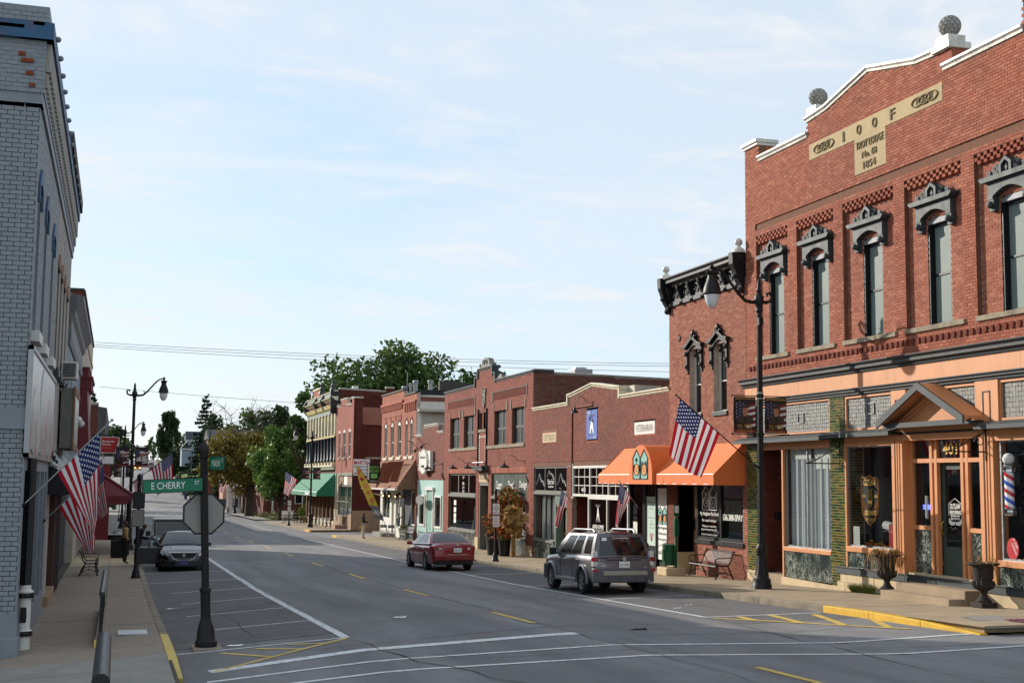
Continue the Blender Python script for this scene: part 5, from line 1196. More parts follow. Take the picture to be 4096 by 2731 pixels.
for a0,a1 in((68.32,74.4),(58.87,64.83)):
 board(FB,F,a0,a1,7.34,7.7,-.1,.005,MT['mortar_red'],'lattice_bed');mb=MB();n=int((a1-a0)/.17)
 for r_ in range(5):
  for i in range(n):b=a0+(i+.5*(r_%2))*(a1-a0)/(n+.5);fbox(mb,F,b,b+.085,7.345+r_*.07,7.41+r_*.07,0,.045)
 build(mb,'lattice_brickwork',MT['brick_floral'],FB,kind='stuff')
 board(FB,F,a0-.02,a1+.02,7.71,7.75,0,.03,BL,'lattice_rail')
 for a in(a0-.06,a1-.02):board(FB,F,a,a+.08,7.2,7.82,0,.04,MT['woodgray'],'lattice_block')
mb=MB();fprism(mb,F,[(66.62,7.85),(66.62,7.25),(66.4,7.0),(66.18,7.25),(66.18,7.85)],0,.07);fbox(mb,F,66.05,66.75,7.9,7.98,0,.06);fbox(mb,F,66.08,66.2,7.8,8.06,0,.08);fbox(mb,F,66.6,66.72,7.8,8.06,0,.08);tubeF(mb,F,[(66.58,7.7,.08),(66.25,7.15,.08)],.03,5);build(mb,'shield_ornament',MT['woodgray'],FB)
GC=MT['slategray']
coping(F,FB,GC,[(57.9,8.4),(64.3,8.4)],h=.15,seg=.9);coping(F,FB,GC,[(68.25,8.4),(75.2,8.4)],h=.15,seg=.9);coping(F,FB,GC,[(64.8,9.2),(67.75,9.2)],h=.15,seg=.8);coping(F,FB,GC,[(64.3,8.8),(64.85,8.8)],h=.15);coping(F,FB,GC,[(67.7,8.8),(68.25,8.8)],h=.15)
for a,b,c in((64.28,8.25,8.65),(64.83,8.65,9.05),(67.65,8.65,9.05),(68.2,8.25,8.65)):board(FB,F,a,a+.1,b,c+.1,-.3,.09,GC,'coping_riser')
mb=MB();q=[(65.1,9.2),(65.15,9.35),(65.5,9.4),(65.75,9.62),(66.3,9.7),(66.85,9.62),(67.1,9.4),(67.45,9.35),(67.5,9.2)];fprism(mb,F,q,-.25,.02)
for s_ in(-1,1):
 tubeF(mb,F,[(66.3+s_*.25+.17*(1-t/8)*math.cos(t*s_),9.43+.17*(1-t/8)*math.sin(t),.04)for t in np.linspace(0,6.5,18)],.035,5);tubeF(mb,F,[(66.3+s_*.95+.11*(1-t/8)*math.cos(t*s_),9.33+.1*(1-t/8)*math.sin(t),.04)for t in np.linspace(0,6,14)],.03,5)
build(mb,'scroll_crest',MT['woodgray'],FB)
mb=MB();fprism(mb,F,[(63.2,8.4),(63.3,8.6),(63.6,8.62),(64.2,8.4)],-.2,0);build(mb,'scroll_crest',MT['woodgray'],FB)
# niche below the slot windows, downpipes
board(FB,F,65.95,67.38,4.0,5.72,-.02,.012,MT['brick_floral'],'blind_panel');mb=MB()
for i in range(11):
 for a in(65.98,67.15):fbox(mb,F,a,a+.2,4.25+i*.13,4.31+i*.13,0,.03)
fbox(mb,F,66.0,67.35,5.5,5.54,0,.03);build(mb,'quoin_pointing',MT['cream'],FB,kind='stuff')
for a in(65.85,67.5):mb=MB();tubeF(mb,F,[(a,3.9,.05),(a,7.0,.05)],.045,8);build(mb,'downpipe',BL,FB,smooth=60)
mb=MB();fbox(mb,F,65.6,67.6,3.72,3.9,-.1,.35);fprism(mb,F,[(65.5,3.9),(67.7,3.9),(67.7,3.96),(65.5,3.96)],0,.4);build(mb,'door_hood',GC,FB);mb=MB();tubeF(mb,F,[(65.4,3.8,.1),(65.4,4.15,.3),(67.6,4.15,.3),(67.6,3.8,.1)],.03,6);build(mb,'sign_bar',MT['steel'],FB)
# ground floor of the floral building
for a0,a1 in((57.95,58.82),(64.92,65.5),(67.36,67.93),(73.98,75.2)):
 bwall(F,FB,MT['brick_floral'],MT['mortar_red'],a0,a1,.2,[(a0,3.9),(a1,3.9)],thick=.5);board(FB,F,a0-.02,a1+.02,-.6,.22,-.5,.04,MT['palestone'],'plinth')
brickwork(F,FB,MT['brick_pub'],58.8,65.0,3.6,[(58,3.9),(66,3.9)],d=.01,L=.08,H=.3,name='soldier_lintel');brickwork(F,FB,MT['brick_pub'],67.9,74.0,3.6,[(67,3.9),(75,3.9)],d=.01,L=.08,H=.3,name='soldier_lintel')
board(FB,F,58.8,74.0,3.58,3.9,-.3,.0,MT['mortar_red'],'lintel')
t1=win(F,FB,58.85,64.9,2.45,3.58,d=-.14,fw=.08,mull=(.32,.70),fm=MT['woodgray'],gm_=MT['carglass'],bar=.12);t2=win(F,FB,67.95,73.96,2.45,3.58,d=-.14,fw=.08,mull=(.3,.68),fm=MT['woodgray'],gm_=MT['darkglass'],bar=.12)
MT['deepgreen']=mat('deep_green_backing',S('#16332e'),.5,.06,3)
mb=MB();fpoly(mb,F,[(58.9,2.5),(64.85,2.5),(64.85,3.54),(58.9,3.54)],-.1);build(mb,'green_backing',MT['deepgreen'],t1,recalc=False)
for s_,a,w_ in(('Custom',63.85,1.05),('Floral',61.75,.95),('Design',59.75,1.2)):text(t1,s_,F,a,3.0,-.09,w_,.42,MT['printwhite'],shear=.1,bold=.01)
for a,z,s_ in((71.0,3.38,.1),(71.0,3.05,.16),(71.0,2.82,.12),(71.0,2.62,.12)):text(t2,'&' if z<3.2 and z>3 else 'SH',F,a,z,-.1,s_*3,.16,MT['printwhite'])
for a0,a1 in((58.85,64.9),(67.95,73.96)):
 board(FB,F,a0,a1,2.3,2.45,-.2,.03,MT['woodgray'],'transom_rail');board(FB,F,a0,a1,-.5,.42,-.2,.02,MT['marble'],'marble_slab');board(FB,F,a0,a1,.40,.5,-.2,.05,MT['woodgray'],'sill_rail')
 w_=win(F,FB,a0,a1,.5,2.3,d=-.14,fw=.06,mull=(),fm=MT['woodgray'],gm_=MT['glass'],name='window')
 if a0<60:
  mb=MB();tubeF(mb,F,[(59.5+q*.3,1.0+r_,-.09)for q,r_ in((-1,0),(-1,.9),(0,1.25),(1,.9),(1,0),(-1,0))],.018,4);build(mb,'logo_frame',MT['printwhite'],w_);text(w_,'SH',F,59.5,1.5,-.09,.3,.5,MT['printwhite']);text(w_,"Sarah's",F,59.5,.85,-.09,.75,.2,MT['printwhite'],shear=.3);text(w_,'HOUSE',F,59.5,.68,-.09,.6,.1,MT['printwhite'])
 else:
  for z,s_ in((1.95,'O'),(1.55,'S'),(1.2,'E'),(.95,'N')):mb=MB();fbox(mb,F,72.6,73.1,z-.14,z+.14,-.12,-.11);build(mb,'window_card',MT['printwhite'],w_)
  mb=MB();mb.tube([F.p(70.2,.5,-.6),F.p(70.2,1.4,-.6)],[.22,.04],8);build(mb,'topiary',MT['deepgreen'],w_)
  mb=MB();fbox(mb,F,70.4,71.8,.5,1.15,-1.2,-1.0);build(mb,'cabinet',MT['rustboard'],w_);mb=MB();
  for q in((71.4,71.45),(70.95,71.0)):fbox(mb,F,q[0],q[1],1.2,1.8,-.9,-.88)
  fbox(mb,F,70.95,71.45,1.75,1.8,-.9,-.882);build(mb,'picture_frame',MT['white'],w_)
room(FB,F,58.8,65.4,-.2,3.6,-.35,-3,MT['darkint']);room(FB,F,67.4,74,-.2,3.6,-.35,-3,MT['darkint'])
o=board(FB,F,65.55,67.3,3.12,3.62,-.1,.02,MT['palestone'],'stone_tablet');text(o,'TROY BLDG',F,66.42,3.37,.023,1.5,.22,MT['letterstone'])
board(FB,F,65.5,67.36,2.95,3.12,-.3,-.02,MT['woodgray'],'door_head');board(FB,F,65.5,67.36,-.6,2.95,-1.2,-1.1,MT['blacktrim'],'door');board(FB,F,67.2,67.36,-.5,2.95,-.4,-.02,MT['woodgray'],'jamb')
for a in(70.2,67.05,60.2):goose(FB,F,a-1.0,4.15,d=.75,drop=.12,shade=.3,side=.9)
body(FB,F,57.95,75.2,-.8,7.9,28,MT['brick_old'])
Fs=Fac('S',57.95);bwall(Fs,FB,MT['brick_old'],MT['mortar'],FR+.02,FR+1.0,5.8,[(FR,8.28),(FR+1,8.28)],thick=.05,d=.02);bwall(Fs,FB,MT['brick_old'],MT['mortar'],FR+1.0,FR+14,5.8,[(FR+1,8.22),(FR+14,8.0)],thick=.05,d=.01)
MT['darkcope']=mat('dark_tile_coping',S('#3a3735'),.7,.2,4)
coping(Fs,FB,MT['darkcope'],[(FR,8.42),(FR+1.0,8.42)],h=.13,lip=False);coping(Fs,FB,MT['whiteglaze'],[(FR+1.0,8.32),(FR+14,8.1)],h=.09,seg=.6)
hv=thing('rooftop_unit','gray boxy cooling unit on the roof of the floral building','roof unit',(22.3,62,7.9));build(MB().box(21.85,22.8,61.6,62.6,7.9,8.85),'casing',MT['steel'],hv,bevel=.02);build(MB().lathe((22.3,62.1,8.85),[(.35,0),(.33,.1),(.1,.12)],14),'fan_guard',MT['steel'],hv)
# ------------------------------------------------------------------ small brick shop with pale aqua front
AB=thing('aqua_shop_building','small one storey brick shop with pale aqua front and white oval sign','building',(FR,79,-.6))
bwall(F,AB,MT['brick_city'],MT['mortar'],75.2,82.85,3.25,[(75.2,6.02),(76.75,6.02),(76.751,6.52),(80.95,6.52),(80.951,5.98),(82.85,5.98)])
for ln in([(75.3,6.16),(76.85,6.16)],[(76.7,6.66),(80.3,6.66)],[(80.9,6.1),(82.85,6.1)]):coping(F,AB,MT['whiteglaze'],ln,h=.14,seg=.7)
for a in(75.15,82.4):board(AB,F,a,a+.5 if a>80 else a+.15,-.9,3.25,-.4,.0,MT['brick_city'],'pier')
mb=MB();n=42
for i in range(n):a=75.3+7.05*i/n;fbox(mb,F,a+.01,a+7.05/n-.01,-.7,3.25,-.1,-.03)
AP=build(fbox(MB(),F,75.25,82.4,-.7,3.26,-.2,-.06),'shopfront_panel',MT['aqua'],AB);build(mb,'boarding',MT['aqua'],AB,kind='stuff')
for a0,a1 in((80.0,81.6),(75.7,77.4)):win(F,AB,a0,a1,.35,2.3,d=-.06,fw=.12,fm=MT['white'],gm_=MT['carglass'],dep=.1)
o=board(AB,F,77.85,79.35,-.6,2.45,-.05,.02,MT['teal'],'door');board(AB,F,79.35,79.5,-.6,2.6,-.05,.06,MT['white'],'door_casing');board(AB,F,77.7,77.85,-.6,2.6,-.05,.06,MT['white'],'door_casing');board(AB,F,77.55,79.65,2.6,2.78,-.05,.12,MT['white'],'door_cornice')
sb=board(AB,F,77.75,80.9,3.8,5.0,.05,.25,MT['white'],'sign_box');mb=MB();fprism(mb,F,[(79.35+1.15*math.cos(t),4.35+.78*math.sin(t))for t in np.linspace(0,6.283,28)[:-1]],.25,.33);ov=build(mb,'oval_sign',MT['white'],sb)
mb=MB();tubeF(mb,F,[(79.35+1.1*math.cos(t),4.35+.74*math.sin(t),.335)for t in np.linspace(0,6.283,28)],.015,4);build(mb,'oval_border',MT['woodgray'],sb)
mb=MB()
for z_,w__ in((4.6,.75),(4.05,.4)):tubeF(mb,F,[(79.35+w__-2*w__*t,z_+.08*math.sin(t*37),.335)for t in np.linspace(0,1,60)],.012,4)
build(mb,'script_print',MT['woodgray'],sb)
mb=MB();c=F.p(79.3,1.98,.5);fprism(mb,F,[(79.3+1.05*math.cos(t),1.98+.3*math.sin(t))for t in np.linspace(0,6.283,24)[:-1]],.46,.52);build(mb,'hanging_oval_sign',MT['steel'],AB)
for a,dz in((82.2,0),(80.4,.2)):mb=MB();tubeF(mb,F,[(a,5.2+dz,0),(a-.2,5.65+dz,.5),(a-.3,5.7+dz,.9)],.02,5);tubeF(mb,F,[(a,5.2+dz,.1),(a,5.0+dz,.25)],[.05,.1],7);build(mb,'spot_lamp',MT['ironblack'],AB,smooth=60)
mb=MB();tubeF(mb,F,[(75.4,3.3,.05),(75.4,4.2,.05),(82.7,4.15,.05)],.02,5);build(mb,'conduit',MT['steel'],AB);goose(AB,F,75.4,4.2,d=.7,drop=.15,shade=.3,side=1.0)
body(AB,F,75.2,82.85,-.9,5.6,24,MT['brick_old'])

# ------------------------------------------------------------------ pub with shingled mansard
VB=thing('tobacco_shop_building','two storey light red brick building with arched windows above brown shingle awning','building',(FR,88.7,-.7))
TPB=[(82.85,8.85),(86.8,8.85),(86.801,9.25),(94.4,9.25)]
WV=[(92.35,93.35),(90.0,91.1),(87.55,88.7),(85.35,86.2),(83.8,84.65)]
bwall(F,VB,MT['brick_pub'],MT['mortar_light'],82.85,94.4,4.5,TPB,[(a,b,4.78,6.95)for a,b in WV])
for i,(a0,a1)in enumerate(WV):
 o=win(F,VB,a0,a1,4.78,6.95,d=-.15,fw=.1,trans=(.48,),fm=MT['white'],gm_=MT['glass'],blind=MT['blind']if i>2 else None)
 mb=MB();fprism(mb,F,[(a0,6.93)]+[(a0+(a1-a0)*t,6.95+.26*math.sin(math.pi*t))for t in np.linspace(0,1,9)]+[(a1,6.93)],-.16,.01);build(mb,'arch_panel',MT['white'],o)
 board(VB,F,a0-.12,a1+.12,4.58,4.78,-.15,.09,MT['cream'],'window_sill')
 mb=MB();fprism(mb,F,[(a0-.15,6.9)]+[(a0-.15+(a1-a0+.3)*t,6.95+.42*math.sin(math.pi*t))for t in np.linspace(0,1,11)]+[(a1+.15,6.9),(a1,6.95)]+[(a1-(a1-a0)*t,6.96+.26*math.sin(math.pi*t))for t in np.linspace(0,1,9)],0,.04);build(mb,'arch_brick',MT['brick_soldier'],VB)
room(VB,F,83.2,94,4.4,7.3,-.4,-2,MT['darkint'])
mb=MB()
for i in range(22):a=87.2+i*.33;fbox(mb,F,a,a+.14,8.05,8.45,0,.1)
for i in range(6):a=83.1+i*.6;fbox(mb,F,a,a+.2,7.75,8.3,0,.1)
fbox(mb,F,86.85,94.4,8.45,8.62,0,.14);fbox(mb,F,82.9,86.8,8.3,8.4,0,.12)
for i in range(4):a=87.5+i*1.75;fbox(mb,F,a,a+1.1,7.6,7.64,0,.05);fbox(mb,F,a,a+.1,7.3,7.6,0,.05)
build(mb,'brick_corbels',MT['brick_pub'],VB);coping(F,VB,MT['darkcope'],[(82.9,8.96),(86.75,8.96)],h=.1,seg=.5,lip=False);coping(F,VB,MT['darkcope'],[(86.8,9.36),(94.4,9.36)],h=.1,seg=.5,lip=False)
body(VB,F,82.9,94.4,-1,8.6,22,MT['brick_old'])
Fv=Fac('S',82.86);mb=MB()
for i in range(13):fbox(mb,Fv,FR+.25,FR+7,5.95+i*.15,6.10+i*.15,0,.02+.012*(i%2));
build(mb,'siding_board',MT['siding'],VB,kind='stuff');board(VB,Fv,FR+.02,FR+.28,5.6,7.95,0,.05,MT['white'],'corner_board')
mb=MB();mb.add([Fv.p(FR+.1,7.78,.5),Fv.p(FR+7,7.78,.5),Fv.p(FR+7,8.75,-.5),Fv.p(FR+.4,8.75,-.5)],[(0,1,2,3)]);fbox(mb,Fv,FR+.05,FR+7,7.62,7.78,0,.5);build(mb,'eaves',MT['siding'],VB)
board(VB,Fv,FR+.3,FR+7,8.6,9.1,-.55,-.5,MT['blacktrim'],'tarred_parapet')
mb=MB();mb.add([(20.3,84,8.9),(20.3,84,9.75),(20.9,84,9.75),(22.5,84,9.65),(22.5,84,8.9),(20.3,84.5,8.9),(20.3,84.5,9.75),(20.9,84.5,9.75),(22.5,84.5,9.65),(22.5,84.5,8.9)],[(0,1,2,3,4),(9,8,7,6,5),(0,5,6,1),(1,6,7,2),(2,7,8,3),(3,8,9,4)]);build(mb,'tarred_chimney_wall',MT['roof'],VB)
for i,(x,z,r_)in enumerate(((18.75,9.65,.13),(19.2,9.85,.1),(19.55,10.07,.15),(20.6,10.1,.15),(21.5,9.87,.1))):
 mb=MB();mb.lathe((x,88,8.5),[(r_,0),(r_,z-8.75),(r_*1.35,z-8.74),(r_*1.35,z-8.66),(r_*1.2,z-8.65),(r_*1.35,z-8.6),(r_*1.2,z-8.55),(r_*1.3,z-8.5)],14)
 solo(mb,'roof_vent',MT['steel'],['short white roof vent leftmost on the tobacco shop roof','slim white roof vent beside the thin antenna on the tobacco shop roof','tall louvred white roof vent above the tobacco shop step','tallest wide white roof vent in the middle of the tobacco shop roof','partly hidden white roof vent by the tarred chimney wall'][i],'roof vent','white vents on the tobacco shop roof',smooth=40)
solo(MB().tube([(18.95,88,8.9),(18.95,88,10.6)],.02,5),'antenna',MT['steel'],'thin steel antenna mast on the tobacco shop roof','antenna')
# mansard: shingles in courses on a sloping board, boarded end
MN=thing('shingle_awning','brown shingled mansard awning with white gutter over the tobacco shop','awning',(18,88.7,2.6))
y0,y1,za,zb,D=82.7,94.3,4.52,2.66,1.25
mb=MB();mb.add([F.p(y0,za,.02),F.p(y1,za,.02),F.p(y1,zb,D),F.p(y0,zb,D),F.p(y0,zb-.1,0),F.p(y1,zb-.1,0)],[(0,1,2,3),(0,3,4),(1,5,2),(3,2,5,4)]);build(mb,'roof_deck',MT['brownboard'],MN)
vs=[];fs=[];nr=12
for r_ in range(nr):
 a=y0+(.15 if r_%2 else 0)
 while a<y1:
  b=min(y1,a+.29);t0,t1=r_/nr,(r_+1)/nr+.02;j=rnd.uniform(.0,.012);n=len(vs)
  P_=lambda y,t,e:F.p(y,za+(zb-za)*t+e*.8,.02+(D-.02)*t+e*.7)
  vs+=[P_(a,t0,.008),P_(b-.012,t0,.008),P_(b-.012,t1,.028+j),P_(a,t1,.028+j),P_(a,t1,0),P_(b-.012,t1,0)];fs+=[(n,n+1,n+2,n+3),(n+3,n+2,n+5,n+4)];a+=.3
mb=MB();mb.v=vs;mb.f=fs;build(mb,'shingle_courses',MT['brownshingle'],MN,kind='stuff',recalc=False)
for i in range(7):t=i/7;u=(i+1)/7;mb=MB();z_=lambda q:za+(zb-za)*q;mb.add([(FR-.03-D*t,y0-.02,zb-.05),(FR-.03-D*u+.02,y0-.02,zb-.05),(FR-.03-D*u+.02,y0-.02,z_(u)),(FR-.03-D*t,y0-.02,z_(t))],[(0,1,2,3)]);build(mb,'end_board',MT['brownboard'],MN,recalc=False)
mb=MB();fbox(mb,F,y0-.05,y1+.3,zb-.12,zb-.02,D-.02,D+.14);tubeF(mb,F,[(y1-.3,zb-.15,D),(y1-.3,zb-.35,D-.2),(y1-.3,zb-.5,D-.9),(y1-.3,zb-.55,0)],.05,7);build(mb,'gutter',MT['white'],MN)
Pz=lambda t,e=0:(za+(zb-za)*t+e*.8,.02+(D-.02)*t+e*.7)
mb=MB()
for i in range(6):a=86.3+i*.42;z_,d_=Pz(.25,.45);z2,d2=Pz(.85,.08);z3,d3=Pz(.25,.0);tubeF(mb,F,[(a,z3,d3),(a,z_,d_),(a,z2,d2)],.05,4)
for i in range(6):a=83.8+i*.42;z_,d_=Pz(.22,.4);z2,d2=Pz(.8,.05);tubeF(mb,F,[(a+.3,z_,d_),(a,z2,d2)],.05,4)
z_,d_=Pz(.23,.42);tubeF(mb,F,[(83.8,z_,d_),(88.6,z_,d_)],.06,4)
for i in range(5):a=89+i*.4;z_,d_=Pz(.25,.4);z2,d2=Pz(.8,.05);tubeF(mb,F,[(a,z_,d_),(a-.3,z2,d2)],.05,4)
build(mb,'sign_lattice',MT['rustboard'],MN)
sgx=F.p(0,0,1.05);mb=MB();mb.box(sgx[0]-.75,sgx[0]+.15,90.1,90.35,2.95,4.35);sn=build(mb,'sign_box',MT['blacktrim'],MN);Fq=Fac('S',90.1);MT['limeprint']=mat('lime_print',S('#7cc56a'),.6,.05,3)
text(sn,'ROUTE 61',Fq,sgx[0]-.28,4.05,.01,.62,.2,MT['limeprint'],bold=.02);text(sn,'SMOKE SHOP',Fq,sgx[0]-.28,3.8,.01,.68,.2,MT['limeprint'],bold=.02);mb=MB();fbox(mb,Fq,sgx[0]-.5,sgx[0]-.05,3.3,3.62,0,.01);build(mb,'green_panel',MT['limeprint'],sn);mb=MB();fbox(mb,Fq,sgx[0]-.73,sgx[0]-.63,3.2,4.3,0,.01);build(mb,'white_panel',MT['printwhite'],sn);text(sn,'TOBACCO',Fq,sgx[0]-.28,3.1,.01,.6,.1,MT['printwhite'])
# shopfront under the mansard
W_=MT['white']
board(VB,F,82.9,94.4,-1.1,4.5,-.4,-.25,MT['navy'],'shopfront_back')
for a0,a1 in((93.6,94.4),(90.3,91.0),(87.0,87.35),(88.9,89.15)):board(VB,F,a0,a1,-1.0,2.6,-.25,.0,W_,'pilaster')
board(VB,F,90.9,93.7,-1.0,.45,-.25,-.02,W_,'bulkhead');board(VB,F,87.3,89.0,-1.0,.0,-.25,-.02,W_,'bulkhead');board(VB,F,89.1,90.4,-1,2.6,-.25,-.12,W_,'door')
win(F,VB,91.0,93.6,.45,2.5,d=-.12,fw=.1,mull=(.5,),fm=W_,gm_=MT['darkglass']);win(F,VB,87.35,88.9,.0,2.5,d=-.12,fw=.1,fm=W_,gm_=MT['carglass']);win(F,VB,83.0,84.3,.25,2.5,d=-.12,fw=.1,fm=W_,gm_=MT['carglass'])
mb=MB();tubeF(mb,F,[(88.1+.5*math.cos(t),1.3+.75*math.sin(t),-.05)for t in np.linspace(0,6.283,22)],.03,4);build(mb,'round_emblem',MT['printwhite'],VB);text(VB,'61',F,88.1,1.3,-.05,.3,.7,MT['printwhite'])
board(VB,F,84.3,86.9,-.9,2.6,-.22,-.1,MT['navy'],'boarded_panel');board(VB,F,82.95,84.3,-1.0,.2,-.2,.02,MT['navy'],'bulkhead')
mb=MB();mb.box(FR-.9,FR,89.2,92.6,-1.0,-.45);mb.box(FR-1.5,FR-.9,89.6,92.6,-1.1,-.72);build(mb,'step',MT['concrete_gray'],VB)
for a in(92.0,89.9,87.8):
 mb=MB();tubeF(mb,F,[(a,1.85,.0),(a,1.95,.2)],.025,5);c=F.p(a,1.98,.2);mb.lathe(c,[(.08,0),(.1,.02),(.1,.2),(.03,.3)],8);o=build(mb,'lantern',MT['ironblack'],VB);build(MB().sphere((c[0]-.07,c[1]-.03,c[2]+.1),.055,8,6),'bulb',MT['lamplit'],o)

# ------------------------------------------------------------------ corner brick building with the roofing sign
RB=thing('roofing_sign_building','two storey corner brick building with white roofing sign on its side wall','building',(FR,110.8,-1))
TM=[(106.4,9.85),(107.4,9.85),(107.401,9.4),(109.9,9.4),(109.901,9.98),(113.0,9.98),(113.001,9.5),(114.95,9.5),(114.951,9.8),(115.3,9.8)]
WM=[(112.95,113.9),(110.35,111.45),(107.7,108.75)]
bwall(F,RB,MT['brick_martin'],MT['mortar_light'],106.4,115.3,3.72,TM,[(a,b,5.05,7.2)for a,b in WM])
for a0,a1 in WM:
 o=win(F,RB,a0,a1,5.05,7.2,d=-.12,fw=.09,trans=(.5,),fm=W_,gm_=MT['darkglass']);mb=MB();fprism(mb,F,[(a0,7.18)]+[(a0+(a1-a0)*t,7.2+.22*math.sin(math.pi*t))for t in np.linspace(0,1,8)]+[(a1,7.18)],-.1,.02);build(mb,'arch_panel',W_,o);board(RB,F,a0-.1,a1+.1,4.87,5.05,-.1,.08,MT['weathered'],'window_sill')
for ln in([(106.3,10.0),(107.5,10.0)],[(107.4,9.54),(109.9,9.54)],[(109.85,10.12),(113.05,10.12)],[(113,9.64),(114.95,9.64)]):coping(F,RB,MT['whiteglaze'],ln,h=.14,seg=.9)
Fm=Fac('S',106.4)
bwall(Fm,RB,MT['brick_dark'],MT['mortar_red'],FR,FR+.72,.68,[(FR,9.85),(FR+.72,9.85)],thick=.3);bwall(Fm,RB,MT['brick_dark'],MT['mortar_red'],FR+.72,FR+12,.68,[(FR+.72,7.85),(FR+12,7.7)],[(FR+1.2,FR+2.2,5.06,7.3)],thick=.3)
wm_=win(Fm,RB,FR+1.2,FR+2.2,5.06,7.3,d=-.12,fw=.06,mull=(1/3.,2/3.),trans=(.26,.52,.76),fm=W_,gm_=MT['glass'],blind=MT['blind']);mb=MB();fprism(mb,Fm,[(FR+1.15,7.28)]+[(FR+1.15+1.1*t,7.3+.18*math.sin(math.pi*t))for t in np.linspace(0,1,8)]+[(FR+2.25,7.28)],-.1,.02);build(mb,'arch_brick',MT['brick_soldier'],RB)
board(RB,Fm,FR+1.05,FR+2.35,4.88,5.05,-.1,.08,MT['weathered'],'window_sill');coping(Fm,RB,MT['whiteglaze'],[(FR,10.0),(FR+.76,10.0)],h=.14)
board(RB,Fm,FR,FR+12,-1.3,.68,-.3,.01,MT['stucco'],'rendered_base')
mb=MB();mb.add([(FR+.74,106.2,7.75),(FR+12,106.2,7.6),(FR+12,109.5,9.2),(FR+.74,109.5,9.3)],[(0,1,2,3)]);mb.add([(FR+.74,106.2,7.75),(FR+12,106.2,7.6),(FR+12,106.2,7.5),(FR+.74,106.2,7.65)],[(0,1,2,3)]);build(mb,'rusty_metal_roof',MT['rustboard'],RB,recalc=False)
sg=board(RB,Fm,FR+.03,FR+1.4,3.53,4.86,0,.05,MT['printwhite'],'sign_board')
text(sg,'MARTIN',Fm,FR+.71,4.58,.053,1.24,.34,MT['red'],bold=.02);text(sg,'RESIDENTIAL',Fm,FR+.71,4.25,.053,1.24,.17,MT['printblack'],bold=.01);text(sg,'ROOFING',Fm,FR+.71,4.0,.053,.9,.17,MT['printblack'],bold=.01);text(sg,'636-462-5246',Fm,FR+.71,3.71,.053,1.3,.21,MT['slatedark'],bold=.01)
board(RB,F,106.4,115.3,-1.4,3.72,-.6,-.5,MT['grayint'],'shopfront_back')
for a0,a1,z0_,z1_,m in((106.4,106.75,-1.3,3.7,'cream'),(113.7,114.0,-.4,3.7,'cream'),(114.9,115.3,-1.2,3.7,'cream'),(106.75,113.7,3.5,3.72,'woodgray'),(106.75,109.3,-1.4,.3,'stucco'),(111.2,115.0,-1.3,.1,'stucco'),(106.75,113.7,2.62,2.72,'woodgray')):board(RB,F,a0,a1,z0_,z1_,-.3,.0,MT[m],'shopfront_panel')
for a0,a1 in((106.75,109.2),(109.4,111.2),(111.3,113.7)):
 win(F,RB,a0,a1,.3 if a0<109 else.1,2.62,d=-.15,fw=.07,fm=MT['woodgray'],gm_=MT['glass']);board(RB,F,a0+.05,a1-.05,2.75,3.5,-.2,-.1,MT['stucco']if a0!=109.4 else MT['printwhite'],'transom_board')
room(RB,F,106.7,113.8,-.5,3.6,-.2,-1.2,MT['blind'])
mb=MB();mb.box(FR-1.6,FR,106.5,112,-1.5,-1.02);mb.box(FR-.9,FR,109.2,111.4,-1.02,-.6);build(mb,'step',MT['stucco'],RB,bevel=.02)
for x_,y_ in((FR-.9,109.2),(FR-.9,111.3)):pass
mb=MB();tubeF(mb,F,[(106.5,1.35,.2),(115,1.35,.2)],.03,5);build(mb,'sign_bar',MT['ironblack'],RB)
body(RB,F,106.4,115.3,-1.4,7.4,24,MT['brick_dark'])

# ------------------------------------------------------------------ ornate painted block with the green awning
OB=thing('ornate_block_building','ornate two storey block with cream columns dark green bands and bracketed cornice','building',(FR,124.3,-1.3))
CRm=MT['cream'];MT['graygreen']=mat('gray_green_paint',S('#6e7f78'),.55,.06,3);MT['maroon']=mat('maroon_paint',S('#54302b'),.55,.08,3);MT['ochre']=mat('ochre_paint',S('#b7a566'),.55,.06,3)
y0,y1=115.45,133.3
board(OB,F,y0,y1,-1.5,10.9,-.4,-.2,MT['maroon'],'front_wall')
board(OB,F,y0,y1,9.1,9.45,-.2,.05,MT['graygreen'],'frieze');cornice(OB,F,y0,y1,[(-.1,9.45),(.1,9.45),(.22,9.6),(.25,9.8),(.3,9.82),(.3,9.88),(-.1,9.9)],MT['ochre'],seg=6);board(OB,F,y0,y1,9.88,10.2,-.2,.02,MT['maroon'],'dentil_band')
mb=MB()
for i in range(60):a=y0+.1+i*(y1-y0-.3)/60;fbox(mb,F,a,a+.13,9.92,10.18,.0,.08)
build(mb,'dentils',MT['rustboard'],OB,kind='stuff')
cornice(OB,F,y0-.2,y1+.3,[(-.1,10.2),(.15,10.2),(.3,10.35),(.45,10.42),(.5,10.52),(-.1,10.55)],CRm,seg=6);board(OB,F,y0,y1,10.5,10.98,-.2,.2,MT['graygreen'],'parapet');cornice(OB,F,y0-.1,y1+.1,[(-.1,10.98),(.26,10.98),(.3,11.08),(-.1,11.1)],CRm,seg=6)
mb=MB();fprism(mb,F,[(124.3,11.08),(124.3,11.75),(128.5,11.75),(128.5,11.08)],-.1,.22);pd=build(mb,'pediment_panel',MT['brick_martin'],OB);mb=MB();fprism(mb,F,[(124.1,11.72),(124.3,11.88),(128.5,11.88),(128.7,11.72)],-.1,.3);fprism(mb,F,[(128.5,11.05),(129.2,11.05),(128.9,11.4),(128.5,11.8)],0,.2);fprism(mb,F,[(123.6,11.05),(124.3,11.05),(124.3,11.8),(123.9,11.4)],0,.2);build(mb,'pediment_mould',CRm,pd)
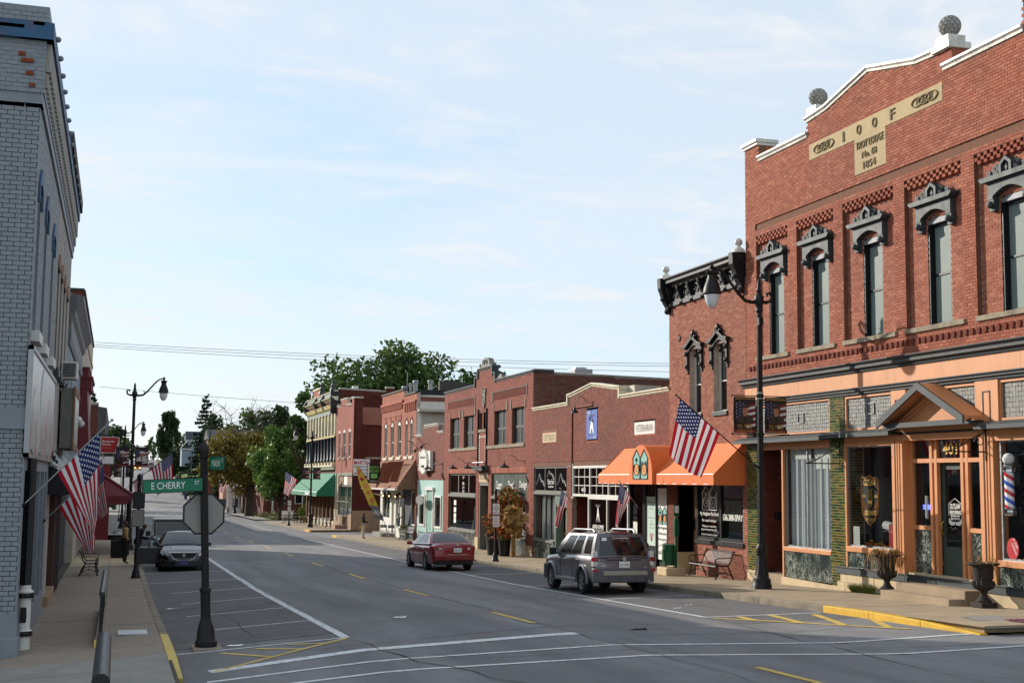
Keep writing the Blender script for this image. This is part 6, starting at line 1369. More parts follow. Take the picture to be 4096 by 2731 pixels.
for a,z in((123.9,11.1),(117.0,11.0),(128.8,11.1)):c=F.p(a,z,.1);build(MB().lathe(c,[(.3,0),(.28,.3),(.15,.45),(.22,.6),(.12,.8),(.05,.85),(.13,1.0),(.02,1.12)],10),'urn_finial',MT['slatedark'],OB,smooth=50)
for a in(y0+.15,121.8,126.3,y1-.1):
 mb=MB();q=[(.05,9.5),(.3,9.6),(.35,9.9),(.5,10.2),(.6,10.5),(.3,11.0),(.05,11.0)];mb.add([F.p(a+s_*.16,z,d)for s_ in(-1,1)for d,z in q],[tuple(range(7)),tuple(range(13,6,-1))]+[(k,k+7,(k+1)%7+7,(k+1)%7)for k in range(7)]);build(mb,'cornice_bracket',MT['slatedark'],OB)
nb=9;st=(y1-y0-.5)/nb
for i in range(nb+1):
 a=y0+.1+i*st;c=board(OB,F,a,a+.36,7.05,9.1,-.2,.1,CRm,'pilaster')
 for q in(-.16,.16):
  cc=F.p(a+.18+q,4.75,.02);build(MB().lathe(cc,[(.12,0),(.12,.25),(.08,.3),(.075,1.9),(.12,2.0),(.13,2.2)],8),'column',MT['navy'],OB,smooth=50)
  build(MB().lathe(F.p(a+.18+q,4.5,.02),[(.13,0),(.14,.1),(.1,.15),(.13,.25)],8),'column_base',MT['ochre'],OB)
 if i<nb:
  b0,b1=a+.36,a+st
  win(F,OB,b0,b1,7.1,9.08,d=-.15,fw=.09,fm=CRm,gm_=MT['darkglass'],trans=());board(OB,F,b0+.1,b1-.1,8.4,9.05,-.16,-.08,MT['ochre'],'upper_blind');board(OB,F,b0+.2,b1-.2,5.0,6.9,-.19,-.12,MT['carglass'],'lower_window')
board(OB,F,y0,y1,6.93,7.08,-.2,.16,MT['ochre'],'string_course');cornice(OB,F,y0,y1,[(-.1,4.05),(.1,4.05),(.2,4.2),(.32,4.35),(.32,4.45),(-.1,4.55)],CRm,seg=6)
for i in range(10):a=y0+.3+i*1.9;board(OB,F,a,a+.5,4.45,4.7,.05,.28,CRm,'console')
for i,a in enumerate((y0+.1,117.6,119.9,122.2,124.5,126.8,129.1,131.2,y1-.3)):board(OB,F,a,a+.25,-1.6,2.4,-.2,.0,MT['brownboard'],'shop_post')
for i in range(8):a=y0+.4+i*2.2;win(F,OB,a,a+1.8,-.4 if i%3 else-1.3,2.2,d=-.2,fw=.07,fm=MT['brownboard'],gm_=MT['darkglass'])
board(OB,F,y0,y1,-1.6,-.5,-.3,-.12,CRm,'bulkhead');room(OB,F,y0,y1,-.5,2.4,-.22,-1.5,MT['darkint'])
body(OB,F,y0,y1,-1.6,10.7,26,MT['brick_dark']);Fo=Fac('S',y0)
bwall(Fo,OB,MT['brick_dark'],MT['mortar_red'],FR+.3,FR+12,7.2,[(FR,11.2),(FR+4.4,11.05),(FR+4.41,11.4),(FR+5.2,11.4),(FR+5.21,11.0),(FR+12,10.9)],thick=.2);coping(Fo,OB,MT['whiteglaze'],[(FR+.2,11.32),(FR+4.4,11.17)],h=.14,seg=.6);coping(Fo,OB,MT['whiteglaze'],[(FR+4.4,11.52),(FR+5.2,11.52)],h=.14);board(OB,Fo,FR-.55,FR+.3,9.0,11.1,-.1,.02,MT['blacktrim'],'cornice_end')
build(MB().box(20.0,20.5,116,116.5,11.0,11.55),'chimney',MT['whiteglaze'],OB)
GA=thing('green_awning','green canvas awning sheltering the shopfront of the ornate block','awning',(17.5,124,1.6));awn(GA,F,115.3,132.9,1.72,2.05,3.72,1.6,MT['greencanvas'],splits=(121,127),scallop=-.04)
mb=MB();fbox(mb,F,119.8,122.4,1.8,1.98,1.63,1.65);build(mb,'name_strip',MT['printwhite'],GA)
# ------------------------------------------------------------------ left side buildings
G=FLT;Gs=Fac('S',25.3)
LG=thing('gray_corner_building','tall gray painted brick corner building with blue coping and chipped cornice bricks','building',(FL,29.9,0))
WL1=[(26.05,26.95),(28.55,29.45),(31.65,32.6)]
MT['bluepaint']=mat('weathered_blue_paint',S('#2a5678'),.6,.15,4,grime=.5,gscale=4,gcol=S('#7a4128'));MT['graypaint']=mat('gray_paint',S('#7f868c'),.6,.08,2,grime=.25,gscale=1.4,gcol=S('#5b5f63'))
bwall(G,LG,MT['brick_gray'],MT['mortar_gray'],25.3,34.45,3.6,[(25.3,10.1),(34.45,10.1)],[(a,b,5.95,8.75)for a,b in WL1],proud=.004)
for i,(a0,a1)in enumerate(WL1):
 o=win(G,LG,a0,a1,5.95,8.75,d=-.22,fw=.07,trans=(.5,),fm=W_,gm_=MT['darkglass']);mb=MB();fprism(mb,G,[(a0-.12,8.4)]+[(a0-.12+(a1-a0+.24)*t,8.75+.38*math.sin(math.pi*t))for t in np.linspace(0,1,9)]+[(a1+.12,8.4),(a1,8.4)]+[(a1-(a1-a0)*t,8.72+.1*math.sin(math.pi*t))for t in np.linspace(0,1,6)]+[(a0,8.4)],-.01,.05);build(mb,'arch_hood',MT['bluepaint'],LG)
 board(LG,G,a0-.1,a1+.1,5.72,5.93,-.1,.16,MT['white'],'window_sill',bevel=.01)
room(LG,G,25.8,34,5.5,9,-.4,-1.5,MT['darkint'])
# stepped cornice on both faces
for z0_,z1_,p_,m in((10.1,10.32,.05,'graypaint'),(10.32,11.3,.07,'graypaint'),(11.3,11.62,.2,'bluepaint'),(11.62,11.95,.1,'graypaint')):
 board(LG,G,25.3-p_+.006,43.4,z0_,z1_,-.4,p_,MT[m],'cornice_course')
 board(LG,Gs,-9,FL+p_-.002,z0_,z1_,-.4,p_,MT[m],'cornice_course')
mb=MB()
for i in range(52):a=25.35+i*.345;fbox(mb,G,a,a+.18,10.75,11.28,.07,.16);fbox(mb,G,a+.02,a+.16,10.45,10.72,.07,.12)
build(mb,'cornice_dentils',MT['brick_tan'],LG,kind='stuff');mb=MB()
for i in range(14):a=26+i*1.2;mb.sphere(G.p(a,11.6,.23),.06,7,5)
build(mb,'cornice_bolts',MT['graypaint'],LG,kind='stuff')
Gc=Fac('S',25.3-.1);brickwork(Gc,LG,MT['brick_gray'],-9,FL+.1,11.62,[(-9,11.97),(0,11.97)],H=.085,proud=.012);Gd=Fac('S',25.3-.07);brickwork(Gd,LG,MT['brick_gray'],-9,FL+.07,10.32,[(-9,11.3),(0,11.3)],H=.083,proud=.01,jit=.008)
MT['barebrick']=brickmat('bare_chipped_brick',[S('#a3522f'),S('#7d3b24'),S('#b4643c')],samt=.2);mb=MB()
for x,z,w_ in((-1.72,11.55,.2),(-2.2,11.47,.45),(-3.1,11.5,.3),(-1.9,10.86,.22),(-2.0,10.98,.12),(-1.8,10.4,.1),(-2.6,11.36,.2),(-1.85,10.62,.14),(-2.5,11.78,.14),(-2.9,11.86,.2)):fbox(mb,Gs,x-w_/2,x+w_/2,z,z+.07,.05,.2 if z>11.3 and z<11.6 else.115)
build(mb,'bare_brick_patches',MT['barebrick'],LG,kind='stuff');board(LG,Gs,-9,-3.05,11.1,11.32,.0,.12,MT['white'],'white_board');board(LG,Gs,-9,-3.2,10.75,11.1,.0,.11,MT['white'],'white_board')
# side wall facing the camera
bwall(Gs,LG,MT['brick_gray'],MT['mortar_gray'],-9,FL,.0,[(-9,10.1),(FL,10.1)],H=.088,L=.22,indiv=300,proud=.002,jit=.001)
board(LG,Gs,-9,FL+.04,4.05,4.42,-.2,.05,MT['graypaint'],'string_course');board(LG,Gs,-9,FL+.09,-.4,.33,-.2,.09,MT['graypaint'],'plinth',bevel=.02);board(LG,Gs,-9,FL+.05,.33,.75,-.2,.04,MT['graypaint'],'plinth')
board(LG,Gs,-9,-2.55,4.95,5.15,0,.06,MT['graypaint'],'patch_stone')
body(LG,G,25.3,34.45,-.4,11.7,14,MT['brick_gray'])
# mural board
MB_=thing('mural_sign','large mural board of arched shapes in silver and red on the gray corner building','sign',(FL,29.9,3.55))
mm2=NT('mural_print');v=mm2.pos();sp2=mm2.n('ShaderNodeSeparateXYZ');mm2.l(v,sp2.inputs[0]);n1=mm2.noise(mm2.map(v,(1,.9,.5)),2.2,6,.6,.5);zz2=mm2.rng(sp2.outputs[2],3.6,5.6,0,1)
mm2.set(mm2.mix(mm2.rng(n1,.4,.6),mm2.ramp(zz2,[(0,S('#8b2a35')),(.3,S('#9c4a4c')),(.5,S('#b9a9a8')),(1,S('#d3d2d0'))]),S('#c9cbcc')),.3,.0,.5);MT['mural']=mm2.m
board(MB_,G,25.25,34.6,3.57,5.53,.03,.09,MT['mural'],'mural_board');MT['silverprint']=mat('silver_print',S('#b9bcbd'),.3,.15,3,metal=.4)
for c,h_,w_ in((26.6,1.2,.6),(29.3,1.75,.9),(32.2,1.3,.7)):build(fprism(MB(),G,[(c-w_,3.7)]+[(c-w_*math.cos(t),3.7+h_*.5+h_*.5*math.sin(t))for t in np.linspace(0,math.pi,12)]+[(c+w_,3.7),(c,3.62)],.09,.11),'arch_shape',MT['silverprint'],MB_)
mb=MB()
for q in(((25.2,3.54),(34.65,3.62)),((25.2,5.5),(34.65,5.58))):fbox(mb,G,q[0][0],q[1][0],q[0][1],q[1][1],.02,.12)
fbox(mb,G,25.2,25.28,3.54,5.58,.02,.115);fbox(mb,G,34.58,34.65,3.54,5.58,.02,.115);build(mb,'board_frame',MT['steel'],MB_)
# shopfront of the gray building
for a0,a1 in((25.3,25.75),(33.6,34.45)):board(LG,G,a0,a1,-.4,3.56,-.4,.03,MT['graypaint'],'pilaster')
board(LG,G,25.7,33.7,-.4,.5,-.3,.06,MT['graypaint'],'bulkhead');board(LG,G,25.7,33.7,3.3,3.56,-.4,.04,MT['graypaint'],'header_board');board(LG,G,25.7,33.7,.4,3.4,-.45,-.35,MT['darkint'],'shopfront_back')
for a in(26.7,28.6,30.4,32.2):board(LG,G,a,a+.25,.5,3.3,-.35,.05,MT['graypaint'],'mullion')
c=G.p(26.25,.0,.1);o=build(MB().lathe((c[0],c[1],-.1),[(.13,0),(.13,.35),(.16,.37),(.16,.45),(.12,.47),(.12,1.05),(.15,1.07),(.16,1.17),(.11,1.2),(.11,1.28)],14),'column_base',W_,LG,smooth=40);build(MB().lathe((c[0],c[1],1.18),[(.095,0),(.095,2.35)],16,flute=.08,fn=8),'column',MT['blacktrim'],LG);mb=MB()
for z in(.25,.95):mb.lathe((c[0],c[1],z),[(.165,0),(.17,.04),(.165,.09)],14)
fprism(mb,Fac('S',26.25-.12),[(c[0]-.05,.5),(c[0]+.05,.5),(c[0]+.06,.62),(c[0]+.05,.78),(c[0]-.05,.78),(c[0]-.06,.62)],0,.01);build(mb,'column_band',MT['blacktrim'],o)
mb=MB();mb.lathe(G.p(34.4,3.45,.1),[(.07,0),(.07,.1),(.09,.12)],10);mb.tube([G.p(34.4,3.5,.1),G.p(34.2,3.42,.28)],.06,10);build(mb,'security_camera',W_,LG,smooth=50)
# tan neighbour
TB_=thing('tan_brick_building','tan painted brick building with weathered cornice next to the gray corner building','building',(FL,39,-.1))
WL2=[(34.9,35.8),(36.7,37.6),(38.7,39.6),(40.8,41.7)]
bwall(G,TB_,MT['brick_tan'],MT['mortar_tan'],34.46,43.4,3.8,[(34.46,10.1),(43.4,10.1)],[(a,b,5.95,8.6)for a,b in WL2],proud=.005)
for a0,a1 in WL2:
 win(G,TB_,a0,a1,5.95,8.6,d=-.2,fw=.07,trans=(.5,),fm=MT['graypaint'],gm_=MT['darkglass']);board(TB_,G,a0-.1,a1+.1,5.74,5.93,-.1,.14,MT['slatedark'],'window_sill');mb=MB();fprism(mb,G,[(a0-.1,8.5)]+[(a0-.1+(a1-a0+.2)*t,8.62+.3*math.sin(math.pi*t))for t in np.linspace(0,1,9)]+[(a1+.1,8.5)],0,.045);build(mb,'arch_hood',MT['brownboard'],TB_)
room(TB_,G,34.6,43,5.5,9,-.4,-1.5,MT['darkint']);body(TB_,G,34.46,43.4,-.5,11.6,14,MT['brick_tan'])
board(TB_,G,34.5,43.6,11.62,11.98,.1,.26,MT['roof'],'tar_coping')
mb=MB();fbox(mb,G,39.6,40.4,6.0,6.5,-.1,.45);o=build(mb,'air_conditioner',W_,TB_,bevel=.02);mb=MB()
for i in range(9):fbox(mb,G,39.57,39.6,6.06+i*.045,6.085+i*.045,.05,.4)
build(mb,'grille_slats',MT['slategray'],o,kind='stuff')
sb=board(TB_,G,39.0,43.5,4.0,5.7,.06,.42,MT['woodgray'],'sign_box');board(sb,G,39.15,43.35,4.15,5.55,.415,.425,MT['silverprint'],'sign_face');mb=MB();fbox(mb,G,38.95,43.55,5.55,5.75,.40,.45);fbox(mb,G,38.95,43.55,3.95,4.1,.40,.45);fbox(mb,G,38.95,39.12,4.1,5.55,.40,.45);build(mb,'sign_frame',MT['brownboard'],sb)
# dark shingled canopy
mb=MB();y0_,y1_=34.55,47
DA=thing('dark_shingle_canopy','dark slatted pent canopy below the sign box on the left','awning',(FL,40,2.7));mb.add([G.p(y0_,3.95,.0),G.p(y1_,3.8,.0),G.p(y1_,2.75,.65),G.p(y0_,2.75,.65),G.p(y0_,2.75,0),G.p(y1_,2.75,0)],[(0,1,2,3),(0,3,4),(1,5,2),(3,2,5,4)]);build(mb,'canopy_deck',MT['blacktrim'],DA)
for i in range(11):mb=MB();z=2.78+i*.105;w_=.65*(1-(i+.3)/11.5);fbox(mb,Fac('S',y0_),FL+.0,FL+w_,z,z+.09,.0,.03);build(mb,'slat',MT['darkshingle'],DA)
board(TB_,G,34.5,43.4,-.5,3.9,-.5,-.4,MT['darkint'],'shopfront_back');mb=MB();fbox(mb,G,34.5,36.4,-.5,3.0,-.4,.0);build(mb,'pier',MT['brick_tan'],TB_);board(TB_,G,35.2,38.6,-.5,.2,-.3,.12,MT['stucco'],'bulkhead',bevel=.02);board(TB_,G,36.4,38.5,.2,2.9,-.2,-.1,MT['glass'],'shop_window')
for i,a in enumerate((38.7,39.5,41.0,42.2,43.0)):board(TB_,G,a,a+.22,-.5,2.9,-.4,.05,MT['navy']if i%2 else MT['maroon']if 'maroon' in MT else MT['navy'],'shop_post')
# blue painted building with curved pressed metal cornice
BB=thing('blue_brick_building','pale blue painted brick building with peeling pressed metal cornice','building',(FL,50.4,-.3))
bwall(G,BB,MT['brick_blue'],MT['mortar_gray'],43.45,57.4,3.2,[(43.45,7.9),(57.4,7.9)],[(a,a+.95,4.3,6.5)for a in(44.5,47.4,50.3,53.2)],proud=.006,H=.09)
for a in(44.5,47.4,50.3,53.2):win(G,BB,a,a+.95,4.3,6.5,d=-.15,fw=.08,trans=(.5,),fm=MT['brick_blue'],gm_=MT['darkglass']);board(BB,G,a-.1,a+1.05,4.1,4.28,-.1,.16,W_,'window_sill')
MT['peeling']=mat('peeling_pressed_metal',S('#6f7478'),.6,.25,5,grime=.7,gscale=5,gcol=S('#3a302c'));cornice(BB,G,43.45,57.45,[(-.2,7.4),(.06,7.4),(.1,7.6),(.08,8.2),(.18,8.35),(.2,8.5),(.34,8.7),(.42,8.8),(.42,8.95),(-.2,9.05)],MT['peeling'],seg=3.5)
body(BB,G,43.45,57.4,-.6,8.6,14,MT['brick_blue']);board(BB,G,43.4,57.4,-.6,3.3,-.4,-.3,MT['darkint'],'shopfront_back');room(BB,G,44,57,4,6.8,-.3,-1.2,MT['darkint'])
board(BB,Fac('S',43.42),-9,FL-.1,8.6,9.5,-.3,0,MT['brick_floral'],'stack_wall')
for a in(45.2,48.5):mb=MB();tubeF(mb,G,[(a,5.0,0),(a,5.25,.25),(a,5.15,.35)],.02,5);mb.sphere(G.p(a,5.05,.38),.12,10,7);build(mb,'wall_lamp',W_,BB,smooth=60)
# cream building with a brick end stack, red bay
CR=thing('cream_rendered_building','tall cream rendered building with tiled coping and brick end wall beyond the blue one','building',(FL,69,-.5))
MT['creamrender']=mat('cream_render',S('#b7afa0'),.85,.12,1.5,.2,30,grime=.35,gscale=.9,gcol=S('#6a5f52'))
board(CR,G,57.5,81,-.8,10.9,-.4,.02,MT['creamrender'],'front_wall');coping(G,CR,MT['darkcope'],[(57.5,11.05),(81,10.95)],h=.14,seg=.55,lip=False);board(CR,G,57.6,81,9.55,9.68,.02,.07,MT['ochre']if 'ochre' in MT else MT['cream'],'string_course')
Gk=Fac('S',57.5);bwall(Gk,CR,MT['brick_city'],MT['mortar_red'],-7,FL+.02,7.5,[(-7,11.0),(FL+.02,11.0)],thick=.3);coping(Gk,CR,MT['darkcope'],[(-7,11.1),(FL+.05,11.1)],h=.1,lip=False);body(CR,G,57.5,81,-.8,10.6,12,MT['brick_city'])
RBY=MT['redmetal'];mb=MB();fprism(mb,Fac('S',57.9),[(FL,3.7),(FL+.45,3.7),(FL+.5,4.2),(FL+.32,6.9),(FL,6.9)],-4.6,0);bay=build(mb,'red_bay',RBY,CR);mb=MB()
for i,a in enumerate(np.linspace(58.0,62.3,6)):mb.add(*[[],[]]);fbox(mb,G,a-.16,a+.16,6.9,7.35,.0,.48);fbox(mb,G,a-.22,a+.22,7.3,7.42,-.05,.54);fbox(mb,G,a-.1,a+.1,7.42,7.75,.1,.34);fbox(mb,G,a-.14,a+.14,7.72,7.82,.06,.38)
build(mb,'bay_finials',RBY,bay)
for i in range(6):a=58+i*.86;mb=MB();mb.add([G.p(a,3.8,.49),G.p(a+.08,3.8,.49),G.p(a+.08,6.85,.36),G.p(a,6.85,.36)],[(0,1,2,3)]);fbox(mb,G,a,a+.08,3.8,3.9,.4,.54);build(mb,'bay_rib',RBY,bay)
RA=thing('red_awning','dark red hipped metal awning over the left pavement','awning',(FL,66,2.0));y0_,y1_=62.5,76
mb=MB();mb.add([G.p(y0_+1.2,3.75,.3),G.p(y1_,3.75,.3),G.p(y1_,2.35,2.45),G.p(y0_,2.35,2.45),G.p(y0_,2.35,.0),G.p(y0_+1.2,3.75,0)],[(0,1,2,3),(0,3,4,5)]);build(mb,'awning_roof',RBY,RA,recalc=False);mb=MB();fbox(mb,G,y0_,y1_,2.18,2.36,2.4,2.5);fbox(mb,G,y0_-.04,y0_+.04,2.18,2.36,0,2.5);mb.add([G.p(y0_+.02,2.2,0),G.p(y0_+.02,2.2,2.4),G.p(y0_+.02,1.95,2.1),G.p(y0_+.02,1.95,0)],[(0,1,2,3)]);build(mb,'awning_fascia',RBY,RA)
mb=MB();mb.bar(G.p(y0_,2.35,2.45),G.p(y0_+1.2,3.78,.3),.12);build(mb,'hip_cap',RBY,RA)
for y_ in(63.2,70):solo(MB().tube([(.62,y_,-.6),(.62,y_,2.2)],.07,8),'awning_post',MT['ironblack'],'slim black post carrying the near end of the red awning' if y_<65 else 'slim black post carrying the middle of the red awning','post')
# hanging paint shop sign
PS=thing('hanging_shop_sign','red paint shop sign hanging from a black bar above the left pavement','sign',(-.4,70,4.4));Fh=Fac('S',70)
mb=MB();mb.bar((FL,70,5.33),(.6,70,5.33),.05);build(mb,'bar',MT['ironblack'],PS);mb=MB();fbox(mb,Fh,-.86,.08,4.40,5.24,-.06,0);bx=build(mb,'sign_box',W_,PS)
mb=MB();fpoly(mb,Fh,[(-.82,4.45),(-.12,4.45),(-.08,4.7),(.02,5.0),(.12-.06,5.2),(-.82,5.2)],.006);build(mb,'red_face',MT['red'],bx,recalc=False);text(bx,'Benjamin',Fh,-.47,5.0,.01,.6,.13,MT['printwhite'],bold=.02);text(bx,'Moore',Fh,-.55,4.86,.01,.42,.11,MT['printwhite'],bold=.02);text(bx,'The Paint Store',Fh,-.5,4.68,.01,.5,.05,MT['gold'])
WS=thing('white_box_sign','plain white box sign beneath the hanging paint shop sign','sign',(-.5,78,4.0));build(MB().box(-1.5,-.2,77.9,78.1,3.95,4.35),'sign_face',MT['printwhite'],WS);build(MB().box(-1.55,-.15,77.92,78.08,3.9,4.4),'sign_frame',MT['woodgray'],WS)
RS=thing('red_wall_box','dark red painted wall panel behind the awning on the left','panel',(-1,84,1.5));build(MB().box(-1.9,-.35,84,84.3,-.6,3.9),'panel_board',RBY,RS)
# far brick building on the left
DB=thing('far_brick_building','dark brick building with white coping behind the red awning on the left','building',(-2,110,-1));Fd=Fac('S',97)
bwall(Fd,DB,MT['brick_old'],MT['mortar'],-9,-1.45,-1.2,[(-9,8.3),(-1.45,8.3)],thick=.3);coping(Fd,DB,MT['whiteglaze'],[(-9,8.45),(-1.4,8.45)],h=.14);body(DB,Fac('L',-1.45),97,128,-1.5,8.2,14,MT['brick_old'])
board(DB,Fac('L',-1.45),97,128,-1.5,8.2,-.2,.0,MT['brick_old'],'front_wall');mb=MB();mb.add([(-1.45,97.5,8.2),(-.85,98.5,8.15),(-.95,98.5,6.5),(-1.45,97.5,4.8),(-1.45,128,8.2),(-.85,127,8.15),(-.95,127,6.5),(-1.45,128,4.8)],[(0,1,2,3),(0,4,5,1),(1,5,6,2),(2,6,7,3)]);build(mb,'dark_metal_front',MT['slatedark'],DB,recalc=False)
FB2=thing('added_row_building','unseen brick building added to the left row for shop window reflections','building',(-2,152,-1.5));body(FB2,Fac('L',-1.6),129,176,-2,7.6,14,MT['brick_old']);board(FB2,Fac('L',-1.6),129,176,-2,7.6,-.3,0,MT['brick_city'],'front_wall')  # hidden block, added so the shop windows reflect brick instead of green hillside
# ramp kerb and railings on the left pavement
RK=MT['concrete_left'];mb=MB();z=lambda y:zsL(-.2,y)
vs=[(x,y,z(y)+t)for y in(25.6,33.5)for x,t in((-.26,-.1),(-.06,-.1),(-.06,.12),(-.26,.12))];mb.add(vs,[(0,1,2,3),(7,6,5,4),(0,4,5,1),(1,5,6,2),(2,6,7,3),(3,7,4,0)]);build(mb,'ramp_kerb',RK,SL,bevel=.02);mb=MB();mb.box(-.27,-.05,25.5,25.62,z(25.5)-.05,z(25.5)+.125);build(mb,'yellow_kerb_end',MT['paleyellow'],SL)
IBR=mat('dark_steel_handrail',S('#1b1c1e'),.45,.1,8,spec=.5)
def railing(name,label,pts,h,x,n,zf,cap=.05):
 t=thing(name,label,'railing',(x,(pts[0]+pts[-1])/2,zf(pts[0])));ys_=np.linspace(pts[0],pts[-1],n)
 mb=MB();mb.tube([(x,pts[0],zf(pts[0])+h)]+[(x,y,zf(y)+h)for y in ys_[1:]],cap,10);build(mb,'handrail',IBR,t,smooth=50)
 for y in ys_:build(MB().bar((x,y,zf(y)),(x,y,zf(y)+h-.03),.055),'post',MT['ironblack'],t)
 for q in(.12,.5):mb=MB();mb.tube([(x,y,zf(y)+h*q)for y in ys_],.022,6);build(mb,'rail',MT['ironblack'],t,smooth=50)
 for i in range(int((pts[-1]-pts[0])/.42)):y=pts[0]+.2+i*.42;build(MB().bar((x,y,zf(y)+h*.12),(x,y,zf(y)+h-.04),.02),'baluster',MT['ironblack'],t)
 return t
railing('ramp_railing','black metal ramp railing running along the left pavement',(25.55,33.6),.95,-.17,6,z)
railing('corner_railing','thick black handrail cut by the bottom edge of the picture',(14.6,18.6),.98,-.07,4,lambda y:.08,cap=.095)
# ------------------------------------------------------------------ street lamps
IB=MT['ironblack']
MT['globe']=mat('frosted_lamp_globe',S('#d9dde0'),.2,.03,6,spec=.6)
def make_lamp():
 t=thing('street_lamp','','street lamp')
 build(MB().lathe((0,0,0),[(.27,-.25),(.27,.10),(.25,.13),(.24,.26),(.20,.30),(.18,.36)],16),'base',IB,t,smooth=40)
 build(MB().lathe((0,0,0),[(.19,.36),(.155,.5),(.125,.92)],24,flute=.04,fn=12).lathe((0,0,0),[(.14,.9),(.15,.95),(.145,1.05),(.15,1.1),(.115,1.16),(.1,1.2)],16),'fluted_base',IB,t,smooth=40)
 build(MB().lathe((0,0,0),[(.085,1.15),(.068,7.55)],24,flute=.05,fn=12),'shaft',IB,t)
 build(MB().lathe((0,0,0),[(.07,7.5),(.1,7.55),(.08,7.62),(.1,7.7),(.13,7.78),(.13,7.95),(.09,8.02),(.05,8.06),(.08,8.12),(.05,8.2),(.06,8.3),(.02,8.42),(.005,8.45)],12),'finial',IB,t,smooth=40)
 mb=MB();mb.tube([(0,0,7.85),(-.2,0,7.78),(-.42,0,7.82),(-.62,0,8.0),(-.85,0,8.28),(-1.05,0,8.52),(-1.22,0,8.65),(-1.42,0,8.68)],[.06,.055,.05,.045,.04,.04,.035,.035],8)
 mb.tube([(0,0,7.85),(.2,0,7.79),(.34,0,7.84),(.39,0,7.97),(.33,0,8.07),(.24,0,8.04),(.25,0,7.96)],[.06,.05,.045,.045,.045,.04,.03],8);mb.sphere((-1.42,0,8.7),.07,8,6);mb.tube([(-.5,0,7.9),(-.42,0,8.05)],[.04,.01],6);build(mb,'scroll_arm',IB,t,smooth=50)
 build(MB().lathe((-1.42,0,0),[(.03,8.68),(.05,8.6),(.17,8.57),(.15,8.5),(.12,8.46),(.13,8.36),(.2,8.2),(.235,8.08),(.25,8.0),(.27,7.96),(.22,7.95)][::-1],16),'lantern_hood',IB,t,smooth=40)
 build(MB().lathe((-1.42,0,0),[(.02,7.55),(.09,7.58),(.15,7.66),(.19,7.78),(.205,7.93)],16),'globe',MT['globe'],t,smooth=60)
 build(MB().box(-.07,.07,-.12,.02,7.15,7.35),'fixing_box',IB,t)
 mb=MB()
 for z in(4.16,5.2):mb.tube([(-.84,0,z),(.86,0,z)],.016,6);mb.lathe((0,0,z-.05),[(.1,0),(.1,.1)],10);mb.sphere((-.84,0,z),.03,6,4);mb.sphere((.86,0,z),.03,6,4)
 build(mb,'banner_bracket',IB,t,smooth=50);build(MB().lathe((0,0,5.26),[(.092,0),(.092,.05)],12).lathe((0,0,5.12),[(.092,0),(.092,.03)],12),'steel_band',MT['steel'],t)
 return t
LAMPS=[(16.8,32.2,None,0,'black street lamp in front of the tall lodge shopfront on the right'),(.72,69,None,math.pi,'black street lamp behind the trash can on the left pavement'),(16.35,115,None,0,'black street lamp by the green awning on the right'),(16.0,187,None,0,'distant black street lamp by the yellowing tree'),(.55,112,None,math.pi,'black street lamp partly hidden by the red awning on the left')]
LP=make_lamp()
LAMPO=[]
for i,(x,y,z,rz,lb)in enumerate(LAMPS):
 z=(zsR(x,y)if x>10 else zsL(.72,y)if y<90 else zr(1.2,y)+.13)if y<150 else zr(15,y)+.13
 if i==0:o=LP;o.location=(x,y,z);WL[o.name]=Vector((x,y,z));o['label']=lb
 else:o=copy_tree(LP,None,(x,y,z),rz,lb)
 o['group']='scroll arm street lamps';o.rotation_euler.z=rz;LAMPO.append((x,y,z))

def flagprint():
 m=NT('american_flag');uv=m.n('ShaderNodeUVMap');s=m.n('ShaderNodeSeparateXYZ');m.l(uv.outputs[0],s.inputs[0]);u,v=s.outputs[0],s.outputs[1]
 st=m.math('LESS_THAN',m.math('FRACT',m.math('MULTIPLY',v,6.5)),0.5)
 can=m.math('MULTIPLY',m.math('LESS_THAN',u,.4),m.math('LESS_THAN',v,7/13))
 def dots(ou,ov):
  a=m.math('SUBTRACT',m.math('FRACT',m.math('ADD',m.math('MULTIPLY',u,6/.4),ou)),.5);b=m.math('SUBTRACT',m.math('FRACT',m.math('ADD',m.math('MULTIPLY',v,5*13/7),ov)),.5)
  r=m.math('SQRT',m.math('ADD',m.math('MULTIPLY',a,a),m.math('MULTIPLY',b,b)));th=m.math('ARCTAN2',a,b)
  return m.math('LESS_THAN',r,m.math('MULTIPLY_ADD',m.math('COSINE',m.math('MULTIPLY',th,5)),-.055,.15))
 d=m.math('MAXIMUM',dots(0,0),dots(.5,.5))
 c=m.mix(st,S('#d8d7d8'),S('#a81f2e'));c=m.mix(can,c,m.mix(d,S('#27305c'),S('#e2e2e6')))
 m.set(c,.8,0,.2)
 tl=m.n('ShaderNodeBsdfTranslucent');m.l(c,tl.inputs[0]);mx=m.n('ShaderNodeMixShader');mx.inputs[0].default_value=.3;m.l(m.b.outputs[0],mx.inputs[1]);m.l(tl.outputs[0],mx.inputs[2]);m.l(mx.outputs[0],m.o.inputs[0])
 return m.m
MT['flag']=flagprint()
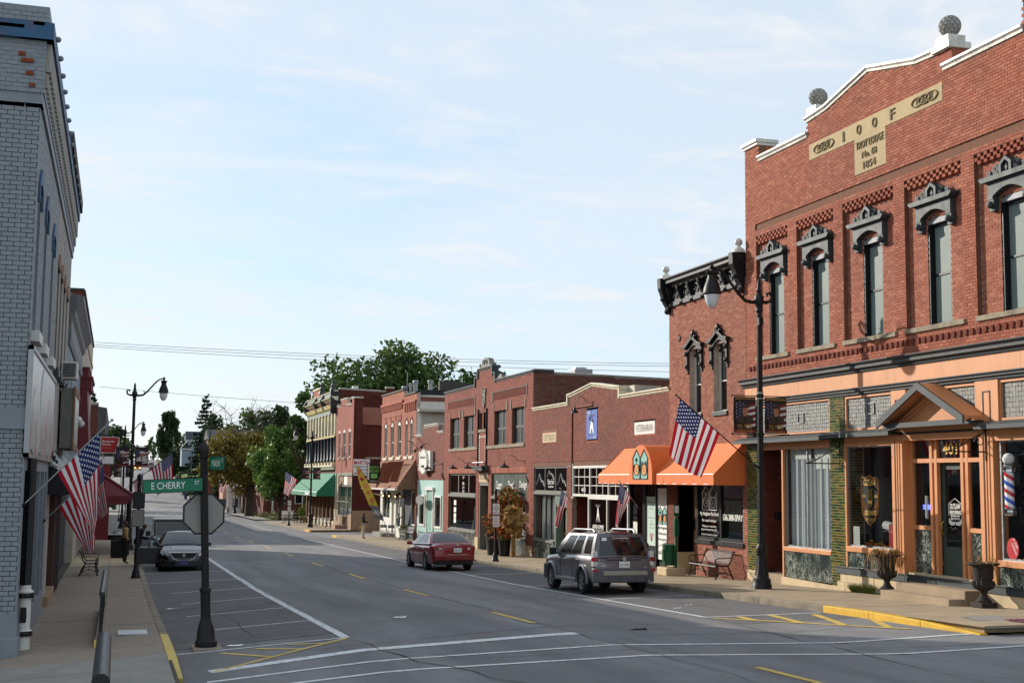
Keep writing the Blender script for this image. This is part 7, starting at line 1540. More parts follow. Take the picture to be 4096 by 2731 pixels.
def flag(label,base,tip,t0,t1,fly0,fly1,fold=.07,waves=2.4,pole_r=.013,seed=1,group='american flags along the street',cat='flag',curl=0.0):
 """pole from base to tip; the hoist runs from t0 (near the tip) to t1 along it; fly0/fly1 are where the cloth falls at both hoist ends"""
 b,t=Vector(base),Vector(tip);T=thing('american_flag',label,cat,tuple(b),0,group)
 build(MB().tube([b,t],pole_r,7).sphere(tuple(t),pole_r*2.2,8,6),'pole',MT['steel']if pole_r<.014 else IB,T,smooth=50)
 build(MB().tube([b+(t-b)*(-.02),b+(t-b)*.06],pole_r*2,7),'bracket',IB,T)
 nu,nv=26,22;mb=MB();uvs=[];f0,f1=Vector(fly0),Vector(fly1);ax=(t-b).normalized();nrm=ax.cross(Vector((0,0,1))).normalized();r_=random.Random(seed);ph=r_.uniform(0,6)
 for j in range(nv+1):
  v=j/nv;H=t+(b-t)*(t0+(t1-t0)*v);f=f0*(1-v)+f1*v
  for i in range(nu+1):
   u=i/nu;k=math.sin(v*waves*2*math.pi+ph+u*1.2)+.4*math.sin(v*waves*4.6*math.pi+ph*2)
   p=H+f*u+Vector((0,0,-.10*math.sin(math.pi*v)*u*(1-u*.3)))+nrm*(fold*k*(u**.8))-ax*(.22*curl*u*u*math.sin(math.pi*v))
   mb.v.append(tuple(p));uvs.append((u,v))
 wd=nu+1;mb.f=[(j*wd+i,j*wd+i+1,(j+1)*wd+i+1,(j+1)*wd+i)for j in range(nv)for i in range(nu)]
 o=build(mb,'cloth',MT['flag'],T,smooth=80,recalc=False);ul=o.data.uv_layers.new(name='UVMap')
 for l in o.data.loops:ul.data[l.index].uv=uvs[l.vertex_index]
 return T
# near left flags on the buildings
flag('large american flag on a bare metal pole at the gray corner building',(FL,25.35,2.62),(-.12,25.35,4.25),.13,.60,(.02,-.06,-1.55),(.72,.1,-1.2),fold=.05,pole_r=.013,seed=3,curl=.25)
flag('american flag in the shade under the first corner flag',(FL,33,2.1),(-.35,33,3.45),.10,.72,(.05,-.05,-1.75),(.80,.1,-1.25),fold=.06,seed=5,curl=.3)
flag('bright narrow american flag by the red awning edge',(FL,46,2.6),(-.42,46,3.85),.06,.5,(.28,.0,-1.7),(.55,.2,-1.4),fold=.09,waves=3,seed=8)
def lampflag(i,tip,lowt,f0,f1,lb,zb,side=-1,dy=0):
 x,y,z=LAMPO[i];flag(lb,(x+side*.08,y,z+zb),(x+side*tip[0],y+dy,z+tip[1]),.05,lowt,f0,f1,pole_r=.016,seed=i+11)
lampflag(0,(2.5,5.16),.53,(-.36,.0,-1.5),(-.5,.1,-1.2),'sunlit american flag on the street lamp by the orange awning',3.25)
lampflag(1,(2.05,5.0),.55,(.12,.0,-1.45),(.35,.1,-1.35),'american flag above the street name sign on the left lamp',3.35,1)
lampflag(2,(2.35,4.95),.5,(-.15,.0,-1.9),(-.65,.1,-1.35),'sunlit american flag on the lamp near the green awning',3.25)
lampflag(3,(2.3,4.9),.5,(-.1,.0,-1.7),(-.4,.1,-1.3),'small distant american flag by the white portico',3.2)
lampflag(4,(1.6,4.6),.55,(.1,.0,-1.3),(.3,.1,-1.1),'small distant american flag past the red awning on the left',3.1,1)
flag('american flag hanging limp beneath the orange awning',(17.5,42.6,2.3),(16.75,42.6,3.25),.05,.6,(-.12,0,-1.45),(-.45,.1,-1.0),fold=.1,waves=3,seed=21)
flag('american flag hung in front of the white divided window',(16.6,46.5,2.2),(15.9,46.4,2.95),.05,.5,(-.2,0,-1.35),(-.35,.1,-1.0),fold=.1,seed=23)
# banners on the lamps
MT['bannerbrown']=mat('dark_brown_banner',S('#2e211d'),.7,.12,3);MT['bannerred']=mat('banner_red',S('#6d2320'),.7,.06,3);MT['bannerblue']=mat('banner_navy',S('#262c44'),.7,.06,3);MT['faceprint']=mat('face_print',S('#a8735a'),.7,.06,6);MT['uniform']=mat('olive_uniform_print',S('#3d3228'),.7,.08,5);MT['whitecloth']=mat('white_uniform_print',S('#c8c6c2'),.7,.05,5);MT['bannergold']=mat('banner_gold',S('#b8914a'),.6,.05,4)
def banner(i,side,lb,head,foot,y2,cap='dark',body_=None):
 x,y,z=LAMPO[i];x0=x+(side*.14 if side>0 else-.80);x1=x0+.66;z0,z1=z+4.19,z+5.17;F_=Fac('S',y)
 T=thing('street_banner',lb,'banner',((x0+x1)/2,y,z0),0,'portrait banners on the street lamps');WL[T.name]=Vector(((x0+x1)/2,y,z0))
 mb=MB();mb.grid(lambda u,v:((x0+(x1-x0)*u),y+.015*math.sin(v*5+side)+.02*math.sin(u*3),z0+(z1-z0)*v),8,10);build(mb,'cloth',MT['bannerbrown'],T,smooth=80,recalc=False)
 d=.035;c=(x0+x1)/2;mb=MB()
 for k in range(4):mb.add([F_.p(x0+.36,z1-.3-.16*k,d),F_.p(x1-.02,z1-.24-.16*k,d),F_.p(x1-.02,z1-.31-.16*k,d),F_.p(x0+.36,z1-.37-.16*k,d)],[(0,1,2,3)])
 build(mb,'stripe_print',MT['whitecloth'],T,recalc=False);mb=MB()
 for k in range(4):mb.add([F_.p(x0+.36,z1-.22-.16*k,d),F_.p(x1-.02,z1-.16-.16*k,d),F_.p(x1-.02,z1-.24-.16*k,d),F_.p(x0+.36,z1-.30-.16*k,d)],[(0,1,2,3)])
 fpoly(mb,F_,[(x0,z0),(x1,z0),(x1,z0+.09),(x0,z0+.09)],d);build(mb,'red_print',MT['bannerred'],T,recalc=False)
 mb=MB();fpoly(mb,F_,[(x0+.03,z0+.35),(x0+.38,z0+.35),(x0+.38,z1-.15),(x0+.03,z1-.15)],d-.002);build(mb,'star_field_print',MT['bannerblue'],T,recalc=False);mb=MB()
 for a in range(3):
  for b in range(5):fpoly(mb,F_,[(x0+.08+a*.1+.014*math.cos(q),z0+.42+b*.09+.05*(a%2)+.014*math.sin(q))for q in np.linspace(0,6.28,6)[:-1]],d)
 build(mb,'star_print',MT['whitecloth'],T,recalc=False)
 el=lambda cx_,cz_,rx,rz_,n=14,a0=0,a1=6.283:[(cx_+rx*math.cos(q),cz_+rz_*math.sin(q))for q in np.linspace(a0,a1,n)]
 mb=MB();fpoly(mb,F_,[(c-.26,z0+.26),(c+.26,z0+.26),(c+.23,z0+.42),(c+.09,z0+.5),(c-.09,z0+.5),(c-.23,z0+.42)],d+.004);build(mb,'tunic_print',MT[body_ or 'uniform'],T,recalc=False)
 mb=MB();fpoly(mb,F_,el(c,z0+.60,.085,.115)[:-1],d+.006);fpoly(mb,F_,[(c-.05,z0+.45),(c+.05,z0+.45),(c+.05,z0+.55),(c-.05,z0+.55)],d+.005);build(mb,'face_print',MT['faceprint'],T,recalc=False)
 mb=MB();fpoly(mb,F_,el(c,z0+.71,.13 if cap!='hair' else.11,.07,10,0,math.pi)+[(c-.11,z0+.67),(c+.11,z0+.67)],d+.008)
 if cap=='hair':fpoly(mb,F_,el(c-.09,z0+.6,.05,.1)[:-1],d+.0055);fpoly(mb,F_,el(c+.09,z0+.6,.05,.1)[:-1],d+.0055)
 build(mb,'cap_print',MT['whitecloth']if cap=='white' else MT['uniform'],T,recalc=False)
 mb=MB()
 for q in(-.035,.035):fpoly(mb,F_,el(c+q,z0+.62,.014,.008,8)[:-1],d+.008)
 fpoly(mb,F_,el(c,z0+.545,.03,.008,8)[:-1],d+.008);fpoly(mb,F_,[(c-.03,z0+.3),(c+.03,z0+.3),(c+.02,z0+.46),(c-.02,z0+.46)],d+.006);build(mb,'feature_print',MT['printblack'],T,recalc=False)
 if head:text(T,head,F_,c,z1-.06,d+.004,.58,.055,MT['bannergold'],bold=.02);text(T,foot,F_,c,z0+.2,d+.006,.46,.06,MT['bannergold'],bold=.02);
 if head:text(T,y2,F_,c,z0+.125,d+.006,.42,.045,MT['bannergold']);text(T,'WORLD WAR II',F_,c,z0+.045,d+.006,.5,.05,MT['bannergold'])
banner(0,-1,'brown portrait banner of a man in peaked cap left of the near lamp','JESSE McDANIEL SR','U.S. ARMY','1941 * 1947');banner(0,1,'brown portrait banner of a woman with dark hair right of the near lamp','EDITH IRENE McDANIEL','U.S. ARMY','1943 * 1947','hair')
banner(1,-1,'dark portrait banner of a man in white peaked cap on the left lamp',None,'U.S. MARINES','1942 * 1945','white');banner(1,1,'portrait banner of a sailor in white uniform on the left lamp',None,'U.S. NAVY','1943 * 1946','white','whitecloth')
banner(2,-1,'faded portrait banner above the green awning left of its lamp',None,'U.S. ARMY','1942 * 1945');banner(2,1,'faded portrait banner above the green awning right of its lamp',None,'U.S. ARMY','1942 * 1945','hair')
banner(4,-1,'small portrait banner seen above the red awning, left of its lamp',None,'U.S. ARMY','1942 * 1945');banner(4,1,'small portrait banner seen above the red awning, right of its lamp',None,'U.S. ARMY','1942 * 1945')
banner(3,-1,'tiny portrait banner on the distant lamp by the portico, its left one',None,'U.S. ARMY','1942 * 1945');banner(3,1,'tiny portrait banner on the distant lamp by the portico, its right one',None,'U.S. ARMY','1942 * 1945')

# ------------------------------------------------------------------ signs on posts
def postlathe(h,r=.055):return[(.16,-.1),(.16,.06),(.13,.1),(.12,.22),(.085,.3),(r*1.25,.42),(r,.5),(r,h-.22),(r*1.5,h-.2),(r*1.5,h-.17),(r*1.1,h-.15),(r*1.6,h-.1),(r*1.1,h-.02),(.005,h+.03)]
x,y,z=1.70,24.95,zr(1.7,25)+.04
ST=thing('stop_sign','back of a gray stop sign on a black post with green street blades','stop sign',(x,y,z))
lean=-.17/3.7
def leanv(mb,x0=1.70,z0=None,k=lean):
 z0=z if z0 is None else z0;mb.v=[(a+(c-z0)*k,b,c)for a,b,c in mb.v];return mb
mb=MB();mb.lathe((x,y,z),[(.2,-.02),(.2,.1),(.17,.13),(.155,.3),(.12,.42),(.1,.48)],16);build(leanv(mb),'post_base',IB,ST,smooth=40)
mb=MB();mb.lathe((x,y,z),[(.10,.46),(.085,.52),(.085,.98),(.1,1.0),(.1,1.05),(.066,1.08),(.066,3.45)],24,flute=.05,fn=12);mb.v=mb.v;build(leanv(mb),'post',IB,ST)
mb=MB();mb.lathe((x,y,z),[(.075,3.43),(.09,3.46),(.08,3.5),(.1,3.55),(.1,3.62),(.07,3.7),(.02,3.78),(.004,3.8)],14);build(leanv(mb),'finial',IB,ST,smooth=50)
Ft=Fac('S',y+.08);cx_,cz_=1.585,2.535;oc=lambda r:[(cx_+r*math.cos(math.pi/8+i*math.pi/4),cz_+r*math.sin(math.pi/8+i*math.pi/4))for i in range(8)]
mb=MB();fprism(mb,Ft,oc(.412),-.06,-.03);so=build(mb,'sign_frame',MT['blacktrim'],ST);mb=MB();fprism(mb,Ft,oc(.375),-.03,-.022);build(mb,'sign_back',MT['signback'],so);mb=MB();fprism(mb,Ft,oc(.40),-.064,-.06);build(mb,'sign_face',MT['red'],so)
Fb_=Fac('S',y-.08);mb=MB();mb.add([Fb_.p(.46,2.90,d)for d in(0,.02)]+[Fb_.p(1.54,2.955,d)for d in(0,.02)]+[Fb_.p(1.54,3.21,d)for d in(0,.02)]+[Fb_.p(.46,3.155,d)for d in(0,.02)],[(0,2,4,6),(7,5,3,1),(0,1,3,2),(2,3,5,4),(4,5,7,6),(6,7,1,0)]);bl=build(mb,'street_blade',MT['blacktrim'],ST)
mb=MB();mb.add([Fb_.p(.475,2.915,.024),Fb_.p(1.525,2.97,.024),Fb_.p(1.525,3.195,.024),Fb_.p(.475,3.14,.024)],[(0,1,2,3)]);build(mb,'green_face',MT['signgreen'],bl,recalc=False);text(bl,'E CHERRY',Fb_,.92,3.055,.027,.60,.125,MT['printwhite'],rot=.05,bold=.0);text(bl,'ST',Fb_,1.43,3.115,.027,.085,.07,MT['printwhite'],rot=.05)
class FacM:
 k='M'
 def p(s,a,z_,d=0.0):q=a;return(1.66+q*.22,y-.07-q*.975,z_)if d==0 else(1.66+q*.22-d*.97,y-.07-q*.975-d*.22,z_)
FM_=FacM();mb=MB();fbox(mb,FM_,0,.95,3.34,3.60,.001,.02);bl2=build(mb,'street_blade',MT['blacktrim'],ST);mb=MB();fpoly(mb,FM_,[(.01,3.355),(.94,3.355),(.94,3.585),(.01,3.585)],.024);build(mb,'green_face',MT['signgreen'],bl2,recalc=False);text(bl2,'MAIN',FM_,.42,3.47,.028,.5,.13,MT['printwhite']);text(bl2,'ST',FM_,.83,3.51,.028,.1,.08,MT['printwhite'])
def rrect(mb,F_,c,zc_,w_,h_,d0,d1,r=.04):
 q=[]
 for sx,sz,a0 in((1,1,0),(-1,1,math.pi/2),(-1,-1,math.pi),(1,-1,1.5*math.pi)):
  for t in np.linspace(0,math.pi/2,4):q.append((c+sx*(w_/2-r)+r*math.cos(a0+t),zc_+sz*(h_/2-r)+r*math.sin(a0+t)))
 return fprism(mb,F_,q,d0,d1)
def parksign(lb,x,y,z,h,z2,z1,w_=.31,hh=.47,back=False,rzpost=.05):
 T=thing('parking_sign',lb,'parking sign',(x,y,z));build(MB().lathe((x,y,z),postlathe(h,rzpost),14),'post',IB,T,smooth=40);F_=Fac('S',y-.07)
 for k,c in enumerate((z2,z1)):
  mb=MB();rrect(mb,F_,x,z+c,w_+.03,hh+.03,-.01,.0);p=build(mb,'sign_plate',MT['blacktrim'],T);mb=MB();rrect(mb,F_,x,z+c,w_-.01,hh-.01,.001,.006)
  build(mb,'sign_face',MT['printwhite']if not back else(MT['signback']if k else MT['blacktrim']),p)
  if not back:
   L=['TWO','HOUR','PARKING','ON','MAIN ST.']if k==0 else['NO','PARKING','DURING','SNOW','EMERGENCY']
   for j,s_ in enumerate(L):text(p,s_,F_,x,z+c+hh*(.34-.17*j),.008,min(w_*.85,.045*len(s_)),hh*.11,MT['printblack']if k==0 else MT['red'],bold=.01)
 return T
parksign('two white parking notices on a black post by the autumn flower display',15.42,53.4,zsR(15.4,53.4),3.05,2.2,1.68)
parksign('black post with two parking sign backs behind the green street blade',.76,46.5,zsL(.76,46.5),3.5,2.62,2.02,.38,.55,back=True,rzpost=.06)
parksign('distant parking notices on a black post before the garden benches',14.9+.4,121.3,zsR(15.3,121),2.75,2.05,1.5)
x,y=17.9,163;z=zr(15,y)
S2=thing('stop_sign','red stop sign at the far side street by the flower garden','stop sign',(x,y,z));build(MB().lathe((x,y,z),postlathe(3.1,.05),12),'post',IB,S2,smooth=40);F_=Fac('S',y-.08);cx_,cz_=x,z+2.55
mb=MB();fprism(mb,F_,oc(.42),0,.02);p=build(mb,'sign_rim',MT['printwhite'],S2);mb=MB();fprism(mb,F_,oc(.39),.021,.026);build(mb,'sign_face',MT['red'],p);text(p,'STOP',F_,x,z+2.55,.03,.6,.26,MT['printwhite'],bold=.02)
for x,y,lb in((.9,127,'far slim black sign post at the left kerb'),(.4,140,'farthest slim black sign post on the left pavement')):
 T=thing('sign_post',lb,'sign post',(x,y,zr(1.2,y)+.1));build(MB().lathe((x,y,zr(1.2,y)+.1),postlathe(2.8,.05),10),'post',IB,T);build(MB().box(x-.17,x+.17,y-.08,y-.06,zr(1.2,y)+2.0,zr(1.2,y)+2.5),'sign_plate',MT['blacktrim'],T)

# ------------------------------------------------------------------ benches, bins, urns, planters
def make_bench():
 T=thing('street_bench','','bench',(0,0,0)) # faces -x, long axis y
 prof=[(-.30,.41),(-.285,.445),(-.24,.45),(-.05,.43),(.10,.435),(.17,.50),(.22,.62),(.27,.80),(.30,.86),(.335,.87),(.35,.845)]
 n=24
 for i in range(n):a=-.93+1.86*i/(n-1);mb=MB();mb.add([(px,a-.017,pz)for px,pz in prof]+[(px,a+.017,pz)for px,pz in prof],[(k,k+1,k+12,k+11)for k in range(10)]);o=build(mb,'slat',IB,T,smooth=60,recalc=False)
 for s_ in(-.97,.97):
  mb=MB();mb.tube([(px,s_,pz)for px,pz in prof],.022,6);mb.tube([(-.22,s_,.43),(-.24,s_,.25),(-.31,s_,.02)],[.022,.022,.03],6);mb.tube([(.12,s_,.43),(.16,s_,.3),(.3,s_,.02)],[.022,.022,.03],6);mb.tube([(-.25,s_,.15),(-.1,s_,.23),(.05,s_,.23),(.22,s_,.14)],.018,6);build(mb,'end_frame',IB,T,smooth=50)
  mb=MB();mb.tube([(-.2,s_,.46),(-.3,s_,.52),(-.31,s_,.62),(-.22,s_,.67),(.24,s_,.68)],.016,6);build(mb,'armrest',IB,T,smooth=50)
 mb=MB();mb.tube([(-.3,-.97,.41),(-.3,.97,.41)],.022,6);mb.tube([(.35,-.97,.85),(.35,.97,.85)],.022,6);mb.tube([(0,-.97,.2),(0,.97,.2)],.016,6);build(mb,'crossbar',IB,T,smooth=50)
 return T
bn=make_bench()
for i,(x,y,rz,lb)in enumerate(((18.03,37.95,0,'black slatted bench under the pet shop window'),(17.75,81.6,0,'black bench in front of the aqua shopfront'),(17.0,112.8,.5,'black bench beside the corner building with the roofing sign'),(16.6,128.6,1.9,'black bench before the hedge, the left of the pair'),(17.6,127.4,1.9,'black bench before the hedge, the right of the pair'),(-.8,49,math.pi,'black bench half hidden by flags on the left pavement'))):
 z=zsR(x,y)if x>5 else zsL(x,y)
 if i==0:bn.location=(x,y,z);bn.rotation_euler=(0,0,rz);bn['label']=lb;o=bn
 else:o=copy_tree(bn,None,(x,y,z),rz,lb)
 o['group']='black slatted street benches'
x,y=.2,61;z=zsL(x,y);TC=thing('trash_can','black slatted litter bin with domed lid on the left pavement','trash can',(x,y,z))
build(MB().lathe((x,y,z),[(.25,.02),(.25,.75)],20),'liner',MT['blacktrim'],TC,smooth=40)
for i in range(22):a=2*math.pi*i/22;build(MB().bar((x+.28*math.cos(a),y+.28*math.sin(a),z+.02),(x+.31*math.cos(a),y+.31*math.sin(a),z+.85),.04,.012),'slat',IB,TC)
mb=MB();mb.lathe((x,y,z),[(.3,.84),(.33,.84),(.33,.88),(.3,.88)],20);mb.lathe((x,y,z),[(.3,.0),(.3,.05)],20)
for i in range(4):a=math.pi/4+math.pi/2*i;mb.bar((x+.28*math.cos(a),y+.28*math.sin(a),z+.86),(x+.28*math.cos(a),y+.28*math.sin(a),z+1.1),.03)
build(mb,'rim',IB,TC,smooth=40);build(MB().lathe((x,y,z),[(.31,1.08),(.3,1.12),(.2,1.17),(.01,1.19)],20),'lid',MT['steel'],TC,smooth=40)
def urn(lb,x,y,z,plants):
 T=thing('iron_urn',lb,'urn',(x,y,z),0,'cast iron urns by the shop steps');U=MT['urn']
 build(MB().box(x-.2,x+.2,y-.2,y+.2,z-.03,z+.08),'plinth',U,T,bevel=.01);build(MB().lathe((x,y,z),[(.17,.08),(.17,.12),(.1,.18),(.07,.26),(.09,.31),(.07,.33)],16),'foot',U,T,smooth=40)
 build(MB().lathe((x,y,z),[(.08,.32),(.2,.38),(.245,.47),(.22,.54)],32,flute=.06,fn=16),'gadrooned_bowl',U,T,smooth=40);build(MB().lathe((x,y,z),[(.19,.54),(.2,.58),(.23,.84),(.33,.88),(.36,.9),(.35,.92),(.24,.92),(.22,.88)],20),'rim_bowl',U,T,smooth=40)
 mb=MB();r_=random.Random(5)
 for i in range(plants):
  a=r_.uniform(0,6.28);q=r_.uniform(.15,.5);dz=r_.uniform(-.45,.12);mb.tube([(x+.1*math.cos(a),y+.1*math.sin(a),z+.9),(x+.3*math.cos(a),y+.3*math.sin(a),z+.97+r_.uniform(0,.1)),(x+q*math.cos(a),y+q*math.sin(a),z+.92+dz*.4),(x+q*1.05*math.cos(a),y+q*1.05*math.sin(a),z+.9+dz)],.006,3)
 build(mb,'dead_stems',MT['plantstraw'],T,kind='stuff',recalc=False);build(MB().lathe((x,y,z),[(.23,.89),(.01,.9)],12),'soil',MT['rustboard'],T)
urn('black iron urn of bare soil at the right end of the steps',18.0,24.35,zsR(18,24.4)+.03,16);urn('black iron urn trailing dead stems at the left end of the steps',18.0,28.05,zsR(18,28)+.1,130)
mb=MB();r_=random.Random(9);
for i in range(900):
 a=r_.uniform(29.0,30.2);q=abs(r_.gauss(0,.1));mb.tube([(18.4-q*.3,a,zsR(18.3,a)),(18.35-q+r_.gauss(0,.05),a+r_.gauss(0,.06),zsR(18.3,a)+r_.uniform(.06,.26))],[.006,.001],3,cap=False)
MT['weed']=mat('weed_green',S('#5d6a2a'),.8,.25,12);tag(build(mb,'weeds',MT['weed'],None,recalc=False),'clump of weeds growing at the foot of the lodge foundation','weeds',None,'stuff')
# waste station
x,y=17.62,40.1;z=zsR(x,y);T=thing('pet_waste_station','green pet waste post with bin on a pale concrete block','waste station',(x,y,z));build(MB().box(x-.35,x+.35,y-.4,y+.4,z,z+.27),'concrete_base',MT['palestone'],T,bevel=.03);GS=MT['greensteel']
build(MB().box(x+.02,x+.09,y-.3,y-.23,z+.27,z+2.05),'post',GS,T);build(MB().lathe((x-.05,y+.05,z),[(.21,.33),(.22,.34),(.22,1.0),(.2,1.01)],20),'bin',GS,T,smooth=40);build(MB().box(x-.02,x+.14,y-.34,y-.2,z+1.3,z+1.85),'bag_dispenser',GS,T);build(MB().box(x-.06,x+.14,y-.35,y-.33,z+1.95,z+2.3),'sign_plate',GS,T);build(MB().box(x-.03,x+.11,y-.356,y-.351,z+2.05,z+2.28),'notice',MT['printwhite'],T);build(MB().bar((x-.12,y+.2,z+.33),(x-.12,y+.2,z+.25),.03).bar((x+.05,y-.1,z+.33),(x+.05,y-.1,z+.25),.03),'feet',GS,T)
build(MB().lathe((x-.05,y+.05,z),[(.225,.45),(.225,.8)],20,).box(x-.29,x-.275,y-.02,y+.1,z+.5,z+.85),'label_plate',MT['printwhite']if False else GS,T)
# floral display: tubs, arch of flowers, corn stalks
rr=random.Random(31)
def leafcloud(pts,s0,s1,seed,quad=True):
 r_=np.random.default_rng(seed);n=len(pts);P=np.asarray(pts,float);s=r_.uniform(s0,s1,n)[:,None]
 a=r_.normal(size=(n,3));a/=np.linalg.norm(a,axis=1)[:,None];b=np.cross(a,r_.normal(size=(n,3)));b/=np.linalg.norm(b,axis=1)[:,None]
 V=np.stack([P-a*s,P+b*s*.55,P+a*s,P-b*s*.55],1).reshape(-1,3)
 mb=MB();mb.v=[tuple(v)for v in V];mb.f=[(4*i,4*i+1,4*i+2,4*i+3)for i in range(n)];return mb
def tub(x,y,r_,h,lb,tall,seed):
 z=zsR(x,y);T=thing('flower_tub',lb,'planter',(x,y,z));build(MB().lathe((x,y,z),[(r_*.8,0),(r_,h-.06),(r_*1.06,h-.05),(r_*1.06,h),(r_*.95,h),(r_*.9,h-.1)],20),'tub',MT['blacktrim'],T,smooth=40)
 g=np.random.default_rng(seed);
 for nm,mt_,n,sp_,s0,s1 in(('foliage',MT['weed'],260,.42,.05,.12),('orange_blooms',MT['autumn'],420,.45,.04,.11),('tan_blooms',MT['plantstraw'],260,.45,.04,.1),('teal_ribbon',MT['navy'],60,.4,.03,.07)):
  q=g.normal(size=(n,3))*np.array([sp_*.5,sp_*.55,.28*tall])+np.array([x,y,z+h+.35*tall]);q[:,2]=np.maximum(q[:,2],z+h-.05);build(leafcloud(q,s0,s1,seed+n),nm,mt_,T,kind='stuff',recalc=False)
 return T
tub(17.4,60.4,.42,1.0,'large black tub heaped with autumn flowers by the floral shop',1.2,3);tub(17.45,58.9,.30,.85,'smaller black tub of orange leaves next to the corn stalks',.8,4)
T=thing('flower_garland','tall garland of cream and orange flowers framing the floral shop window','garland',(18.2,61,2.2));g=np.random.default_rng(8);t_=g.uniform(0,1,900);cx=62.6-3.6*t_;cz=2.1+.55*np.sin(t_*math.pi)+g.normal(size=900)*.14;dn=g.uniform(0,1,420)
for nm,mt_,a,b in(('foliage',MT['weed'],0,330),('cream_blooms',MT['plantstraw'],330,620),('orange_blooms',MT['autumn'],620,840),('teal_blooms',MT['navy'],840,900)):
 q=np.stack([18.2+g.normal(size=b-a)*.12,cx[a:b],cz[a:b]],1);build(leafcloud(q,.05,.16,a+1),nm,mt_,T,kind='stuff',recalc=False)
q=np.stack([18.2+g.normal(size=420)*.12,62.3+g.normal(size=420)*.3,.6+dn*1.6],1);build(leafcloud(q,.05,.13,77),'orange_spray',MT['autumn'],T,kind='stuff',recalc=False);q=np.stack([18.2+g.normal(size=260)*.12,62.3+g.normal(size=260)*.3,.4+g.uniform(0,1.8,260)],1);build(leafcloud(q,.05,.13,78),'green_spray',MT['weed'],T,kind='stuff',recalc=False)
x,y=17.6,58.0;z=zsR(x,y);T=thing('corn_stalk_bundle','bundle of dry corn stalks standing by the floral shop pier','corn stalks',(x,y,z));mb=MB();lf=[]
for i in range(26):
 a,q=rr.uniform(0,6.28),rr.uniform(.02,.14);b=rr.uniform(.1,.42);h=rr.uniform(1.7,2.55);top=(x+b*math.cos(a),y+b*math.sin(a),z+h);mb.tube([(x+q*math.cos(a),y+q*math.sin(a),z),(x+q*.6*math.cos(a),y+q*.6*math.sin(a),z+.9),top],[.016,.014,.006],5)
 for j in range(9):t=rr.uniform(.35,1);lf.append((x+b*t*math.cos(a)+rr.gauss(0,.12),y+b*t*math.sin(a)+rr.gauss(0,.12),z+.6+h*.72*t-.1))
build(mb,'stalks',MT['plantstraw'],T,kind='stuff',recalc=False);build(leafcloud(lf,.12,.3,12),'dry_leaves',MT['plantstraw'],T,kind='stuff',recalc=False)
# hydrant, feather flag, folding chairs, planter
x,y=19.2,104.9;z=zr(15,y);HY=mat('hydrant_yellow',S('#c9a51f'),.5,.08,5);T=thing('fire_hydrant','yellow fire hydrant behind the standing man','hydrant',(x,y,z));build(MB().lathe((x,y,z),[(.2,0),(.2,.06),(.13,.08),(.13,.55),(.17,.57),(.17,.63),(.14,.7),(.08,.8),(.04,.82),(.04,.88)],14),'barrel',HY,T,smooth=40);build(MB().tube([(x-.26,y,z+.45),(x+.26,y,z+.45)],.07,10).tube([(x,y-.25,z+.42),(x,y,z+.42)],.09,10),'outlet',HY,T,smooth=40)
x,y=17.75,87.6;z=zsR(x,y);T=thing('feather_flag','leaning yellow feather flag advertising a smoke shop','feather flag',(x,y,z));px=lambda t:(x-2.15*(t**1.25),y,z+5.1*t-.35*t**6)
build(MB().tube([px(t)for t in np.linspace(0,1,16)],[.02]*10+[.014]*6,6),'pole',IB,T,smooth=60);MT['featheryellow']=mat('yellow_flag_cloth',S('#d8c24a'),.75,.05,3);MT['feathergray']=mat('gray_flag_cloth',S('#77787c'),.75,.05,3);MT['pinkprint']=mat('pink_print',S('#d8635c'),.7,.05,3)
wid=lambda t:.62*min(1,(1.02-t)*3.2)**.6
for nm,t0,t1,mt_ in(('gray_cloth',.22,.40,MT['feathergray']),('yellow_cloth',.40,1.0,MT['featheryellow'])):
 mb=MB();mb.grid(lambda u,v:(px(t0+(t1-t0)*v)[0]-u*wid(t0+(t1-t0)*v),y+.03*math.sin(v*9+u*3),px(t0+(t1-t0)*v)[2]+u*(.18*(1 if t0<.3 else.1))),4,16);build(mb,nm,mt_,T,smooth=80,recalc=False)
F_=Fac('S',y-.05)
for s_,t in zip('SMOKE',(.88,.78,.68,.58,.48)):q=px(t);text(T,s_,F_,q[0]-.3,q[2]+.05,.02,.3,.3,MT['pinkprint'],rot=-.35,bold=.02)
q=px(.31);text(T,'SHOP',F_,q[0]-.3,q[2]+.08,.02,.5,.28,MT['printwhite'],rot=-.3,bold=.02)
for i,(x,y)in enumerate(((17.6,88.4),(17.85,87.0))):
 z=zsR(x,y);T=thing('folding_chair',['gray metal folding chair nearer the white shop step','gray metal folding chair by the foot of the feather flag'][i],'chair',(x,y,z));mb=MB()
 for s_ in(-.22,.22):mb.tube([(x+s_,y-.25,z),(x+s_,y+.18,z+.85)],.015,6);mb.tube([(x+s_,y+.25,z),(x+s_,y-.15,z+.48)],.015,6)
 build(mb,'frame',MT['steel'],T);build(MB().obox((x,y-.02,z+.45),(.42,.4,.025)),'seat',MT['steel'],T);build(MB().obox((x,y+.15,z+.75),(.44,.03,.2)),'backrest',MT['steel'],T)
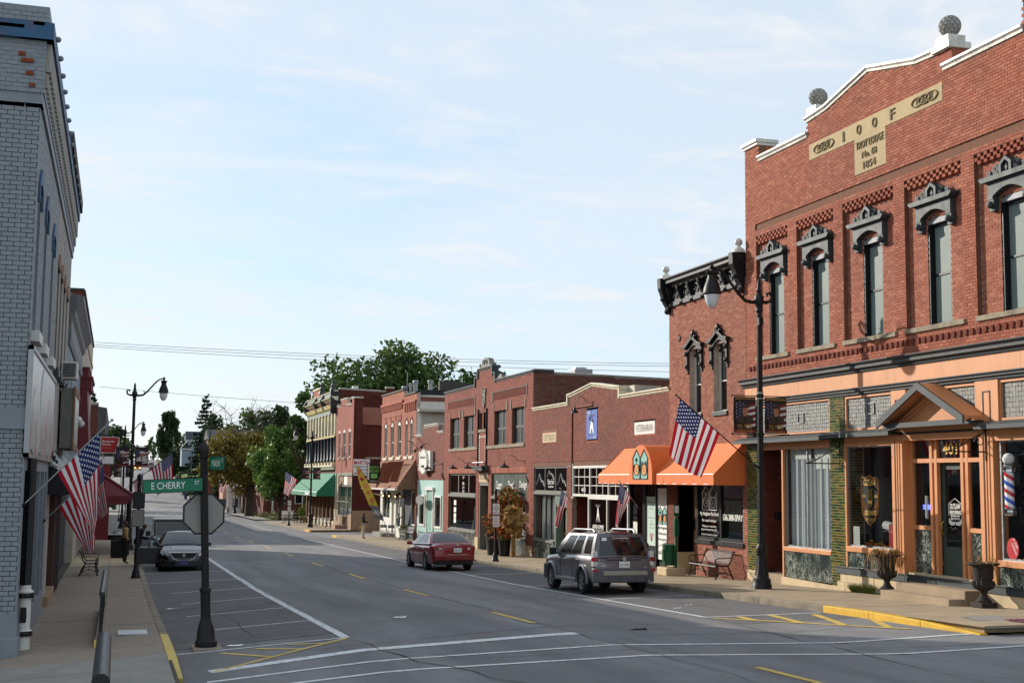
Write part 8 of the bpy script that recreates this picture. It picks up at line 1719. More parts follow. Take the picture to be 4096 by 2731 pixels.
x,y=17.9,83.4;z=zsR(x,y);T=thing('bark_post_planter','pale planter with a tall driftwood post beside the bench','planter',(x,y,z));build(MB().lathe((x,y,z),[(.25,0),(.34,.7),(.36,.72),(.32,.72)],14),'pot',W_,T,smooth=40);build(MB().tube([(x,y,z+.6),(x+.03,y,z+1.5),(x-.02,y,z+2.6),(x+.1,y,z+3.0)],[.07,.06,.05,.03],7).tube([(x,y,z+1.5),(x-.5,y-.1,z+1.3)],.035,6).tube([(x,y,z+2.75),(x-.3,y,z+2.85)],.03,6),'driftwood',MT['bark'],T,smooth=60);build(MB().lathe((x-.15,y-.1,z+2.1),[(.2,0),(.2,.55),(.02,.65)],10),'birdhouse',MT['steel'],T);build(leafcloud(np.random.default_rng(2).normal(size=(150,3))*[.2,.2,.08]+[x,y,z+.8],.04,.1,3),'plants',MT['weed'],T,kind='stuff',recalc=False)
# ------------------------------------------------------------------ vehicles (local: +y forward, origin mid-length on the ground)
def lerp(a,b,t):return a+(b-a)*t
def I(t,y):return float(np.interp(y,[q[0]for q in t],[q[1]for q in t]))
def carbody(P,paint,L,W,sill,belt,top,plan,axles,wr,nst=84,name='body',bulge=.04):
 """lower body shell: belt(y), top(y) = bonnet/deck height on the centre line, plan(y) = half width factor"""
 ys_=sorted(set(list(np.linspace(-L/2,L/2,nst))+[a+s_*wr*1.18*q for a in axles for s_ in(-1,1)for q in(1,.98,.9,.75,.5)]));rings=[]
 for y in ys_:
  w_=W/2*I(plan,y);zb=I(belt,y);zt=max(zb,I(top,y));zl=I(sill,y);arch=0
  for a in axles:
   q=(wr*1.16)**2-(y-a)**2
   if q>0:arch=max(arch,wr*.98+math.sqrt(q))
  zl2=max(zl,arch);zm=lerp(zl,zb,.5)
  pts=[(w_*.90,zl2),(w_*.975,max(zl2,zl+.10)),(w_*1.0,max(zl2+.005,zm)),(w_*(1.0-.0),max(zl2+.01,zb-.16)),(w_*.975,max(zl2+.015,zb-.05)),(w_*.94,max(zl2+.02,zb)),(w_*.8,lerp(zb,zt,.72)),(w_*.45,lerp(zb,zt,.95)),(0,zt)]
  rings.append([(x,y,z)for x,z in pts]+[(-x,y,z)for x,z in reversed(pts[:-1])])
 mb=MB();n=len(rings[0])
 for r in rings:mb.v+=r
 mb.f=[(i*n+k,i*n+k+1,(i+1)*n+k+1,(i+1)*n+k)for i in range(len(rings)-1)for k in range(n-1)]+[tuple(range(n-1,-1,-1)),tuple((len(rings)-1)*n+k for k in range(n))]
 return build(mb,name,paint,P,smooth=32)
def patch(c00,c10,c11,c01,bu=0.0,bv=0.0,out=Vector((0,0,0))):
 c=[Vector(q)for q in(c00,c10,c11,c01)]
 nrm=(c[1]-c[0]).cross(c[3]-c[0]).normalized();mid=(c[0]+c[1]+c[2]+c[3])/4
 if nrm.dot(mid-out)<0:nrm=-nrm
 def f(u,v,off=0.0):return lerp(lerp(c[0],c[1],u),lerp(c[3],c[2],u),v)+nrm*(bu*4*u*(1-u)*.5+bv*4*v*(1-v)*.5+off)
 return f
def greenhouse(P,paint,glass,yf,yr,yrf,yrr,zb_f,zb_r,zr_f,zr_r,wb,wt,crown,sidewin,fw=(.05,.95,.08,.93),rw=(.05,.95,.08,.90),frontglass=True):
 ctr=Vector((0,(yf+yr)/2,(zb_f+zr_f)/2));mb=MB();S_={}
 for s_ in(-1,1):
  f=patch((s_*wb,yr,zb_r),(s_*wb,yf,zb_f),(s_*wt,yrf,zr_f),(s_*wt,yrr,zr_r),.0,.045,ctr);S_[s_]=f;mb.grid(lambda u,v:f(u,v),16,6)
 fr=patch((-wb,yf,zb_f),(wb,yf,zb_f),(wt,yrf,zr_f),(-wt,yrf,zr_f),.10,.03,ctr);rr_=patch((-wb,yr,zb_r),(wb,yr,zb_r),(wt,yrr,zr_r),(-wt,yrr,zr_r),.08,.03,ctr)
 mb.grid(lambda u,v:fr(u,v),14,6);mb.grid(lambda u,v:rr_(u,v),14,6)
 rf=patch((-wt,yrr,zr_r),(wt,yrr,zr_r),(wt,yrf,zr_f),(-wt,yrf,zr_f),crown*1.2,crown,ctr);mb.grid(lambda u,v:rf(u,v),14,10)
 o=build(mb,'roof',paint,P,smooth=50)
 def glassp(f,q,nm,nu=10):
  m2=MB();u0,u1,v0,v1=q;m2.grid(lambda u,v:f(u0+(u1-u0)*u,v0+(v1-v0)*v,.008),nu,5);return build(m2,nm,glass,P,smooth=60,recalc=False)
 for s_ in(-1,1):
  for q in sidewin:glassp(S_[s_],q,'side_window',6)
 glassp(fr,fw,'windscreen');glassp(rr_,rw,'rear_window')
 return S_,fr,rr_,rf
def wheel(P,x,y,r,wd,spokes=5,s_=1):
 mb=MB();pr=[(-wd/2,r*.62),(-wd/2,r*.9),(-wd*.4,r*.98),(-wd*.2,r),(wd*.2,r),(wd*.4,r*.98),(wd/2,r*.9),(wd/2,r*.62)];n=28;vs=[]
 for q,rad in pr:
  for k in range(n):a=2*math.pi*k/n;vs.append((x+q,y+rad*math.cos(a),r+rad*math.sin(a)))
 m=len(pr);mb.add(vs,[(i*n+k,i*n+(k+1)%n,(i+1)*n+(k+1)%n,(i+1)*n+k)for i in range(m-1)for k in range(n)]);o=build(mb,'wheel',MT['rubber'],P,smooth=40)
 mb=MB();xo=x+s_*wd*.36;hub=r*.62
 for k in range(n):a0,a1=2*math.pi*k/n,2*math.pi*(k+1)/n;mb.add([(xo+s_*.02,y+hub*math.cos(a0),r+hub*math.sin(a0)),(xo+s_*.02,y+hub*math.cos(a1),r+hub*math.sin(a1)),(xo,y+hub*.86*math.cos(a1),r+hub*.86*math.sin(a1)),(xo,y+hub*.86*math.cos(a0),r+hub*.86*math.sin(a0))],[(0,1,2,3)])
 for k in range(spokes):
  for e in(-.13,.13):
   a=2*math.pi*k/spokes+e;mb.bar((xo,y+.05*math.cos(a),r+.05*math.sin(a)),(xo,y+hub*.9*math.cos(a+e*.6),r+hub*.9*math.sin(a+e*.6)),.045,.03)
 mb.tube([(xo-.02*s_,y,r),(xo+.03*s_,y,r)],.06,10);build(mb,'rim',MT['steel'],o,smooth=40);mb=MB();mb.tube([(xo-.06*s_,y,r),(xo-.05*s_,y,r)],hub*.92,20);build(mb,'brake_disc',MT['blacktrim'],o)
def plate(P,s_,y,z,x=0.0,m='printwhite',col='printblack',front=False):
 mb=MB();d=1 if front else-1;mb.obox((x,y+d*.012,z),(.32,.012,.165));o=build(mb,'licence_plate',MT[m],P);F_=Fac('S',y-.019)if not front else FacF(y+.019);mb=MB();mb.obox((x,y+d*.005,z),(.34,.012,.185));build(mb,'plate_frame',MT['blacktrim'],o)
 if s_:text(o,s_,F_,x,z-.01,.0,.25,.085,MT[col])
 return o
class FacF:
 k='R'
 def __init__(s,y):s.y=y
 def p(s,a,z,d=0.0):return(a,s.y+d,z)
SLOPE=math.atan(.024)
# --- gray SUV, rear towards the camera
x,y=13.46,36.05;z=zr(x,y);SV=thing('parked_suv','gray compact SUV parked by the right kerb with a door open','suv',(0,0,0))
Ls,Ws,wr=4.44,1.80,.355;ax=(-1.27,1.35);PT=MT['suvpaint']
carbody(SV,PT,Ls,Ws,[(-2.22,.46),(-2.0,.34),(-1.6,.30),(1.6,.30),(2.22,.42)],[(-2.22,.62),(-2.16,.95),(-2.08,1.06),(.9,1.03),(1.9,.95),(2.22,.75)],[(-2.22,.64),(-2.15,.98),(-2.05,1.06),(.85,1.08),(1.5,1.04),(2.05,.95),(2.22,.78)],[(-2.22,.90),(-2.1,.97),(-1.6,1.0),(1.5,1.0),(2.0,.95),(2.22,.84)],ax,wr)
S_,fr_g,rr_g,rf_g=greenhouse(SV,PT,MT['carglass'],1.18,-2.12,.42,-1.86,1.04,1.02,1.66,1.66,.85,.66,.05,((.08,.255,.14,.88),(.33,.56,.10,.90),(.60,.855,.10,.88)),rw=(.07,.93,.06,.84))
for s_ in(-1,1):
 for a in ax:wheel(SV,s_*.80,a,wr,.24,5,s_)
 mb=MB();mb.obox((s_*.835,-2.105,.98),(.15,.16,.42));tl=build(mb,'tail_light',MT['clearlens'],SV,bevel=.03);mb=MB();mb.obox((s_*.838,-2.112,.97),(.152,.16,.13));build(mb,'red_lens',MT['taillight'],tl,bevel=.02)
 mb=MB();mb.obox((s_*.76,-2.235,.67),(.28,.03,.09));build(mb,'reflector',MT['taillight'],SV)
 mb=MB();mb.tube([(s_*.60,-1.55,1.70),(s_*.60,-1.4,1.77),(s_*.60,.1,1.77),(s_*.60,.3,1.70)],.028,8);build(mb,'roof_rail',MT['steel'],SV,smooth=50)
 mb=MB();mb.obox((s_*1.0,.92,1.12),(.2,.1,.2));mb.bar((s_*.85,.95,1.05),(s_*.95,.92,1.1),.05);build(mb,'mirror',MT['blacktrim'],SV,bevel=.03)
 for yy in(.05,-.95):mb=MB();mb.obox((s_*.915,yy,.93),(.04,.2,.04));build(mb,'door_handle',MT['chrome'],SV,bevel=.01)
 mb=MB();mb.obox((s_*.9,.05,.36),(.08,1.75,.1));build(mb,'side_step',MT['steel'],SV,bevel=.02)
 for a in ax:
  mb=MB();n=18;pts=[(s_*(.905),a+(wr*1.2)*math.cos(t),wr+(wr*1.2)*math.sin(t))for t in np.linspace(-.15,math.pi+.15,n)];mb.tube(pts,.05,6);build(mb,'wheel_arch',PT,SV,smooth=60)
 mb=MB();
 for yy in(.52,-.48):mb.obox((s_*.903,yy,.68),(.006,.012,.66))
 build(mb,'door_gap',MT['blacktrim'],SV)
MT['bumpergray']=mat('gray_bumper',S('#56555a'),.45,.06,4,space='obj');MT['tanstrip']=mat('tan_bumper_strip',S('#9d9788'),.4,.1,5,space='obj')
mb=MB();q=[(-.93,-2.10),(-.86,-2.24),(-.5,-2.29),(.5,-2.29),(.86,-2.24),(.93,-2.10)];mb.prism(q,'xy',.34,.74);build(mb,'rear_bumper',MT['bumpergray'],SV,bevel=.04);mb=MB();mb.obox((0,-2.29,.60),(1.3,.04,.12));build(mb,'bumper_strip',MT['tanstrip'],SV,bevel=.015)
mb=MB();q=[(-.9,2.05),(-.8,2.26),(.8,2.26),(.9,2.05)];mb.prism(q,'xy',.3,.72);build(mb,'front_bumper',MT['bumpergray'],SV,bevel=.04)
mb=MB();mb.obox((0,-2.185,1.0),(1.0,.03,.035));build(mb,'tailgate_ledge',PT,SV);mb=MB();mb.obox((0,-1.885,1.69),(.5,.1,.05));build(mb,'brake_light',MT['taillight'],SV,bevel=.01);mb=MB();mb.tube([(.72,-2.27,.36),(.72,-2.12,.36)],.045,10);build(mb,'exhaust',MT['steel'],SV)
for xx in(-.5,-.15,.3,.62):mb=MB();mb.tube([(xx,-2.295,.45),(xx,-2.28,.45)],.022,8);build(mb,'parking_sensor',MT['blacktrim'],SV)
mb=MB();mb.tube([(0,-2.21,.985),(0,-2.19,.985)],.055,14);build(mb,'emblem',MT['chrome'],SV)
plate(SV,'HV 95N',-2.205,.83);Fe=Fac('S',-2.212);text(SV,'MARINER',Fe,-.72,.86,.0,.26,.035,MT['chrome']);mb=MB();mb.obox((-.62,-2.21,.80),(.14,.008,.03));build(mb,'trim_badge',MT['chrome'],SV)
mb=MB();mb.obox((.05,-2.225,.70),(.28,.006,.10));build(mb,'yellow_sticker',MT['gold'],SV);mb=MB();mb.tube([(.42,-2.23,.64),(.55,-2.23,.72),(.62,-2.23,.75),(.6,-2.23,.70),(.5,-2.23,.69)],.012,5);build(mb,'ribbon_sticker',MT['cream'],SV)
c=rr_g(.5,.83,.012);Fw=Fac('S',0)
class FacG:
 k='G'
 def p(s,a,z_,d=0.0):q=rr_g(.5+a/1.5,z_,.012+d);return(q.x,q.y,q.z)
text(SV,'U.S. AIR FORCE VETERAN',FacG(),.0,.78,.0,.5,.05,MT['printwhite'],bold=.02);mb=MB();f=lambda u,v:rr_g(.1+.1*u,.68+.13*v,.012);mb.grid(lambda u,v:f(u,v),2,2);build(mb,'window_sticker',MT['printwhite'],SV,recalc=False)
mb=MB();mb.bar(tuple(rr_g(.62,.16,.02)),tuple(rr_g(.85,.2,.02)),.02);build(mb,'wiper',MT['blacktrim'],SV)
# open front passenger door
mb=MB();mb.obox((1.28,.42,.66),(.78,.09,.72));od=build(mb,'open_door',PT,SV,bevel=.03);mb=MB();mb.tube([(.92,.47,1.0),(.95,.3,1.58),(1.5,.34,1.6),(1.66,.40,1.0)],.04,6);build(mb,'door_frame',MT['blacktrim'],od);mb=MB();mb.quad((.95,.42,1.0),(1.64,.40,1.0),(1.5,.36,1.57),(.97,.33,1.55));build(mb,'door_glass',MT['darkglass'],od,recalc=False)
SV.location=(x,y,z);SV.rotation_euler=(-SLOPE,0,R(.5));WL[SV.name]=Vector((0,0,0))
# --- sedans
def sedan(name,label,cat,paint,L,W,h,front_detail):
 T=thing(name,label,cat,(0,0,0));wr=.335;a_=(-L/2+1.05,L/2-.98)
 carbody(T,paint,L,W,[(-L/2,.42),(-L/2+.3,.27),(-1.4,.20),(1.4,.20),(L/2-.3,.24),(L/2,.36)],[(-L/2,.60),(-L/2+.06,.82),(-L/2+.12,.95),(-1.2,.93),(.6,.90),(L/2-.6,.80),(L/2-.12,.68),(L/2,.5)],[(-L/2,.62),(-L/2+.05,.9),(-L/2+.1,1.03),(-L/2+.5,1.06),(.9,1.0),(1.3,.97),(L/2-.5,.84),(L/2-.1,.70),(L/2,.52)],[(-L/2,.84),(-L/2+.15,.93),(-L/2+.6,.99),(-.5,1.0),(1.2,.99),(L/2-.4,.93),(L/2-.1,.80),(L/2,.66)],a_,wr)
 g=greenhouse(T,paint,MT['carglass'],1.05,-L/2+.55,.12,-1.02,.96,1.02,h-.05,h-.06,W/2*.92,W/2*.62,.06,((.16,.29,.14,.80),(.31,.54,.12,.90),(.57,.86,.12,.90)),fw=(.05,.95,.05,.94),rw=(.06,.94,.10,.92))
 for s_ in(-1,1):
  for a in a_:wheel(T,s_*(W/2-.11),a,wr,.22,5,s_)
  mb=MB();mb.obox((s_*(W/2+.10),.78,1.0),(.2,.1,.14));mb.bar((s_*W/2*.9,.85,.95),(s_*(W/2+.06),.8,.98),.05);build(mb,'mirror',paint,T,bevel=.03)
  for yy in(.0,-1.0):mb=MB();mb.obox((s_*(W/2-.005),yy,.83),(.03,.2,.035));build(mb,'door_handle',MT['chrome'],T,bevel=.008)
  mb=MB()
  for yy in(.5,-.5):mb.obox((s_*(W/2+.001),yy,.58),(.006,.012,.56))
  build(mb,'door_gap',MT['blacktrim'],T)
 return T,a_,g
x,y=12.44,51.2;z=zr(x,y);AL,a_,g=sedan('parked_sedan','dark red sedan parked by the right kerb seen from behind','sedan',MT['redpaint'],4.75,1.83,1.46,False);L=4.75
for s_ in(-1,1):
 mb=MB();mb.prism([(s_*.90,-L/2+.35),(s_*.84,-L/2+.05),(s_*.48,-L/2-.02),(s_*.48,-L/2+.02),(s_*.80,-L/2+.12),(s_*.86,-L/2+.38)],'xy',.83,.95);build(mb,'tail_light',MT['taillight'],AL,bevel=.01);mb=MB();mb.obox((s_*.56,-L/2-.0,.85),(.13,.04,.07));build(mb,'reverse_light',MT['clearlens'],AL,bevel=.01);mb=MB();mb.obox((s_*.78,-L/2+.03,.42),(.2,.05,.04));build(mb,'reflector',MT['taillight'],AL)
 mb=MB();mb.tube([(s_*.6,-L/2+.02,.27),(s_*.6,-L/2+.2,.27)],.04,8);build(mb,'exhaust',MT['steel'],AL)
mb=MB();mb.prism([(-.86,-L/2+.2),(-.78,-L/2-.03),(-.4,-L/2-.06),(.4,-L/2-.06),(.78,-L/2-.03),(.86,-L/2+.2)],'xy',.40,.62);build(mb,'rear_bumper',MT['redpaint'],AL,bevel=.04);mb=MB();mb.prism([(-.8,-L/2+.2),(-.74,-L/2-.02),(.74,-L/2-.02),(.8,-L/2+.2)],'xy',.24,.40);build(mb,'diffuser',MT['blacktrim'],AL,bevel=.02);mb=MB();mb.obox((.12,-L/2-.062,.635),(.82,.02,.022));build(mb,'chrome_strip',MT['chrome'],AL)
plate(AL,'LK3 Y7P',-L/2-.035,.80,.12);mb=MB();mb.tube([(.12,-L/2-.045,1.0),(.12,-L/2+.0,1.0)],.05,14);build(mb,'emblem',MT['chrome'],AL);text(AL,'ALTIMA',Fac('S',-L/2-.04),-.38,.99,.0,.2,.032,MT['chrome'])
mb=MB();mb.obox((0,-1.0,1.375),(.3,.04,.03));build(mb,'brake_light',MT['taillight'],AL)
AL.location=(x,y,z);AL.rotation_euler=(-math.atan(.019),0,R(1.0))
x,y=2.57,53.85;z=zr(2.4,y)-.02;SO,a_,g=sedan('parked_sedan','black sedan facing the camera by the left kerb with one door open','sedan',MT['blackpaint'],4.82,1.83,1.47,True);L=4.82
gr=MB();gr.prism([(-.50,.72),(.50,.72),(.34,.46),(-.34,.46)],'xz',L/2-.12,L/2-.02);build(gr,'grille',MT['blacktrim'],SO);mb=MB()
for k in range(4):mb.obox((0,L/2-.01,.66-.055*k),(.86-.12*k,.02,.012))
build(mb,'grille_slats',MT['slatedark'],SO,kind='stuff');mb=MB();mb.tube([(-.56,L/2-.05,.76),(-.3,L/2+.0,.745),(0,L/2+.02,.74),(.3,L/2,.745),(.56,L/2-.05,.76)],.02,6);mb.tube([(-.56,L/2-.05,.76),(-.36,L/2-.0,.5),(-.2,L/2+.01,.45),(.2,L/2+.01,.45),(.36,L/2,.5),(.56,L/2-.05,.76)],.011,6);mb.tube([(0,L/2+.0,.64),(0,L/2+.03,.64)],.055,12);build(mb,'chrome_surround',MT['chrome'],SO,smooth=50)
for s_ in(-1,1):mb=MB();mb.add([(s_*.50,L/2-.06,.60),(s_*.56,L/2-.07,.68),(s_*.82,L/2-.42,.83),(s_*.86,L/2-.40,.70),(s_*.72,L/2-.16,.60)],[(0,1,2,3,4)]);m2=MB();vs=[Vector(v)for v in mb.v];m2.v=[tuple(v+Vector((s_*.012,.03,.015)))for v in vs]+[tuple(v)for v in vs];m2.f=[(0,1,2,3,4)]+[(i,(i+1)%5,(i+1)%5+5,i+5)for i in range(5)];build(m2,'headlight',MT['clearlens'],SO,smooth=30)
mb=MB();mb.prism([(-.84,L/2-.25),(-.72,L/2-.02),(-.3,L/2+.05),(.3,L/2+.05),(.72,L/2-.02),(.84,L/2-.25)],'xy',.2,.46);build(mb,'front_bumper',MT['blackpaint'],SO,bevel=.04);MT['purple']=mat('purple_plate',S('#4a3a78'),.4,.05,4,space='obj');plate(SO,'',L/2+.055,.36,0,'purple',front=True)
mb=MB();mb.obox((1.32,.98,.58),(.95,.08,.62));od=build(mb,'open_door',MT['blackpaint'],SO,bevel=.03);mb=MB();mb.tube([(.86,.98,.9),(1.1,.98,1.22),(1.55,.98,1.32),(1.78,.98,.92)],.035,6);build(mb,'door_frame',MT['blacktrim'],od);mb=MB();mb.quad((.9,.98,.9),(1.76,.98,.9),(1.54,.98,1.3),(1.12,.98,1.2));build(mb,'door_glass',MT['darkglass'],od,recalc=False)
SO.location=(x,y,z);SO.rotation_euler=(math.atan(.012),0,math.pi)
# --- silver off-roader behind it
x,y=2.42,60.2;z=zr(2.4,y);JP=thing('parked_offroader','silver boxy off-roader parked nose to tail behind the black sedan','off-roader',(0,0,0));SP=MT['silverpaint']
build(MB().box(-.80,.80,-2.0,1.0,.5,1.1),'tub',SP,JP,bevel=.04);build(MB().prism([(.9,.55),(.9,1.08),(1.0,1.12),(2.0,1.06),(2.08,.95),(2.08,.55)],'yz',-.66,.66),'bonnet',SP,JP,bevel=.05);build(MB().prism([(-2.0,1.1),(-1.95,1.78),(.35,1.82),(.5,1.78),(.88,1.1)],'yz',-.76,.76),'cabin',SP,JP,bevel=.04)
mb=MB();mb.add([(-.68,.87,1.17),(.68,.87,1.17),(.66,.56,1.72),(-.66,.56,1.72)],[(0,1,2,3)]);mb.v=[(a,b+.03,c+.01)for a,b,c in mb.v];build(mb,'windscreen',MT['carglass'],JP,recalc=False);build(MB().box(-.78,.78,-2.0,.5,1.80,1.86),'roof',MT['white'],JP,bevel=.03);mb=MB();mb.tube([(-.72,.9,1.1),(-.70,.55,1.76),(.70,.55,1.76),(.72,.9,1.1)],.035,6);build(mb,'windscreen_frame',MT['blacktrim'],JP)
for s_ in(-1,1):
 for a in(-1.3,1.4):wheel(JP,s_*.78,a,.40,.26,5,s_)
 build(MB().prism([(.85,.62),(.95,.95),(1.75,.95),(2.1,.7),(2.1,.62),(1.8,.68),(1.7,.86),(1.1,.86),(.95,.62)],'yz',s_*.66,s_*.93),'wing',SP,JP,bevel=.02);build(MB().tube([(s_*.5,2.06,.88),(s_*.5,2.12,.88)],.1,14),'headlight',MT['clearlens'],JP);mb=MB();mb.obox((s_*1.0,.75,1.22),(.2,.08,.22));build(mb,'mirror',MT['blacktrim'],JP,bevel=.02);mb=MB();mb.quad((s_*.772,.45,1.2),(s_*.772,-.5,1.2),(s_*.772,-.5,1.68),(s_*.772,.25,1.68));build(mb,'side_window',MT['carglass'],JP,recalc=False);mb=MB();mb.bar((s_*.3,.93,1.14),(s_*.3-.3,.88,1.2),.02);build(mb,'wiper',MT['blacktrim'],JP)
for k in range(7):build(MB().box(-.24+k*.07,-.20+k*.07,2.07,2.09,.62,.95),'grille_slot',MT['blacktrim'],JP)
build(MB().box(-.8,.8,2.05,2.25,.45,.62),'front_bumper',MT['blacktrim'],JP,bevel=.03);JP.location=(x,y,z);JP.rotation_euler=(math.atan(.012),0,math.pi)
# --- distant traffic
def farcar(lb,x,y,rz,paint,kind):
 z=zr(x,y);sl_=math.atan((zc(y+3)-zc(y-3))/6);T=thing({'van':'distant_van','car':'distant_car','truck':'distant_truck'}[kind],lb,{'van':'van','car':'car','truck':'truck'}[kind],(0,0,0));p=mat(kind+'_paint_'+str(int(y)),paint,.35,.05,3,spec=.6,space='obj')
 H={'van':1.75,'car':1.45,'truck':2.0}[kind];Lc=4.6;W_2=.95 if kind!='truck' else 1.1
 if kind=='car':pr=[(-2.3,.35),(-2.3,.85),(-2.1,.95),(-1.7,1.0),(-1.0,H),(.3,H),(1.0,.98),(2.1,.8),(2.3,.6),(2.3,.35)]
 else:pr=[(-2.3,.35),(-2.35,.9),(-2.15,H-.1),(-2.0,H),(.4,H),(1.1,1.1),(2.2,.95),(2.35,.7),(2.35,.35)]
 build(MB().prism(pr,'yz',-W_2,W_2),'body',p,T,bevel=.12);sgn=1 if kind=='truck' else-1
 mb=MB();mb.quad(*([(-W_2+.12,.44,H-.1),(W_2-.12,.44,H-.1),(W_2-.12,1.12,1.15),(-W_2+.12,1.12,1.15)]if sgn>0 else[(-W_2+.15,-2.37,1.0),(W_2-.15,-2.37,1.0),(W_2-.2,-2.2,H-.15),(-W_2+.2,-2.2,H-.15)]if kind=='van' else[(-W_2+.15,-1.76,1.02),(W_2-.15,-1.76,1.02),(W_2-.25,-1.06,H-.05),(-W_2+.25,-1.06,H-.05)]));build(mb,'window',MT['carglass'],T,recalc=False)
 for s_ in(-1,1):
  for a in(-1.4,1.4):build(MB().tube([(s_*(W_2-.2),a,.33),(s_*(W_2+.02),a,.33)],.33,12),'wheel',MT['rubber'],T)
  if sgn>0:build(MB().tube([(s_*.75,2.3,.85),(s_*.75,2.42,.85)],.14,10),'headlight',MT['lamplit'],T)
  else:mb=MB();mb.obox((s_*.8,-2.36,.85),(.2,.06,.2));build(mb,'tail_light',MT['taillight'],T)
 T.location=(x,y,z);T.rotation_euler=(sl_ if abs(rz)<1 else-sl_,0,rz)
farcar('dark red van driving up the far hill',10.7,428,0,S('#5b1f24'),'van');farcar('dark red car ahead of the van on the far hill',11.8,490,0,S('#4a1d22'),'car');farcar('yellow truck with lit headlights coming down the far hill',6.4,444,math.pi,S('#c98b1c'),'truck');farcar('pale car low on the far slope behind the street blade',11.0,372,0,S('#c9c9c6'),'car')

# ------------------------------------------------------------------ people (one skinned body each, clothes as parts)
def person(name,label,loc,rz,joints,h,cloth_top,cloth_leg,skin,cap=None,beard=False):
 T=thing(name,label,'person',loc,rz)
 # joints: dict of points (local, metres), facing -y
 J=joints;order=['pelvis','chest','neck','head','crown','sl','el','hl','sr','er','hr','kl','al','tl','kr','ar','tr','hipl','hipr']
 rad=dict(pelvis=.135,chest=.15,neck=.055,head=.092,crown=.07,sl=.075,el=.05,hl=.035,sr=.075,er=.05,hr=.035,hipl=.09,hipr=.09,kl=.06,kr=.06,al=.042,ar=.042,tl=.04,tr=.04)
 ed=[('pelvis','chest'),('chest','neck'),('neck','head'),('head','crown'),('chest','sl'),('sl','el'),('el','hl'),('chest','sr'),('sr','er'),('er','hr'),('pelvis','hipl'),('hipl','kl'),('kl','al'),('al','tl'),('pelvis','hipr'),('hipr','kr'),('kr','ar'),('ar','tr')]
 def skinmesh(nm,m,names,edges,grow,P):
  me=bpy.data.meshes.new(nm);idx={k:i for i,k in enumerate(names)};me.from_pydata([J[k]for k in names],[(idx[a],idx[b])for a,b in edges],[]);o=bpy.data.objects.new(nm,me);COL.objects.link(o);o.parent=P;me.materials.append(m)
  md=o.modifiers.new('skin','SKIN');
  for i,k in enumerate(names):
   r=(rad[k]+grow)*h/1.75;me.skin_vertices[0].data[i].radius=(r,r*(.75 if k in('chest','pelvis')else 1));me.skin_vertices[0].data[i].use_root=(i==0)
  s2=o.modifiers.new('sub','SUBSURF');s2.levels=2;s2.render_levels=2;md.use_smooth_shade=True;return o
 skinmesh('body',skin,order,ed,0,T)
 skinmesh('jacket',cloth_top,['pelvis','chest','neck','sl','el','hl','sr','er','hr'],[('pelvis','chest'),('chest','neck'),('chest','sl'),('sl','el'),('el','hl'),('chest','sr'),('sr','er'),('er','hr')],.018,T)
 skinmesh('trousers',cloth_leg,['pelvis','hipl','kl','al','hipr','kr','ar'],[('pelvis','hipl'),('hipl','kl'),('kl','al'),('pelvis','hipr'),('hipr','kr'),('kr','ar')],.02,T)
 for s_ in('l','r'):
  a=Vector(J['a'+s_]);t=Vector(J['t'+s_]);d=(t-a).normalized();m=MB();m.tube([a-d*.06-Vector((0,0,.02)),a+d*.05-Vector((0,0,.03)),t+d*.05-Vector((0,0,.012))],[.05,.055,.038],8);build(m,'shoe',MT['rubber'],T,smooth=60)
  hnd=Vector(J['h'+s_]);e=Vector(J['e'+s_]);d=(hnd-e).normalized();sd=d.cross(Vector((0,1,0))).normalized();m=MB()
  m.tube([hnd,hnd+d*.08],[.03,.036],7)
  for k in range(4):q=hnd+d*.08+sd*(.024*(k-1.5));m.tube([q,q+d*(.04+.01*(k in(1,2)))+Vector((0,-.008,-.004)),q+d*.065+Vector((0,-.02,-.012))],.009,5)
  m.tube([hnd+d*.02+sd*.034,hnd+d*.06+sd*.06],.011,5);build(m,'hand',skin,T,smooth=60)
 hd=Vector(J['head']);up=(Vector(J['crown'])-hd).normalized();fc=Vector(J.get('face',(0,-1,0))).normalized();sd=fc.cross(up).normalized();m=MB()
 m.tube([hd+fc*.095+up*.01,hd+fc*.12-up*.02],[.012,.018],6)
 for s_ in(-1,1):m.sphere(tuple(hd+sd*s_*.095-up*.005),.024,7,5)
 build(m,'nose_and_ears',skin,T,smooth=60);m=MB()
 for s_ in(-1,1):m.sphere(tuple(hd+fc*.088+sd*s_*.035+up*.025),.012,6,5)
 m.tube([hd+fc*.092-up*.055+sd*.028,hd+fc*.098-up*.055,hd+fc*.092-up*.055-sd*.028],.007,5);build(m,'eyes_and_mouth',MT['printblack'],T)
 m=MB();m.sphere(tuple(hd+up*.05-fc*.008),.108,14,8,(1,1,.78))
 if cap=='cap':m.obox(tuple(hd+up*.05+fc*.13),(.15,.13,.015),Matrix((sd,fc,up)).transposed())
 build(m,'cap' if cap else 'hair',MT['printblack'],T,smooth=50)
 if beard:m=MB();m.sphere(tuple(hd+fc*.055-up*.075),.062,10,7);build(m,'beard',MT['printblack'],T,smooth=60)
 return T
std=lambda:dict(pelvis=(0,0,.97),chest=(0,.01,1.28),neck=(0,0,1.48),head=(0,-.02,1.6),crown=(0,-.01,1.70),sl=(.19,.01,1.42),el=(.25,.03,1.14),hl=(.24,-.08,.93),sr=(-.19,.01,1.42),er=(-.25,.03,1.14),hr=(-.24,-.08,.93),hipl=(.1,0,.92),kl=(.11,-.02,.5),al=(.11,.01,.09),tl=(.12,-.14,.035),hipr=(-.1,0,.92),kr=(-.11,-.02,.5),ar=(-.11,.01,.09),tr=(-.12,-.14,.035))
